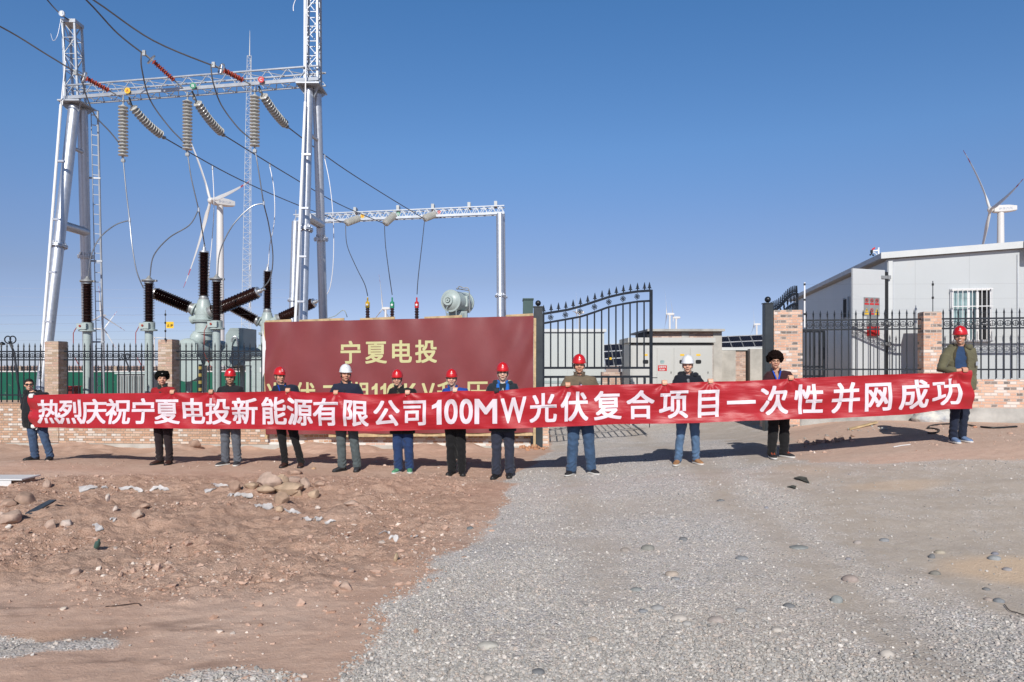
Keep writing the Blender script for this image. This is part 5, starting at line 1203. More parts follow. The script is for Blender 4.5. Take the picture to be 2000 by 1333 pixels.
def banner_mat():
    m, nt, b = nodes_of('red_banner_cloth'); g = G(nt); tc = g.n('ShaderNodeTexCoord').outputs['Object']
    col = g.ramp(g.noise(tc, 2.5, 4), [(.3, (.40,.011,.019)), (.7, (.46,.016,.026))]); g.l(col, b.inputs['Base Color'])
    b.inputs['Roughness'].default_value = .42; b.inputs['Specular IOR Level'].default_value = .45; b.inputs['Sheen Weight'].default_value = .15
    mp = g.n('ShaderNodeMapping'); mp.inputs['Scale'].default_value = (1.2, 1.2, 7.); g.l(tc, mp.inputs[0])
    h = g.math('ADD', g.noise(mp.outputs[0], 1.0, 3, .5), g.math('MULTIPLY', g.noise(tc, 500, 2), .03)); g.l(g.bump(h, .45, .06), b.inputs['Normal'])
    tr = g.n('ShaderNodeBsdfTranslucent'); tr.inputs[0].default_value = (.55, .015, .02, 1); ms = g.n('ShaderNodeMixShader'); ms.inputs[0].default_value = .12
    g.l(b.outputs[0], ms.inputs[1]); g.l(tr.outputs[0], ms.inputs[2]); g.l(ms.outputs[0], nt.nodes['Material Output'].inputs['Surface']); return m
M['banner'] = banner_mat(); M['banner_white'] = mat('white_banner_print', (.72,.64,.69), .5, 0, .03, 2)
nu, nv = 620, 26; PXS = np.linspace(55, 1900, nu+1)
V = [banner(px, j/nv) for j in range(nv+1) for px in PXS]
mb = MB().add(V, [[j*(nu+1)+i, j*(nu+1)+i+1, (j+1)*(nu+1)+i+1, (j+1)*(nu+1)+i] for j in range(nv) for i in range(nu)])
mb.build('cloth', M['banner'], bn, smooth=3)
TXT = [('热',96),('烈',140),('庆',185),('祝',231),('宁',279),('夏',326),('电',376),('投',426),('新',472),('能',534.5),('源',586),('有',637),('限',694),('公',754),('司',810),('1',853),('0',881),('0',910.5),('M',949),('W',1003),('光',1061),('伏',1122),('复',1187),('合',1251),('项',1316),('目',1383),('一',1447.5),('次',1513),('性',1580),('并',1652),('网',1715.5),('成',1784),('功',1848)]
TXT = [(c, x+(0 if c not in '新' else 6)) for c, x in TXT]
mb = MB()
for k, (ch, cx) in enumerate(TXT):
    v, f = glyph_points(ch, .021, .075)
    if ord(ch) < 256:
        w = {'1': 19, '0': 26, 'M': 44, 'W': 50}[ch]
        xs_ = [q[0] for q in v]; ys_ = [q[1] for q in v]; x0, x1, y0, y1 = min(xs_), max(xs_), min(ys_), max(ys_)
        P = [(cx+((a-x0)/(x1-x0)-.5)*w, .13+.66*(b-y0)/(y1-y0), l) for a, b, l in v]
    else:
        em = 49+11*(cx-96)/1752.; P = [(cx+(a-.5)*em, .12+.76*(b+.10), l) for a, b, l in v]
        if ch == '一': P = [(cx+(a-.5)*em*1.02, .46+.76*(b-.38), l) for a, b, l in v]
    mb.add([banner(x, q, .005+.0006*l) for x, q, l in P], f)
mb.build('lettering', M['banner_white'], bn, smooth=3)

# ------------------------------------------------------------------ people
class Loft:
    """closed tubes that a voxel remesh melts into one skin"""
    def __init__(s): s.v = []; s.f = []
    def rings(s, R_):
        n = len(s.v); k = len(R_[0])
        for r in R_: s.v += [tuple(p) for p in r]
        for i in range(len(R_)-1):
            for j in range(k): s.f.append((n+i*k+j, n+i*k+(j+1) % k, n+(i+1)*k+(j+1) % k, n+(i+1)*k+j))
        s.f.append(tuple(n+j for j in range(k))[::-1]); s.f.append(tuple(n+(len(R_)-1)*k+j for j in range(k))); return s
    def limb(s, pts, rs, seg=12, flat=1.):
        pts = [Vector(p) for p in pts]; out = []; ref = None
        d0 = (pts[0]-pts[1]).normalized(); d1 = (pts[-1]-pts[-2]).normalized()
        P = [pts[0]+d0*rs[0]*.6]+pts+[pts[-1]+d1*rs[-1]*.6]; Q = [rs[0]*.55]+list(rs)+[rs[-1]*.55]
        for i, p in enumerate(P):
            d = (P[min(i+1, len(P)-1)]-P[max(i-1, 0)]).normalized()
            if ref is None: ref = Vector((1,0,0)) if abs(d.x) < .8 else Vector((0,1,0))
            a = (ref-d*ref.dot(d)).normalized(); b = d.cross(a); ref = a
            out.append([p+a*(Q[i]*math.cos(t))+b*(Q[i]*flat*math.sin(t)) for t in np.linspace(0, 2*math.pi, seg, endpoint=False)])
        return s.rings(out)
    def stack(s, R_, seg=20, sq=1.):
        """horizontal ellipses: (x, y, z, rx, ry)"""
        def pt(x, y, z, rx, ry, t):
            c, q = math.cos(t), math.sin(t); return Vector((x+rx*math.copysign(abs(c)**sq, c), y+ry*math.copysign(abs(q)**sq, q), z))
        return s.rings([[pt(*r, t) for t in np.linspace(0, 2*math.pi, seg, endpoint=False)] for r in R_])
    def ball(s, c, r, seg=14, rings=9):
        c = Vector(c); r = r if isinstance(r, (tuple, list)) else (r, r, r)
        return s.rings([[c+Vector((r[0]*math.sin(p)*math.cos(t), r[1]*math.sin(p)*math.sin(t), -r[2]*math.cos(p))) for t in np.linspace(0, 2*math.pi, seg, endpoint=False)] for p in np.linspace(.15, math.pi-.15, rings)])
    def skin(s, name, voxel, smooth, mat_, parent, fold=0., fs=(7, 7, 13), seed=0., cut_below=None):
        me = bpy.data.meshes.new(name); me.from_pydata(s.v, [], s.f); me.update()
        bm = bmesh.new(); bm.from_mesh(me); bmesh.ops.recalc_face_normals(bm, faces=bm.faces); bm.to_mesh(me); bm.free()
        o = bpy.data.objects.new(name, me); COL.objects.link(o)
        r = o.modifiers.new('r', 'REMESH'); r.mode = 'VOXEL'; r.voxel_size = voxel; r.use_smooth_shade = True
        if smooth: q = o.modifiers.new('s', 'SMOOTH'); q.iterations = smooth; q.factor = .5
        m2 = bpy.data.meshes.new_from_object(o.evaluated_get(bpy.context.evaluated_depsgraph_get()))
        bpy.data.objects.remove(o); bpy.data.meshes.remove(me); m2.name = name
        n = len(m2.vertices); co = np.empty(n*3); m2.vertices.foreach_get('co', co); co = co.reshape(-1, 3)
        if fold:
            no = np.empty(n*3); m2.vertices.foreach_get('normal', no); no = no.reshape(-1, 3)
            x, y, z = co.T; a = fbm(x*fs[0]+seed, y*fs[1]+seed, z*fs[2], 3); rg = 1-np.abs(fbm(x*fs[0]*1.2+seed+9, y*fs[1]*1.2, z*fs[2]*1.3+(x+y)*6, 2))*2
            co = co+no*(fold*(.7*a+.6*rg-.3))[:, None]; m2.vertices.foreach_set('co', co.ravel())
        m2.polygons.foreach_set('use_smooth', [True]*len(m2.polygons)); m2.update()
        o = link_mesh(name, m2, mat_, parent); return o, co
def skin_mat():
    m, nt, b = nodes_of('skin'); g = G(nt); a = g.n('ShaderNodeAttribute', attribute_name='tint')
    tc = g.n('ShaderNodeTexCoord').outputs['Object']
    g.l(g.mix(.25, a.outputs['Color'], g.mix(1., a.outputs['Color'], g.ramp(g.noise(tc, 60, 3), [(.3, (.75,.7,.7)), (.7, (1.2,1.15,1.15))]), 'MULTIPLY')), b.inputs['Base Color'])
    b.inputs['Roughness'].default_value = .5; b.inputs['Subsurface Weight'].default_value = .12; b.inputs['Subsurface Radius'].default_value = (.02, .008, .004); return m
M['skin'] = skin_mat()
CL = {}
def cloth(name, c, rough=.85, bump=.25, bs=260, var=.14):
    if name not in CL: CL[name] = mat(name, c, rough, 0, var, 6, bump, bs, spec=.25, sheen=.12)
    return CL[name]
HELM_R = mat('red_helmet_plastic', (.55,.014,.018), .36, 0, .05, coat=.15); HELM_W = mat('white_helmet_plastic', (.74,.75,.76), .36, 0, .03, coat=.15)
HAIR = mat('black_hair', (.012,.010,.009), .6, 0, .3, 40, .5, 200); FUR_B = mat('black_fur', (.006,.006,.006), .95, 0, .4, 60, .8, 300, spec=.1); FUR_D = mat('dark_brown_fur', (.012,.006,.005), .95, 0, .4, 60, .8, 300, spec=.1)
STRAP = mat('white_strap', (.24,.23,.21), .7); SPECS = mat('spectacle_frame', (.05,.04,.035), .35, .4); LENS = mat('dark_lens', (.01,.008,.008), .1, 0, .1, spec=.8); WHITE_GLOVE = mat('white_cotton_glove', (.74,.73,.70), .9, 0, .06, 20, .3, 200); BLACK_GLOVE = mat('black_glove', (.02,.022,.025), .8, 0, .15, 20, .3, 200)
SOLE = mat('pale_rubber_sole', (.62,.60,.56), .7); DARK_SOLE = mat('dark_rubber_sole', (.02,.02,.02), .7)

def hand_grip(L, w, side, front=True):
    """fist over the banner edge; w = point on the edge (local), the cloth hangs in -Y side of the palm"""
    x, y, z = w; s = side
    L.ball((x, y+.034, z+.012), (.043, .024, .040))
    for i, (dx, ln) in enumerate(((-.031, .9), (-.0105, 1.05), (.0105, 1.0), (.031, .8))):
        L.limb([(x+dx, y+.036, z+.036), (x+dx*1.02, y+.006, z+.047), (x+dx*1.03, y-.021, z+.034), (x+dx*1.02, y-.027, z+.006), (x+dx, y-.020, z+.006-.027*ln)], [.0115, .0115, .0105, .0095, .008], 8)
    L.limb([(x-s*.03, y+.042, z-.005), (x-s*.046, y+.030, z-.018), (x-s*.040, y+.018, z-.042), (x-s*.034, y+.014, z-.058)], [.014, .0125, .011, .009], 8)
def hand_relaxed(L, p, side):
    x, y, z = p; s = side
    L.ball((x, y, z-.035), (.022, .040, .048))
    for i, (dy, ln) in enumerate(((-.030, .075), (-.010, .085), (.010, .080), (.028, .062))):
        L.limb([(x, y+dy, z-.065), (x-s*.006, y+dy*1.05, z-.075-ln*.45), (x-s*.020, y+dy*1.05, z-.078-ln*.85)], [.0105, .0095, .008], 8)
    L.limb([(x, y-.034, z-.015), (x-s*.008, y-.055, z-.045), (x-s*.012, y-.055, z-.075)], [.013, .0115, .009], 8)

def person(px, dpt, ytop, feet, hands, S):
    """px torso column, dpt depth, ytop head (or hat) top row, feet [(px, toe turn)], hands: {side: pixel on banner}"""
    zg = gh(X(px, dpt), dpt); root = Vector((X(px, dpt), dpt, zg)); hat = S.get('hat', 'red')
    Htot = Zp(ytop, dpt)-zg; H = Htot-{'red': .030, 'white': .030, 'fur': .060, 'furb': .065, None: .012}[hat]
    k = H/1.72; bw = S.get('bulk', 1.); hx = X(S.get('hpx', px), dpt)-root.x; ty = S.get('turn', 0.)
    T = thing('person', root, S['label'], 'person', 'people holding the banner')
    zh = H-.115*k                                       # eye level
    loc = lambda p: Vector(p)-root
    ft = []
    for (fx, turn) in feet:
        gx = X(fx, dpt-.05); ft.append(((gx-root.x), turn, gh(gx, dpt-.05)-zg))
    # ---- body
    B = Loft(); hy = -.02
    E3 = lambda x, y, z: (hx+x*k, hy+y*k, zh+z*k)
    fw = S.get('face', 1.)
    B.ball(E3(0, .022, .045), (.077*k, .093*k, .080*k), 20, 12)
    B.ball(E3(0, -.022, .0), (.067*k*fw, .070*k, .098*k), 20, 12); B.ball(E3(0, -.026, -.060), (.052*k*fw, .056*k, .046*k), 18, 10)
    B.ball(E3(0, -.055, -.088), (.026*k*fw, .026*k, .022*k))
    for sx in (-1, 1):
        B.ball(E3(sx*.041*fw, -.058, -.022), (.026*k*fw, .024*k, .028*k)); B.ball(E3(sx*.076*fw, .016, -.006), (.011*k, .022*k, .032*k))
        B.limb([E3(sx*.008, -.092, .030), E3(sx*.030, -.088, .034), E3(sx*.050, -.070, .028)], [.009*k]*3, 8)
    B.limb([E3(0, -.088, .022), E3(0, -.099, -.006), E3(0, -.106, -.020)], [.008*k, .012*k, .0155*k], 10); B.ball(E3(-.014, -.094, -.022), .010*k); B.ball(E3(.014, -.094, -.022), .010*k)
    B.ball(E3(0, -.086, -.051), (.024*k, .011*k, .0065*k)); B.ball(E3(0, -.085, -.061), (.021*k, .011*k, .007*k))
    B.limb([(hx*.4, .025, 1.40*k), (hx*.8, .015, 1.50*k), E3(0, .012, -.06)], [.066*k, .058*k, .056*k], 14)
    B.stack([(0, .0, .86*k, .14*k, .09*k), (0, 0, .98*k, .15*k, .10*k), (0, 0, 1.10*k, .135*k, .09*k), (0, 0, 1.28*k, .155*k, .10*k), (0, .01, 1.38*k, .15*k, .085*k), (0, .02, 1.44*k, .08*k, .06*k)])
    hips = [(-.085*k, .0, .90*k), (.085*k, .0, .90*k)]
    legs = []
    for i, (fx, turn, fz) in enumerate(ft):
        h = Vector(hips[i]); a = Vector((fx, .03, fz+.085*k)); kn = h.lerp(a, .53)+Vector((.0, -.03, 0)); legs.append((h, kn, a, turn, fz))
        B.limb([h, h.lerp(kn, .4), kn, kn.lerp(a, .35), a], [.075*k, .068*k, .050*k, .050*k, .035*k], 12); B.limb([a, a+Vector((math.sin(turn)*.06, -.06, -.04))], [.035, .030], 10)
    arms = {}
    for sd in (-1, 1):
        sh = Vector((sd*.175*k*bw, .012, 1.385*k)); spec = hands.get(sd)
        if spec is None or spec[0] == 'low':
            q = spec[1] if spec else px+sd*15
            w = loc(banner(q, .02 if S.get('gloves') == 'white' else .3))+Vector((0, .012 if S.get('gloves') == 'white' else .07, 0)); el = sh+Vector((sd*.06, .02, -.27*k)); wr = w+Vector((sd*.01, .075, .045)); el.y = min(el.y, .05)
            arms[sd] = (sh, el, wr); hand_grip(B, (w.x, w.y+.012, w.z-.02), sd)
        elif spec[0] == 'hang':
            wr = loc(at(spec[1], spec[2], spec[3])); el = sh.lerp(wr, .52)+Vector((sd*.025, .05, 0)); arms[sd] = (sh, el, wr); hand_relaxed(B, wr, sd)
        else:
            q = spec[1]; w = loc(banner(q, spec[2] if len(spec) > 2 else 1.)); el = sh+Vector((sd*.075, -.03, -.26*k)) if len(spec) < 4 else loc(at(*spec[3]))
            wr = w+Vector((0, .10, -.015)) if len(spec) < 4 else w+Vector((-.10*np.sign(w.x-el.x), .045, .0)); arms[sd] = (sh, el, wr); hand_grip(B, (w.x, w.y, w.z), sd)
            if len(spec) >= 4: B.limb([wr, w+Vector((0, .034, .01))], [.030, .032], 10)
            else: B.limb([wr, w+Vector((0, .045, .0))], [.030, .032], 10)
        B.limb([sh, sh.lerp(el, .5), el, el.lerp(wr, .4), wr], [.05*k, .046*k, .038*k, .038*k, .028*k], 12)
    body, co = B.skin('body', .0068, 3, M['skin'], T)
    x, y, z = co.T; X_, Y_, Z_ = (x-hx)/k, (y-hy)/k, (z-zh)/k; n = len(x)
    tone = np.array(S.get('skin', (.46, .25, .165)))*np.array([1.45, 1.47, 1.45]); tone = np.clip(tone, 0, .75); col = np.tile(tone, (n, 1)); head = Z_ > -.13
    front = head & (Y_ < -.03)
    def paint(mask, c, a=1.): col[mask] = col[mask]*(1-a)+np.array(c)*a
    paint(front & (Z_ < -.035) & (np.abs(X_) < .05), (.30, .19, .14), .22)
    paint(front & (np.hypot((np.abs(X_)-.045)/.022, (Z_+.022)/.024) < 1), (.55, .22, .15), .3)
    paint(front & (Y_ < -.062) & (np.hypot(X_/.025, (Z_+.0565)/.0105) < 1), (.40, .13, .11), .8)
    paint(front & (np.abs(Z_+.0560) < .0034) & (np.abs(X_) < .024), (.12, .04, .035), .9)
    if S.get('teeth'): paint(front & (np.abs(Z_+.055) < .0055) & (np.abs(X_) < .018), (.75, .72, .66), .9)
    for sx in (-1, 1):
        e = np.hypot((X_-sx*.031)/.0155, (Z_-.010)/.0062); paint(front & (e < 1.5), (.24, .13, .09), .6); paint(front & (e < 1.), (.05, .03, .025), .95)
        paint(front & (np.abs(X_-sx*.031) < .021) & (np.abs(Z_-.031+.004*np.abs(X_-sx*.031)/.02) < .0052), (.03, .02, .018), .85)
    ah = np.array([[a[2].x, a[2].y, a[2].z] for a in arms.values()])
    body.data.attributes.new('tint', 'FLOAT_COLOR', 'POINT').data.foreach_set('color', np.concatenate([col, np.ones((n, 1))], 1).astype(np.float32).ravel())
    # ---- jacket
    J = Loft(); jk, jc, hem = S['jacket']; hem = hem*k; b_ = bw*k; dp = S.get('belly', 0.)
    J.stack([(0, .0, hem, .205*b_, .150*k), (0, -dp*.3, hem+.10*k, .205*b_, .150*k+dp*.5), (0, -dp*.5, 1.02*k, .195*b_, .142*k+dp*.7), (0, -.005-dp*.2, 1.15*k, .200*b_, .140*k+dp*.4), (0, 0, 1.28*k, .205*b_, .135*k), (0, .008, 1.36*k, .185*b_, .118*k), (0, .018, 1.42*k, .135*b_, .095*k), (hx*.5, .022, 1.455*k, .088*k, .078*k)], 28, .9)
    for sd, (sh, el, wr) in arms.items():
        J.limb([Vector((sd*.06*k, .018, 1.40*k)), sh+Vector((-sd*.02, 0, -.005)), sh.lerp(el, .35), el, el.lerp(wr, .5), el.lerp(wr, .92)], [.070*k, .082*k, .073*k, .066*k, .060*k, .050*k], 16)
    jo, jv = J.skin('jacket', .010, 4, cloth(jk, jc), T, S.get('fold', .011), seed=px*.37)
    if 'open_front' in S:    # the coat hangs open: shirt front and the turned-out lining on both sides of it
        nn = np.empty(len(jv)*3); jo.data.vertices.foreach_get('normal', nn); nn = nn.reshape(-1, 3); fc = -math.atan2(px-CX, F)*.8
        for nm, c, a0, a1, lift in S['open_front']:
            P2 = []; rm = {}; VV = []
            for p in jo.data.polygons:
                c_ = jv[list(p.vertices)].mean(0); an = abs(math.atan2(c_[0], -c_[1])-fc); top = np.hypot(c_[0], c_[1]) < .19*k
                if top and 1.0*k < c_[2] < 1.455*k and a0 <= an < a1 and nn[list(p.vertices)].mean(0)[1] < .25:
                    q = []
                    for i in p.vertices:
                        if i not in rm: rm[i] = len(VV); VV.append(tuple(jv[i]+nn[i]*lift))
                        q.append(rm[i])
                    P2.append(q)
            link_mesh(nm, np_mesh(nm, VV, P2, True), cloth(S['jacket'][0]+nm, c), T if nm == 'denim_shirt' else jo)
    # collar
    cm = cloth(S['collar'][0], S['collar'][1]); ch = S['collar'][2]*k; C = MB(); seg = 26; Rr = []
    for j, (zz, rx, ry) in enumerate(((1.425*k, .098*k, .086*k), (1.455*k+ch*.4, .084*k, .078*k), (1.455*k+ch, .090*k, .085*k), (1.455*k+ch*.93, .074*k, .070*k), (1.43*k, .070*k, .066*k))):
        Rr.append([Vector((hx*.7+rx*math.sin(t), .018-ry*math.cos(t)-.018*(ch/.06)*.5*math.cos(t)*(1 if math.cos(t) > 0 else 0), zz-.030*k*max(0, math.cos(t))**2-.012*math.sin(3*t+px)*.4)) for t in np.linspace(R(S.get('open', 16)), 2*math.pi-R(S.get('open', 16)), seg)])
    n0 = len(C.v); C.v += [p for r in Rr for p in r]
    for j in range(len(Rr)-1):
        for i in range(seg-1): C.f.append([n0+j*seg+i, n0+j*seg+i+1, n0+(j+1)*seg+i+1, n0+(j+1)*seg+i])
    C.build('collar', cm, jo, smooth=3, local=True)
    zf = MB()   # zip line / placket
    for z0, z1 in ((hem+.03, 1.02*k), (1.02*k, 1.2*k), (1.2*k, 1.36*k)): zf.bar((0, -.150*k-dp*.9 if z0 < 1.1*k else -.140*k, z0), (0, -.146*k-dp*.8 if z1 < 1.1*k else -.128*k, z1), .014, .008)
    zf.build('zip', cloth('dark_zip', (.03,.03,.035)), jo, local=True)
    if 'inner' in S:   # shirt, scarf or jumper showing in the neck opening
        nm, c, wdt = S['inner']; dd_ = S.get('idp', 0.); I = Loft(); I.stack(([(0, -.0, 1.04*k, wdt*1.05*k, .172*k), (0, 0, 1.2*k, wdt*1.05*k, .168*k)] if dd_ else [])+[(hx*.5, -.006, 1.30*k, wdt*k, .120*k+dd_), (hx*.6, .0, 1.37*k, wdt*.95*k, .110*k+dd_*.8), (hx*.7, .01, 1.43*k, .072*k, .076*k), (hx*.8, .012, 1.465*k, .066*k, .068*k)], 24)
        I.skin('shirt' if 'scarf' not in nm else 'scarf', .008, 2, cloth(nm, c), T, .004, seed=px)
    if 'lanyard' in S:
        mb = MB()
        for sx in (-1, 1): mb.bar((hx*.6+sx*.062*k, -.070*k, 1.455*k), (hx*.5+sx*.012, -.146*k, 1.30*k), .022, .006)
        mb.build('lanyard', cloth('blue_lanyard', (.01,.07,.45)), T, local=True)
    if 'patch' in S:   # coloured yokes on the jacket
        nm, c = S['patch']; mb = Loft()
        for sd in (-1, 1):
            mb.limb([Vector((sd*.075*k+hx*.5, -.108*k, 1.435*k)), Vector((sd*.072*k, -.140*k, 1.36*k)), Vector((sd*.055*k, -.150*k, 1.28*k))], [.028, .034, .034], 10)
            if S.get('patch_sleeve'): mb.limb([arms[sd][0].lerp(arms[sd][1], .45)+Vector((sd*.02, -.03, 0)), arms[sd][0].lerp(arms[sd][1], .8)+Vector((sd*.02, -.03, 0))], [.062, .06], 12)
        mb.skin('colour_panels', .009, 3, cloth(nm, c), jo, .004)
    if S.get('hood'):
        mb = Loft(); t_ = np.linspace(R(50), R(310), 15); mb.limb([Vector((hx*.6+.125*k*math.sin(t), .035-.105*k*math.cos(t), 1.455*k+.012*math.sin(2*t)-.04*max(0, math.cos(t)))) for t in t_], [.034]+[.046]*13+[.034], 12)
        mb.skin('hood', .010, 3, cloth(jk, jc), jo, .010, seed=px)
    # ---- trousers
    Q = Loft(); tk, tc_, fl = S['trousers']
    Q.stack([(0, .005, .80*k, .165*b_, .118*k), (0, .005, .88*k, .175*b_, .122*k), (0, .0, 1.0*k, .165*b_, .115*k)], 24)
    for h, kn, a, turn, fz in legs:
        Q.limb([h+Vector((0, .005, -.02)), h.lerp(kn, .45), kn+Vector((0, .008, 0)), kn.lerp(a, .45)+Vector((0, .008, 0)), kn.lerp(a, .85), a+Vector((0, .0, -.015))], [.100*k*S.get('thigh', 1), .092*k*S.get('thigh', 1), .074*k*fl, .070*k*fl, .066*k*fl, .068*k*fl], 18)
    tro, co = Q.skin('trousers', .009, 3, cloth(tk, tc_), T, .013, (10, 10, 9), seed=px*.11)
    no = np.empty(len(co)*3); tro.data.vertices.foreach_get('normal', no); no = no.reshape(-1, 3); x, y, z = co.T
    sg = (.011*np.exp(-((z-.15*k)/.09)**2)*np.sin(z*88+3.2*np.sin(x*31+y*24+px))*(.4+.6*vnoise(x*9+px, y*9, z*7))+.009*np.exp(-((z-.50*k)/.11)**2)*np.sin(z*55+x*28+2*np.sin(x*20+y*17)+px)*(.4+.6*vnoise(x*8, y*8+px, z*6)))*sstep(.05, .10, z)
    tro.data.vertices.foreach_set('co', (co+no*sg[:, None]).ravel()); tro.data.update()
    # ---- shoes
    sc_, ss, boot = S['shoes']
    for i, (h, kn, a, turn, fz) in enumerate(legs):
        so = Loft(); f = Vector((math.sin(turn), -math.cos(turn), 0)); sd_ = Vector((math.cos(turn), math.sin(turn), 0)); c = Vector((a.x, a.y, fz)); Rg = []; Rs = []
        for t, w, hgt in ((-.075, .028, .055), (-.068, .036, .080), (-.03, .040, .095), (.02, .041, .092), (.07, .046, .072), (.12, .049, .056), (.165, .043, .046), (.195, .028, .036), (.205, .012, .026)):
            Rg.append([c+f*t+sd_*(w*math.cos(q))+Vector((0, 0, .012+hgt*.5+hgt*.5*math.sin(q)*(1 if math.sin(q) > 0 else .9))) for q in np.linspace(0, 2*math.pi, 14, endpoint=False)])
            Rs.append([c+f*t*1.02+sd_*(w*1.08*x_)+Vector((0, 0, z_)) for x_, z_ in ((-1, .0), (1, .0), (1.0, .026), (-1.0, .026))])
        so.rings(Rg)
        if boot: so.limb([c+Vector((0, .005, .06)), c+Vector((0, .01, .13)), c+Vector((0, .01, .155))], [.046, .050, .054], 14)
        sh_, _ = so.skin('shoe', .007, 2, sc_, T)
        Loft().rings(Rs).skin('sole', .007, 1, ss, sh_)
        if 'laces' in S:
            mb = MB()
            for j in range(4): p = c+f*(.035+.03*j)+Vector((0, 0, .100-.014*j)); mb.bar(p-sd_*.028, p+sd_*.028, .012, .008)
            mb.build('laces', S['laces'], sh_, local=True)
    # ---- head gear
    HC = Vector((hx, hy+.012*k, zh))
    def cap(name, r, z0, hgt, m_, bumps=0., low=0.):
        mb = MB(); V = []; nr, sg_ = 14, 40
        for j in range(nr+1):
            a = math.pi/2*j/nr
            for i in range(sg_):
                t = 2*math.pi*i/sg_; p = Vector((r[0]*math.cos(a)*math.sin(t), -r[1]*math.cos(a)*math.cos(t), z0+hgt*math.sin(a)))
                V.append(HC+p)
        FQ = [[j*sg_+i, j*sg_+(i+1) % sg_, (j+1)*sg_+(i+1) % sg_, (j+1)*sg_+i] for j in range(nr) for i in range(sg_)]
        return mb.add(V, FQ)
    if hat in ('red', 'white'):
        hm = HELM_R if hat == 'red' else HELM_W; r = (.099*k, .128*k); z0, hg_ = .044*k, .128*k
        def dome(t, a, o=0.):
            rr = (math.cos(a)**.82); ridge = .007*math.exp(-(math.sin(t)*math.cos(a)/.16)**2)*math.sin(a)**.5
            return HC+Vector(((r[0]+o)*rr*math.sin(t), -(r[1]+o)*rr*math.cos(t), z0+(hg_+o)*math.sin(a)+ridge))
        mb = MB(); nr, sg_ = 16, 44; V = []
        for (e, dz) in ((-.012, .002), (.0, -.006), (.008, -.007), (.011, -.002), (.002, .004)):   # brim section
            for i in range(sg_):
                t = 2*math.pi*i/sg_; w = e+max(0, math.cos(t))**3*(.020 if e > 0.005 else 0); drop = max(0, math.cos(t))**3*(.008 if e > .005 else 0)
                V.append(HC+Vector(((r[0]+w)*math.sin(t), -(r[1]+w)*math.cos(t), z0+dz-drop)))
        for j in range(nr+1):
            for i in range(sg_): V.append(dome(2*math.pi*i/sg_, math.pi/2*min(j/nr, .995)))
        FQ = [[j*sg_+i, j*sg_+(i+1) % sg_, (j+1)*sg_+(i+1) % sg_, (j+1)*sg_+i] for j in range(nr+5) for i in range(sg_)]
        hel = mb.add(V, FQ).build('helmet', hm, T, smooth=1.2, local=True)
        if S.get('logo', True):
            lg = MB(); em = WHITE_LOGO if hat == 'red' else GREY_LOGO; s_ = .9 if hat == 'red' else .55
            polys = {'bird': [[(-.020,.004), (-.008,.010), (-.012,.030), (-.002,.022), (.006,.028), (.004,.014), (.020,.012), (.010,.003), (-.004,.0)], [(-.022,-.008), (.022,-.008), (.022,-.014), (-.022,-.014)]], 'arc': [[(-.030,.004), (-.015,.012), (.015,.012), (.030,.004), (.026,-.004), (.0,.003), (-.026,-.004)], [(-.006,-.002), (.006,-.002), (.0,-.016)]]}[S.get('logo', True) if isinstance(S.get('logo'), str) else 'bird']
            for pl in polys:
                n0 = len(lg.v)
                for (a, b) in pl: lg.v.append(dome(a*s_/.115, .50+b*s_/.105, .0018))
                c_ = Vector((0, 0, 0))
                for q in lg.v[n0:]: c_ += q
                lg.v.append(dome(sum(a for a, _ in pl)/len(pl)*s_/.115, .50+sum(b for _, b in pl)/len(pl)*s_/.105, .0022)); kk = len(pl)
                lg.f += [[n0+i, n0+(i+1) % kk, n0+kk] for i in range(kk)]
            lg.build('emblem', em, hel, smooth=3, local=True)
        st = MB()
        for sx in (-1, 1): st.tube([HC+Vector((sx*.088*k*fw, -.015, z0)), HC+Vector((sx*.080*k*fw, -.03, -.05*k)), HC+Vector((sx*.045*k*fw, -.055, -.095*k))], .0032, 6)
        st.tube([HC+Vector((-.045*k*fw, -.055, -.095*k)), HC+Vector((0, -.062, -.114*k)), HC+Vector((.045*k*fw, -.055, -.095*k))], .0032, 6)
        st.build('chin_strap', STRAP if S.get('strap', 1) else cloth('dark_strap', (.03,.02,.02)), hel, local=True)
        hr_ = Loft(); hr_.ball(HC+Vector((0, .022, .0)), (.086*k*fw, .088*k, .075*k)); hr_.skin('hair', .008, 2, HAIR, T)
    elif hat in ('fur', 'furb'):
        L = Loft(); fm = FUR_B if hat == 'furb' else FUR_D; w = 1.12 if hat == 'furb' else 1.24
        L.ball(HC+Vector((0, .01, .082*k)), (.100*k*w, .118*k, .078*k), 22, 12)
        for sx in (-1, 1): L.ball(HC+Vector((sx*.082*k*w, .01, .055*k)), (.036*k, .075*k, .065*k)); L.ball(HC+Vector((sx*.06*k*w, -.03, .10*k)), (.05*k, .06*k, .055*k))
        L.ball(HC+Vector((0, -.075*k, .078*k)), (.075*k*w, .042*k, .042*k))
        if hat == 'fur': L.ball(HC+Vector((0, -.015, .125*k)), (.108*k, .11*k, .072*k))
        ho, c2 = L.skin('fur_hat', .0075, 2, fm, T)
        nn = np.empty(len(c2)*3); ho.data.vertices.foreach_get('normal', nn); nn = nn.reshape(-1, 3)
        c2 = c2+nn*(.010*vnoise(c2[:, 0]*70, c2[:, 1]*70, c2[:, 2]*70)+.006*RNG.uniform(-1, 1, len(c2)))[:, None]; ho.data.vertices.foreach_set('co', c2.ravel()); ho.data.update()
        if hat == 'furb': MB().prism([(-.010, 0), (.010, 0), (.013, .010), (0, .016), (-.013, .010)], HC+Vector((0, -.128*k, .098*k)), (1,0,0), (0,0,1), (0,-1,0), .004).build('cap_badge', STRAP, ho, local=True)
    else:
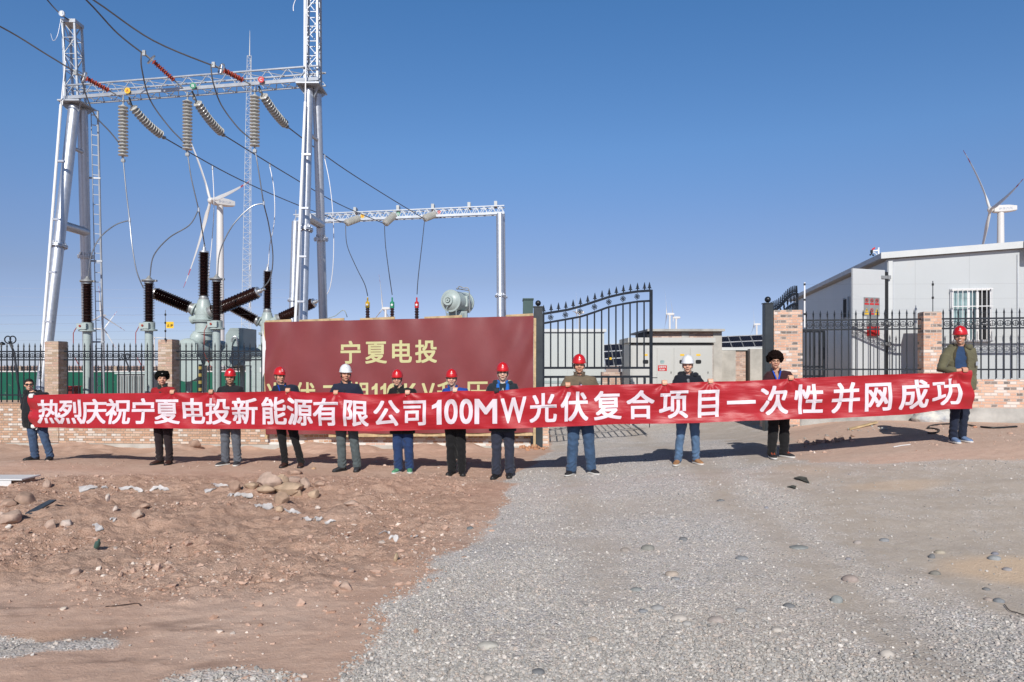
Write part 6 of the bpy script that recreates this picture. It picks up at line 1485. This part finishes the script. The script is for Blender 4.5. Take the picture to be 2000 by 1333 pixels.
        L = Loft(); L.ball(HC+Vector((0, .022, .050*k)), (.086*k, .098*k, .086*k), 22, 12); L.ball(HC+Vector((0, -.045*k, .095*k)), (.066*k, .050*k, .032*k)); L.ball(HC+Vector((0, .05, -.01)), (.078*k, .06*k, .07*k))
        for sx in (-1, 1): L.ball(HC+Vector((sx*.074*k, -.008, .030*k)), (.014*k, .034*k, .04*k))
        ho, c2 = L.skin('hair', .007, 2, HAIR, T, .005, (30, 30, 12))
    if S.get('glasses'):
        mb = MB(); y0 = -.100*k; ln = MB()
        for sx in (-1, 1):
            c = HC+Vector((sx*.032*k, y0-.014, .008*k)); w_ = .023 if S['glasses'] == 'clear' else .027
            pl = [(w_*np.sign(math.cos(q))*abs(math.cos(q))**.7, w_*.62*np.sign(math.sin(q))*abs(math.sin(q))**.7) for q in np.linspace(0, 2*math.pi, 18, endpoint=False)]
            mb.tube([c+Vector((a, 0, b)) for a, b in pl+pl[:1]], .0022, 5, False)
            if S['glasses'] == 'dark': ln.prism(pl, c, (1,0,0), (0,0,1), (0,1,0), .003)
            mb.tube([c+Vector((sx*w_, 0, .006)), c+Vector((sx*.024+sx*w_, .03, .006)), HC+Vector((sx*.082*k*fw, .0, .008*k))], .0022, 5)
        mb.tube([HC+Vector((-.010*k, y0-.014, .012*k)), HC+Vector((.010*k, y0-.014, .012*k))], .0022, 5)
        gl = mb.build('glasses', SPECS, T, local=True)
        if S['glasses'] == 'dark': ln.build('lens', LENS, gl, local=True)
    if S.get('gloves'):
        L = Loft(); gm = WHITE_GLOVE if S['gloves'] == 'white' else BLACK_GLOVE
        for sd in S.get('glove_sides', (-1, 1)):
            spec = hands.get(sd)
            if spec and spec[0] in ('top', 'low'):
                w = loc(banner(spec[1], spec[2] if len(spec) > 2 else (1. if spec[0] == 'top' else .02)))
                if spec[0] == 'low': w = w+Vector((0, .024, -.02))
                G_ = Loft(); hand_grip(G_, tuple(w), sd); G_.limb([w+Vector((0, .045, 0)), arms[sd][2].lerp(arms[sd][1], .12)], [.036, .038], 12)
                go, gc = G_.skin('glove', .0068, 1, gm, T); gn = np.empty(len(gc)*3); go.data.vertices.foreach_get('normal', gn)
                go.data.vertices.foreach_set('co', (gc+gn.reshape(-1, 3)*.004).ravel()); go.data.update()
    # turn the head (and what it wears) towards the photographer
    yaw = -math.atan2(px-CX, F)+R(S.get('look', 0))
    def turn(o, a, z0=None, z1=None):
        n = len(o.data.vertices); c = np.empty(n*3); o.data.vertices.foreach_get('co', c); c = c.reshape(-1, 3)
        w = a if z0 is None else a*sstep(z0, z1, c[:, 2]); s_, q_ = np.sin(w), np.cos(w); x, y = c[:, 0]-hx, c[:, 1]-hy-.015
        c[:, 0], c[:, 1] = hx+x*q_-y*s_, hy+.015+x*s_+y*q_; o.data.vertices.foreach_set('co', c.ravel()); o.data.update()
    turn(body, yaw, zh-.17*k, zh-.09*k)
    def walk(o):
        for c in o.children:
            nm = c.name.split('.')[0]
            if nm in ('helmet', 'emblem', 'chin_strap', 'hair', 'fur_hat', 'cap_badge', 'glasses', 'lens'): turn(c, yaw)
            elif nm in ('shirt', 'scarf', 'collar', 'hood', 'lanyard', 'colour_panels'): turn(c, (yaw-R(S.get('look', 0)))*.75)
            walk(c)
    walk(T)
    return T, arms, k, legs
WHITE_LOGO = mat('white_emblem', (.8,.78,.78), .4); GREY_LOGO = mat('grey_emblem', (.35,.36,.5), .4)
BLK = mat('black_leather', (.018,.017,.018), .4, 0, .15); BRN = mat('dark_brown_leather', (.055,.024,.018), .45); TAN = mat('tan_suede', (.36,.185,.085), .9, 0, .15, 12, .3, 120)
BLUS = mat('blue_canvas', (.16,.24,.40), .85, 0, .2, 20, .3, 150); GRNS = mat('green_mesh_shoe', (.10,.30,.16), .7, 0, .3, 18, .3, 150); TRN = mat('black_trainer', (.022,.020,.022), .7, 0, .2); ORA = mat('orange_lace', (.70,.12,.03), .7); CHAR = mat('charcoal_shoe', (.035,.035,.04), .6)
NAVY = (.012, .016, .032); BLACK = (.010, .010, .011)
P_ = []
P_.append(person(70, 14.0, 740.5, [(63, -.7), (93, .25)], {-1: ('low', 58), 1: ('top', 62, .99, (44, 795, 13.85))} if False else {-1: ('low', 60), 1: ('top', 63, .97)}, dict(hat=None, hpx=57, glasses='dark', gloves='white', bulk=1.22, belly=.07, jacket=('black_padded_coat', (.011,.012,.015), .70), collar=('black_padded_coat', BLACK, .05), hood=1, open=30, trousers=('faded_blue_jeans', (.050,.085,.155), 1.12), thigh=1.15, shoes=(BLK, DARK_SOLE, 0), skin=(.52,.30,.21), teeth=1, label='man in sunglasses and a black padded coat gripping the left end of the banner')))
P_.append(person(319, 13.25, 722, [(308, -.45), (327, .1)], {1: ('top', 337), -1: ('low', 303)}, dict(hat='furb', hpx=317, jacket=('red_black_jacket', (.30,.012,.016), .70), collar=('dark_collar', (.02,.03,.028), .07), inner=('dark_green_scarf', (.02,.04,.035), .10), trousers=('dark_brown_trousers', (.022,.014,.016), .98), shoes=(BRN, DARK_SOLE, 0), skin=(.44,.24,.16), label='man in a black fur hat and red jacket holding the banner')))
P_.append(person(450, 13.1, 723, [(437, -.55), (461, .1)], {-1: ('top', 412), 1: ('low', 468)}, dict(hat='red', logo='arc', jacket=('black_work_jacket', (.016,.017,.020), .69), collar=('black_work_jacket', BLACK, .05), trousers=('grey_work_trousers', (.105,.115,.135), 1.06), shoes=(CHAR, SOLE, 0), skin=(.36,.20,.13), strap=0, look=-6, label='man in a red helmet and black jacket with grey trousers beside the fur hat man')))
P_.append(person(557, 12.95, 720, [(554, -.1), (585, .15)], {1: ('top', 563), -1: ('low', 530)}, dict(hat='red', hpx=546, jacket=('navy_work_jacket', NAVY, .68), lanyard=1, collar=('navy_work_jacket', NAVY, .035), inner=('navy_shirt', (.02,.03,.07), .09), open=34, trousers=('black_trousers', BLACK, .92), shoes=(BRN, DARK_SOLE, 0), glasses='clear', look=24, label='lean man in a red helmet turning aside with a bright blue lanyard on navy clothes')))
P_.append(person(676, 12.5, 715, [(666, -.65), (696, .05)], {-1: ('top', 655, .97), 1: ('low', 705)}, dict(hat='white', hpx=675, strap=0, bulk=1.05, jacket=('navy_work_coat', (.016,.020,.042), .76), collar=('navy_work_coat', NAVY, .045), open=28, trousers=('grey_green_trousers', (.085,.105,.108), 1.02), shoes=(CHAR, DARK_SOLE, 0), skin=(.44,.23,.15), look=8, label='man in a white helmet and navy coat standing before the maroon billboard')))
P_.append(person(786, 12.3, 725, [(777, -.35), (799, .15)], {1: ('top', 796), -1: ('low', 762)}, dict(hat='red', hpx=776, bulk=1.08, glasses='clear', jacket=('black_parka', BLACK, .67), collar=('black_parka', BLACK, .06), inner=('olive_jumper', (.10,.08,.05), .085), trousers=('blue_work_trousers', (.020,.045,.125), 1.16), shoes=(GRNS, SOLE, 0), skin=(.50,.28,.20), look=-5, label='man in a red helmet and black parka with blue trousers and green shoes')))
P_.append(person(889, 12.15, 724, [(882, -.35), (902, .15)], {1: ('top', 889), -1: ('low', 868)}, dict(hat='red', hpx=882, face=1.06, jacket=('bright_blue_jacket', (.012,.055,.30), .82), collar=('bright_blue_jacket', (.012,.055,.30), .05), inner=('grey_shirt', (.22,.22,.22), .08), open=30, trousers=('black_wide_trousers', BLACK, 1.1), shoes=(BLK, DARK_SOLE, 0), skin=(.56,.33,.24), label='man in a red helmet and bright blue jacket with black trousers')))
P_.append(person(982, 11.8, 711.5, [(969, -.35), (996, -.1)], {-1: ('top', 970), 1: ('low', 1000)}, dict(hat='red', glasses='clear', gloves='black', glove_sides=(-1,), bulk=1.05, hood=1, jacket=('dark_grey_shell_jacket', (.018,.026,.034), .72), patch=('azure_panels', (.015,.14,.50)), collar=('azure_panels', (.015,.14,.50), .05), inner=('pale_collar', (.5,.5,.48), .06), open=30, trousers=('dark_grey_jeans', (.030,.035,.055), 1.06), shoes=(BLK, DARK_SOLE, 0), skin=(.58,.35,.26), label='man in a red helmet with azure panels on a dark jacket and a black glove')))
P_.append(person(1133, 11.5, 696, [(1117, -.55), (1156, .5)], {-1: ('top', 1109), 1: ('low', 1150)}, dict(hat='red', hpx=1131, bulk=1.12, jacket=('khaki_brown_jacket', (.155,.120,.080), .78), collar=('khaki_dark_collar', (.105,.080,.055), .065), inner=('dark_jumper', (.05,.045,.05), .07), open=22, trousers=('mid_blue_jeans', (.045,.085,.155), 1.12), thigh=1.08, shoes=(TRN, SOLE, 0), skin=(.42,.22,.14), look=4, label='man in a red helmet and khaki jacket with blue jeans standing in the gateway')))
P_.append(person(1344, 11.55, 697, [(1326, -.45), (1362, .25)], {-1: ('top', 1297, 1.), 1: ('top', 1388, .99)}, dict(hat='white', hpx=1343, logo=False, jacket=('black_navy_coat', (.010,.012,.020), .86), collar=('black_navy_coat', BLACK, .055), hood=1, inner=('grey_patterned_scarf', (.22,.22,.24), .075), open=24, trousers=('washed_blue_jeans', (.085,.150,.250), .94), shoes=(TAN, SOLE, 1), skin=(.52,.29,.20), label='man in a white helmet with light jeans and tan boots before the grey cabinet')))
P_.append(person(1521, 11.4, 686.5, [(1511, -.1), (1535, .5)], {1: ('top', 1544), -1: ('low', 1505)}, dict(hat='fur', hpx=1513, glasses='clear', jacket=('maroon_black_jacket', (.045,.014,.018), .80), collar=('dark_blue_collar', (.02,.03,.06), .05), inner=('skin_neck_shirt', (.40,.24,.17), .055), lanyard=1, open=34, trousers=('black_loose_trousers', BLACK, 1.12), shoes=(TRN, SOLE, 0), laces=ORA, skin=(.46,.25,.165), look=12, label='man in a dark fur hat and glasses with orange trainers by the brick gate pier')))
P_.append(person(1876, 10.95, 640.5, [(1868, -.15), (1885, .15)], {-1: ('top', 1886, 1.0, (1838, 722, 10.85)), 1: ('hang', 1899, 757, 10.9)}, dict(hat='red', hpx=1875, bulk=1.10, jacket=('olive_green_parka', (.125,.115,.068), .80), collar=('olive_dark_lining', (.075,.062,.035), .055), hood=1, open=40, open_front=[('denim_shirt', (.024,.055,.125), 0., .50, .003), ('lining', (.060,.050,.028), .48, .66, .009)], inner=('blue_shirt_neck', (.024,.055,.125), .09), trousers=('dark_denim', (.014,.020,.040), .90), shoes=(BLUS, SOLE, 0), skin=(.40,.21,.14), teeth=1, label='smiling man in a red helmet and green parka gripping the right end of the banner')))
# chest logo tee of the khaki jacket man, silver tag on the green parka
T, arms, k, legs = P_[8]; mb = MB().prism([(-.06, 0), (-.05, .035), (-.02, .03), (.0, .055), (.03, .03), (.055, .04), (.06, 0)], (.0, -.147*k, 1.285*k), (1,0,0), (0,0,1), (0,-1,0), .006); mb.build('lilac_print', cloth('lilac_print', (.60,.55,.75)), T, local=True)
T, arms, k, legs = P_[11]; MB().prism([(-.018, -.03), (.012, -.035), (.02, .02), (.0, .035), (-.015, .02)], (.155*k, -.142*k, 1.20*k), (1,0,0), (0,0,1), (0,-1,0), .012).build('silver_tag', M['alu'], T, local=True)
# ------------------------------------------------------------------ rocks, litter and small things on the ground
def rock(px, py, wpx, hpx, c, label, name='rock', cat='rock', group='rocks on the dirt', rough=1., smooth=False, sub=3, rot=0.):
    p = hit(px, py+hpx*.4); k = p.y/F; rx, rz = wpx*k/2, hpx*k/2*1.25
    v, f = ico(sub); sd = RNG.uniform(0, 50)
    if smooth: w = 1+.22*fbm(v[:, 0]*1.1+sd, v[:, 1]*1.1, v[:, 2]*1.1, 3)
    else:
        w = 1+.25*fbm(v[:, 0]*1.3+sd, v[:, 1]*1.3, v[:, 2]*1.3, 3)
        for _ in range(15):   # chop flat facets
            nrm = RNG.normal(size=3); nrm /= np.linalg.norm(nrm); h = RNG.uniform(.55, .9); dd = (v*w[:, None]) @ nrm
            w = np.where(dd > h, w*h/np.maximum(dd, 1e-6), w)
    v = v*w[:, None]*np.array([rx, max(rx*.75, rz*.8), rz]); ca, sa = math.cos(rot), math.sin(rot); v = v @ np.array([[ca, 0, sa], [0, 1, 0], [-sa, 0, ca]])
    me = np_mesh(name, v, f.tolist(), smooth)
    if not smooth: me.polygons.foreach_set('use_smooth', [True]*len(me.polygons)); me.set_sharp_from_angle(angle=.5)
    key = f'rock_{c[0]:.2f}_{c[1]:.2f}_{c[2]:.2f}'
    if key not in M: M[key] = mat(key, c, .9, 0, .16, 9, .35 if not smooth else .12, 35, spec=.3, c2=tuple(x*.72 for x in c))
    o = link_mesh(name, me, M[key], None, (p.x, p.y, p.z+rz*(.12 if smooth else .45))); return tag(o, label, cat, group)
RB, RO, RP, RW = (.40,.275,.21), (.46,.335,.235), (.45,.33,.265), (.58,.49,.43)
HP = 'rocks of the heap before the navy clothed men'
for a in [(530, 938, 42, 32, RP, 'largest pale rock at the top left of the rock heap'), (552, 938, 26, 24, RO, 'square ochre rock leaning on the largest rock of the heap'), (574, 925, 30, 12, RB, 'flat brown slab at the top right of the rock heap'), (572, 938, 28, 11, RP, 'flat pinkish slab just under the top slab of the rock heap'),
          (563, 953, 62, 20, RO, 'long low ochre rock in the middle of the rock heap'), (524, 955, 30, 16, RO, 'rounded ochre rock at the left foot of the rock heap'), (594, 945, 20, 20, RP, 'upright pinkish rock at the right of the rock heap'), (606, 963, 24, 16, RO, 'ochre rock at the right foot of the rock heap'),
          (576, 960, 26, 18, RO, 'ochre rock with a pale scar in front of the rock heap'), (616, 946, 22, 12, RB, 'low brown rock trailing off right of the rock heap'), (498, 949, 28, 13, RO, 'ochre wedge left of the rock heap')]:
    rock(a[0]+(a[0]-560)*.12, a[1]+(a[1]-950)*.1, a[2]*1.2, a[3]*1.15, *a[4:], group=HP)
rock(460, 950, 24, 24, (.33,.22,.165), 'brown pointed rock standing alone left of the rock heap', rot=.4)
rock(550, 973, 30, 26, (.36,.25,.18), 'triangular brown rock lying in front of the rock heap', rot=-.5)
rock(545, 993, 22, 13, RO, 'small ochre rock touching the white film in front of the heap')
GRK = [(92, 946, 16, 16, RP, 'pale pinkish rock upslope of the black board'), (48, 972, 46, 30, RB, 'large brown boulder just left of the black board tip'), (14, 984, 34, 18, RB, 'brown boulder at the left edge of the picture'), (20, 1010, 42, 28, RP, 'big pinkish boulder below the black board'), (98, 1026, 28, 20, RP, 'slanted pinkish rock below the black board'),
       (128, 1021, 24, 14, RW, 'pale split rock right of the slanted pinkish rock'), (17, 1030, 13, 8, (.62,.57,.52), 'small whitish stone near the left edge'), (210, 973, 11, 16, RW, 'narrow pale stone standing on the slope'), (225, 996, 12, 11, RW, 'small cream stone beside the round boulder'), (268, 1004, 25, 17, (.45,.34,.27), 'round tan boulder casting a shadow'),
       (282, 988, 22, 10, RB, 'flat brown rock above the round tan boulder'), (148, 1117, 30, 15, RP, 'pale pinkish rock low on the dirt slope'), (124, 1189, 18, 7, (.62,.53,.45), 'flat cream stone low at the left'), (676, 1145, 30, 18, RP, 'pinkish rock alone on the smooth dirt'), (685, 1115, 18, 8, RP, 'half buried pinkish stone above the lone rock'),
       (620, 993, 15, 8, RW, 'small pale stone right of the white films'), (685, 983, 32, 10, RP, 'half buried pink rock right of the heap'), (540, 1014, 17, 10, RP, 'small pink rock below the white films'), (773, 1089, 10, 18, (.50,.38,.25), 'tan pebble upright on the dirt'), (593, 1321, 17, 7, RW, 'pale stone at the bottom edge of the dirt'),
       (612, 915, 11, 5, (.55,.36,.22), 'small orange stone behind the rock heap'), (378, 866, 30, 18, RB, 'brown lump of earth at the wall foot beside the fur hat man')]
for a in GRK: rock(*a)
CB = 'cobbles on the gravel'
DG, BG, PK, CR, GN = (.17,.175,.185), (.24,.25,.27), (.40,.31,.26), (.52,.44,.36), (.24,.26,.25)
for a in [(335+1000, 1052, 18, 8, DG, 'dark oval cobble far up the gravel track'), (1265, 1068, 26, 12, (.25,.24,.20), 'mottled olive cobble left of the dark oval cobble'), (1221, 1073, 19, 9, (.33,.26,.21), 'brown cobble left of the mottled olive cobble'), (1312, 1119, 26, 10, (.46,.34,.24), 'orange tinted cobble in the middle of the track'), (1319, 1130, 18, 6, BG, 'flat blue grey cobble touching the orange cobble'),
          (1243, 1151, 23, 7, GN, 'grey green slab with a dark lower edge'), (1449, 1089, 26, 7, BG, 'flat grey cobble in the dusty strip'), (1661, 1128, 31, 14, (.38,.27,.22), 'reddish brown cobble on the right wheel track'), (1634, 1169, 24, 17, (.25,.28,.27), 'egg shaped grey green cobble casting a sharp shadow'), (1541, 1182, 24, 9, DG, 'dark lens shaped cobble near the middle'),
          (1446, 1191, 23, 9, (.30,.29,.28), 'grey pebble left of the dark lens cobble'), (1399, 1208, 32, 14, PK, 'pinkish domed cobble low on the track'), (1326, 1205, 34, 12, CR, 'cream and grey flat cobble low on the track'), (1284, 1186, 26, 10, (.32,.31,.30), 'grey wedge cobble above the cream flat cobble'), (1256, 1193, 20, 7, BG, 'bluish flat cobble left of the grey wedge'),
          (1342, 1216, 20, 9, (.40,.37,.34), 'pale grey cobble under the cream flat cobble'), (1517, 1229, 24, 10, CR, 'cream cobble between the track ruts'), (1732, 1275, 28, 15, CR, 'pale cream cobble in the lower right gravel'), (1158, 1248, 20, 10, (.42,.31,.22), 'orange brown cobble lower left on the track'), (1052, 1311, 28, 11, DG, 'grey oblong cobble at the bottom centre'),
          (954, 1258, 40, 13, (.48,.44,.36), 'half buried buff cobble near the dirt edge'), (955, 1324, 20, 12, (.50,.42,.34), 'buff cobble at the bottom edge near the dirt'), (1826, 1118, 21, 12, (.22,.20,.16), 'dark brown cobble beside the sandy patch'), (1820, 1086, 12, 11, DG, 'small dark cobble above the dark brown cobble'), (1835, 1077, 22, 8, (.42,.34,.22), 'ochre flat cobble above the dark brown cobble'),
          (1942, 1089, 24, 10, (.28,.30,.31), 'flat slate cobble stacked at the sand edge'), (1943, 1081, 14, 7, (.2,.2,.26), 'purplish cobble resting behind the flat slate cobble'), (1967, 1111, 18, 7, (.30,.27,.28), 'mauve cobble lying on the sand patch'), (1926, 1150, 15, 6, DG, 'small slate pebble below the sand patch'), (1951, 1172, 21, 10, (.19,.21,.23), 'dark slate cobble at the right edge'),
          (1930, 1170, 17, 7, (.38,.28,.22), 'brown pebble touching the dark slate cobble'), (1675, 1059, 16, 7, (.38,.31,.27), 'brown cobble above the right wheel track'), (1727, 1054, 20, 7, BG, 'flat grey cobble on the compacted sand'), (1408, 977, 15, 5, DG, 'dark flat cobble near the top of the track'), (1497, 991, 8, 6, (.26,.26,.31), 'tiny bluish cobble near the top of the track'), (918, 1031, 14, 8, (.14,.16,.17), 'dark grey stone on the dirt beside the gravel edge'), (1560, 1068, 38, 5, GN, 'row of flat greenish stone in the dusty strip'), (1657, 1091, 12, 6, (.27,.25,.28), 'small mauve cobble on the gravel ridge'), (1738, 1172, 19, 8, (.42,.36,.31), 'pale brown cobble half sunk in the gravel ridge')]:
    g_ = sum(a[4])/3; a = (*a[:4], tuple(.45*g_+.55*q for q in a[4]), *a[5:])
    rock(*a, name='cobble', cat='cobble', group=CB, smooth=True)
# thin white films and slabs
M['film'] = mat('dusty_white_sheet', (.70,.66,.64), .6, 0, .12, 12, .3, 60)
def film(px, py, wpx, dpx, label, name='plastic_scrap', m='film', cat='scrap', group='pale scraps on the dirt', lift=.02, ang=0.):
    p = hit(px, py); k = p.y/F; w = wpx*k; dep = dpx*k*(p.y/(CH-p.z))*.8; n = 14; sd = RNG.uniform(0, 9)
    top = []
    for i in range(n+1):
        t = i/n; prof = (max(0, math.sin(math.pi*t))**.5)*(.75+.25*math.sin(t*7+sd)); top.append((t-.5, max(.05, prof)))
    V, FQ = [], []
    for x, h in top:
        for s in (0, .5, 1):
            X0, Y0 = x*w, (s-.5)*dep*h+dep*.15*math.sin(x*7+sd); c_, s_ = math.cos(ang), math.sin(ang); gx, gy = p.x+X0*c_-Y0*s_, p.y+X0*s_+Y0*c_
            V.append(Vector((gx, gy, gh(gx, gy)+lift*.5*(.5+.5*math.sin(x*9+s*2+sd))+.012)))
    for i in range(n):
        for j in range(2): FQ.append([i*3+j, (i+1)*3+j, (i+1)*3+j+1, i*3+j+1])
    mb = MB().add(V, FQ); nb = len(mb.v); mb.add([v-Vector((0,0,.008)) for v in V], [q[::-1] for q in FQ])
    o = mb.build(name, M[m], smooth=.9); return tag(o, label, cat, group)
for a in [(172, 951, 44, 9, 'pale scrap on the slope above the round boulder'), (205, 954, 12, 4, 'tiny pale scrap at the right tip of the left film'), (256, 953, 52, 5, 'long thin pale scrap stretching over the dirt'), (312, 957, 40, 5, 'pale strip continuing right of the long thin scrap'), (410, 958, 28, 7, 'white scrap left of the lone pointed rock'), (428, 950, 36, 5, 'folded white strip behind the white scrap'), (451, 967, 13, 6, 'small white scrap under the pointed rock'), (477, 970, 38, 10, 'wide white scrap right below the pointed rock'), (516, 993, 40, 12, 'thick white film left of the small ochre rock'), (580, 1003, 58, 5, 'long white strip right of the small ochre rock'), (600, 1014, 28, 4, 'thin white scrap below the long strip'), (622, 1015, 18, 8, 'bright white crumpled scrap'), (645, 1022, 24, 6, 'flat white scrap at the right end of the films'), (751, 1040, 24, 5, 'lone white scrap near the gravel'), (769, 1053, 20, 8, 'pale flake below the lone white scrap'), (809, 1051, 17, 9, 'pale flake close to the gravel edge'), (191, 1034, 22, 8, 'grey white flake right of the split rock'), (222, 1017, 13, 6, 'small white flake under the cream stone')]:
    film(a[0], a[1], a[2]*.95, a[3]*.7, *a[4:])
# white board at the left edge, black board, stones, hose, plank, sack, brick rubble, shards
p = hit(10, 951); k = p.y/F
wb = thing('white_board', p, 'white folded panel lying at the left edge of the dirt', 'board')
MB().box((p.x-.55, p.y, p.z+.09), (p.x+.26, p.y+.45, p.z+.11)).build('top_sheet', M['white'], wb); MB().box((p.x-.55, p.y-.012, p.z+.0), (p.x+.10, p.y-.001, p.z+.085)).build('front_flap', M['white'], wb); MB().box((p.x-.5, p.y+.1, p.z-.1), (p.x+.2, p.y+.4, p.z+.088)).build('bricks_beneath', M['brick_pillar'], wb)
p = hit(78, 998); q = [at(49, 1002.5, p.y-.02), at(62, 1004, p.y-.06), at(110, 976, p.y+.30), at(96, 976.5, p.y+.36), at(74, 988, p.y+.2)]
tag(MB().add([v for v in q]+[v-Vector((0, 0, .016)) for v in q], [list(range(5)), list(range(9, 4, -1))]+[[i, i+5, (i+1) % 5+5, (i+1) % 5] for i in range(5)]).build('board_scrap', mat('weathered_black_board', (.05,.06,.07), .5, 0, .3, 14), smooth=0), 'black tilted board scrap resting on the boulders', 'board')
p = hit(188, 1074); tag(MB().lathe([(.012, 0), (.026, .003), (.028, .06), (.012, .085), (.011, .11)], p+Vector((0, 0, .02)), (.5, -.4, .75), 14).build('bottle', mat('dull_green_plastic', (.06,.12,.10), .4)), 'crushed green bottle half buried in the dirt', 'bottle')
P = [hit(x, y)+Vector((0, 0, .018)) for x, y in ((1812, 848.5), (1830, 847.5), (1834, 842), (1822, 839), (1812, 838), (1820, 833), (1840, 830.5), (1862, 830), (1888, 832), (1905, 834.5))]
tag(MB().tube(smooth_pts(P), .014, 8).build('hose', M['black']), 'black hose snaking behind the green parka man', 'hose')
P = [hit(x, y)+Vector((0, 0, .016)) for x, y in ((1916, 836), (1935, 837.5), (1955, 837.5), (1975, 836), (1986, 835.5))]
tag(MB().tube(smooth_pts(P), .018, 8).build('hose', M['black']), 'short black hose piece right of the green parka man', 'hose')
o = rock(1905, 834, 9, 5, (.55,.27,.17), 'orange brick fragment beside the hose pieces', 'brick_fragment', 'brick', None)
a, b = hit(1658, 841), hit(1712, 830.5)
tag(MB().bar(a+Vector((0, 0, .02)), b+Vector((0, 0, .05)), .07, .03).build('plank', M['wood']), 'yellowish plank lying on the rubble under the railing', 'plank')
pb = hit(1830, 824.5); L = Loft(); L.stack([(pb.x, pb.y+.15, pb.z-.02, .40, .20), (pb.x, pb.y+.15, pb.z+.06, .43, .22), (pb.x+.02, pb.y+.16, pb.z+.16, .38, .19), (pb.x+.06, pb.y+.16, pb.z+.23, .27, .12)], 24, .6)
sk, _ = L.skin('printed_sack', .014, 4, mat('faded_printed_sack', (.52,.50,.44), .7, 0, .25, 5, .2, 40, c2=(.30,.32,.36)), None, .02, (6, 6, 9)); tag(sk, 'pale printed sack slumped at the wall foot behind the banner', 'sack')
def debris(px, py, w, n, m, label, s=.05, name='brick_rubble'):
    p = hit(px, py); mb = MB()
    for _ in range(n):
        x, y = p.x+random.gauss(0, w*.45), p.y+random.gauss(0, .14); q = Quaternion((random.random(), random.random(), random.random()), random.uniform(0, 3)); e = [q @ Vector(v) for v in ((1,0,0), (0,1,0), (0,0,1))]
        a = random.uniform(.4, 1.3)*s; mb.frame_box(Vector((x, y, gh(x, y)+a*.4)), *e, (-a, a), (-a*.6, a*.6), (-a*.4, a*.4))
    return tag(mb.build(name, m, smooth=0, bevel=.004), label, 'rubble', kind='stuff')
debris(1038, 877, .45, 26, mat('orange_rubble', (.50,.26,.15), .9, 0, .3, 9), 'orange brick rubble at the foot of the left gate post', .055)
debris(1605, 866, .8, 26, mat('mixed_rubble', (.46,.33,.26), .9, 0, .35, 9), 'pale and orange brick chips spilling from the gate pier', .045)
debris(1660, 845, 1.0, 14, M['concrete'], 'grey mortar crumbs under the right railing wall', .028)
debris(965, 872, .35, 10, mat('dark_rubble', (.18,.12,.09), .9, 0, .3, 9), 'dark earth lumps at the wall foot by the black gloved man', .06)
for i, (px, py, w, h, lab) in enumerate(((1567, 938, 24, 11, 'dark green torn scrap right of the orange trainers'), (1548, 953, 18, 4, 'black strip lying at the edge of the sandy ground'))):
    M.setdefault('dark_scrap', mat('dark_scrap', (.07,.08,.065), .7, 0, .3, 12)); film(px, py, w, h, lab, 'cloth_scrap', 'dark_scrap', 'scrap', None, .02)
P = [hit(x, y)+Vector((0, 0, .01)) for x, y in ((1745, 875), (1762, 872), (1778, 870))]; tag(MB().tube(P, .008, 6).build('white_stick', M['white']), 'thin white stick in front of the banner shadow', 'stick')
P = [hit(x, y)+Vector((0, 0, .012)) for x, y in ((1962, 1185), (1972, 1196), (1986, 1200), (2004, 1207))]; tag(MB().tube(smooth_pts(P), .0035, 6).build('wire_loop', M['black']), 'thin dark wire curling out of the gravel at the right edge', 'wire')
for nm, pts in (('left', ((200, 1190), (236, 1185), (262, 1182), (284, 1179))),):
    P = [hit(*q)+Vector((0, 0, .006)) for q in pts]; tag(MB().tube(smooth_pts([p_+Vector((random.gauss(0, .02), random.gauss(0, .03), 0)) for p_ in P]), [.002+.003*abs(math.sin(i_)) for i_ in range(len(smooth_pts(P)))], 6).build('twig', mat('dark_twig', (.07,.04,.03), .8)), f'thin dark twig lying on the smooth reddish dirt', 'twig')
# brick edge behind the right gate post, brick stub by the left post
p = at(1499, HZ, 16.9); r = thing('brick_stub', (p.x, 17.2, 0), 'dark orange brick stub behind the right gate post', 'brick stub'); MB().box((p.x-.08, 16.75, -.3), (p.x+.15, 17.2, .95)).build('brickwork', M['brick_gate'], r, smooth=0)
p = at(1067, HZ, 17.6); r = thing('brick_stub', (p.x, 17.6, 0), 'small orange brick stub behind the left gate post', 'brick stub'); MB().box((p.x-.12, 17.5, -.3), (p.x+.06, 17.8, .40)).build('brickwork', M['brick_gate'], r, smooth=0)
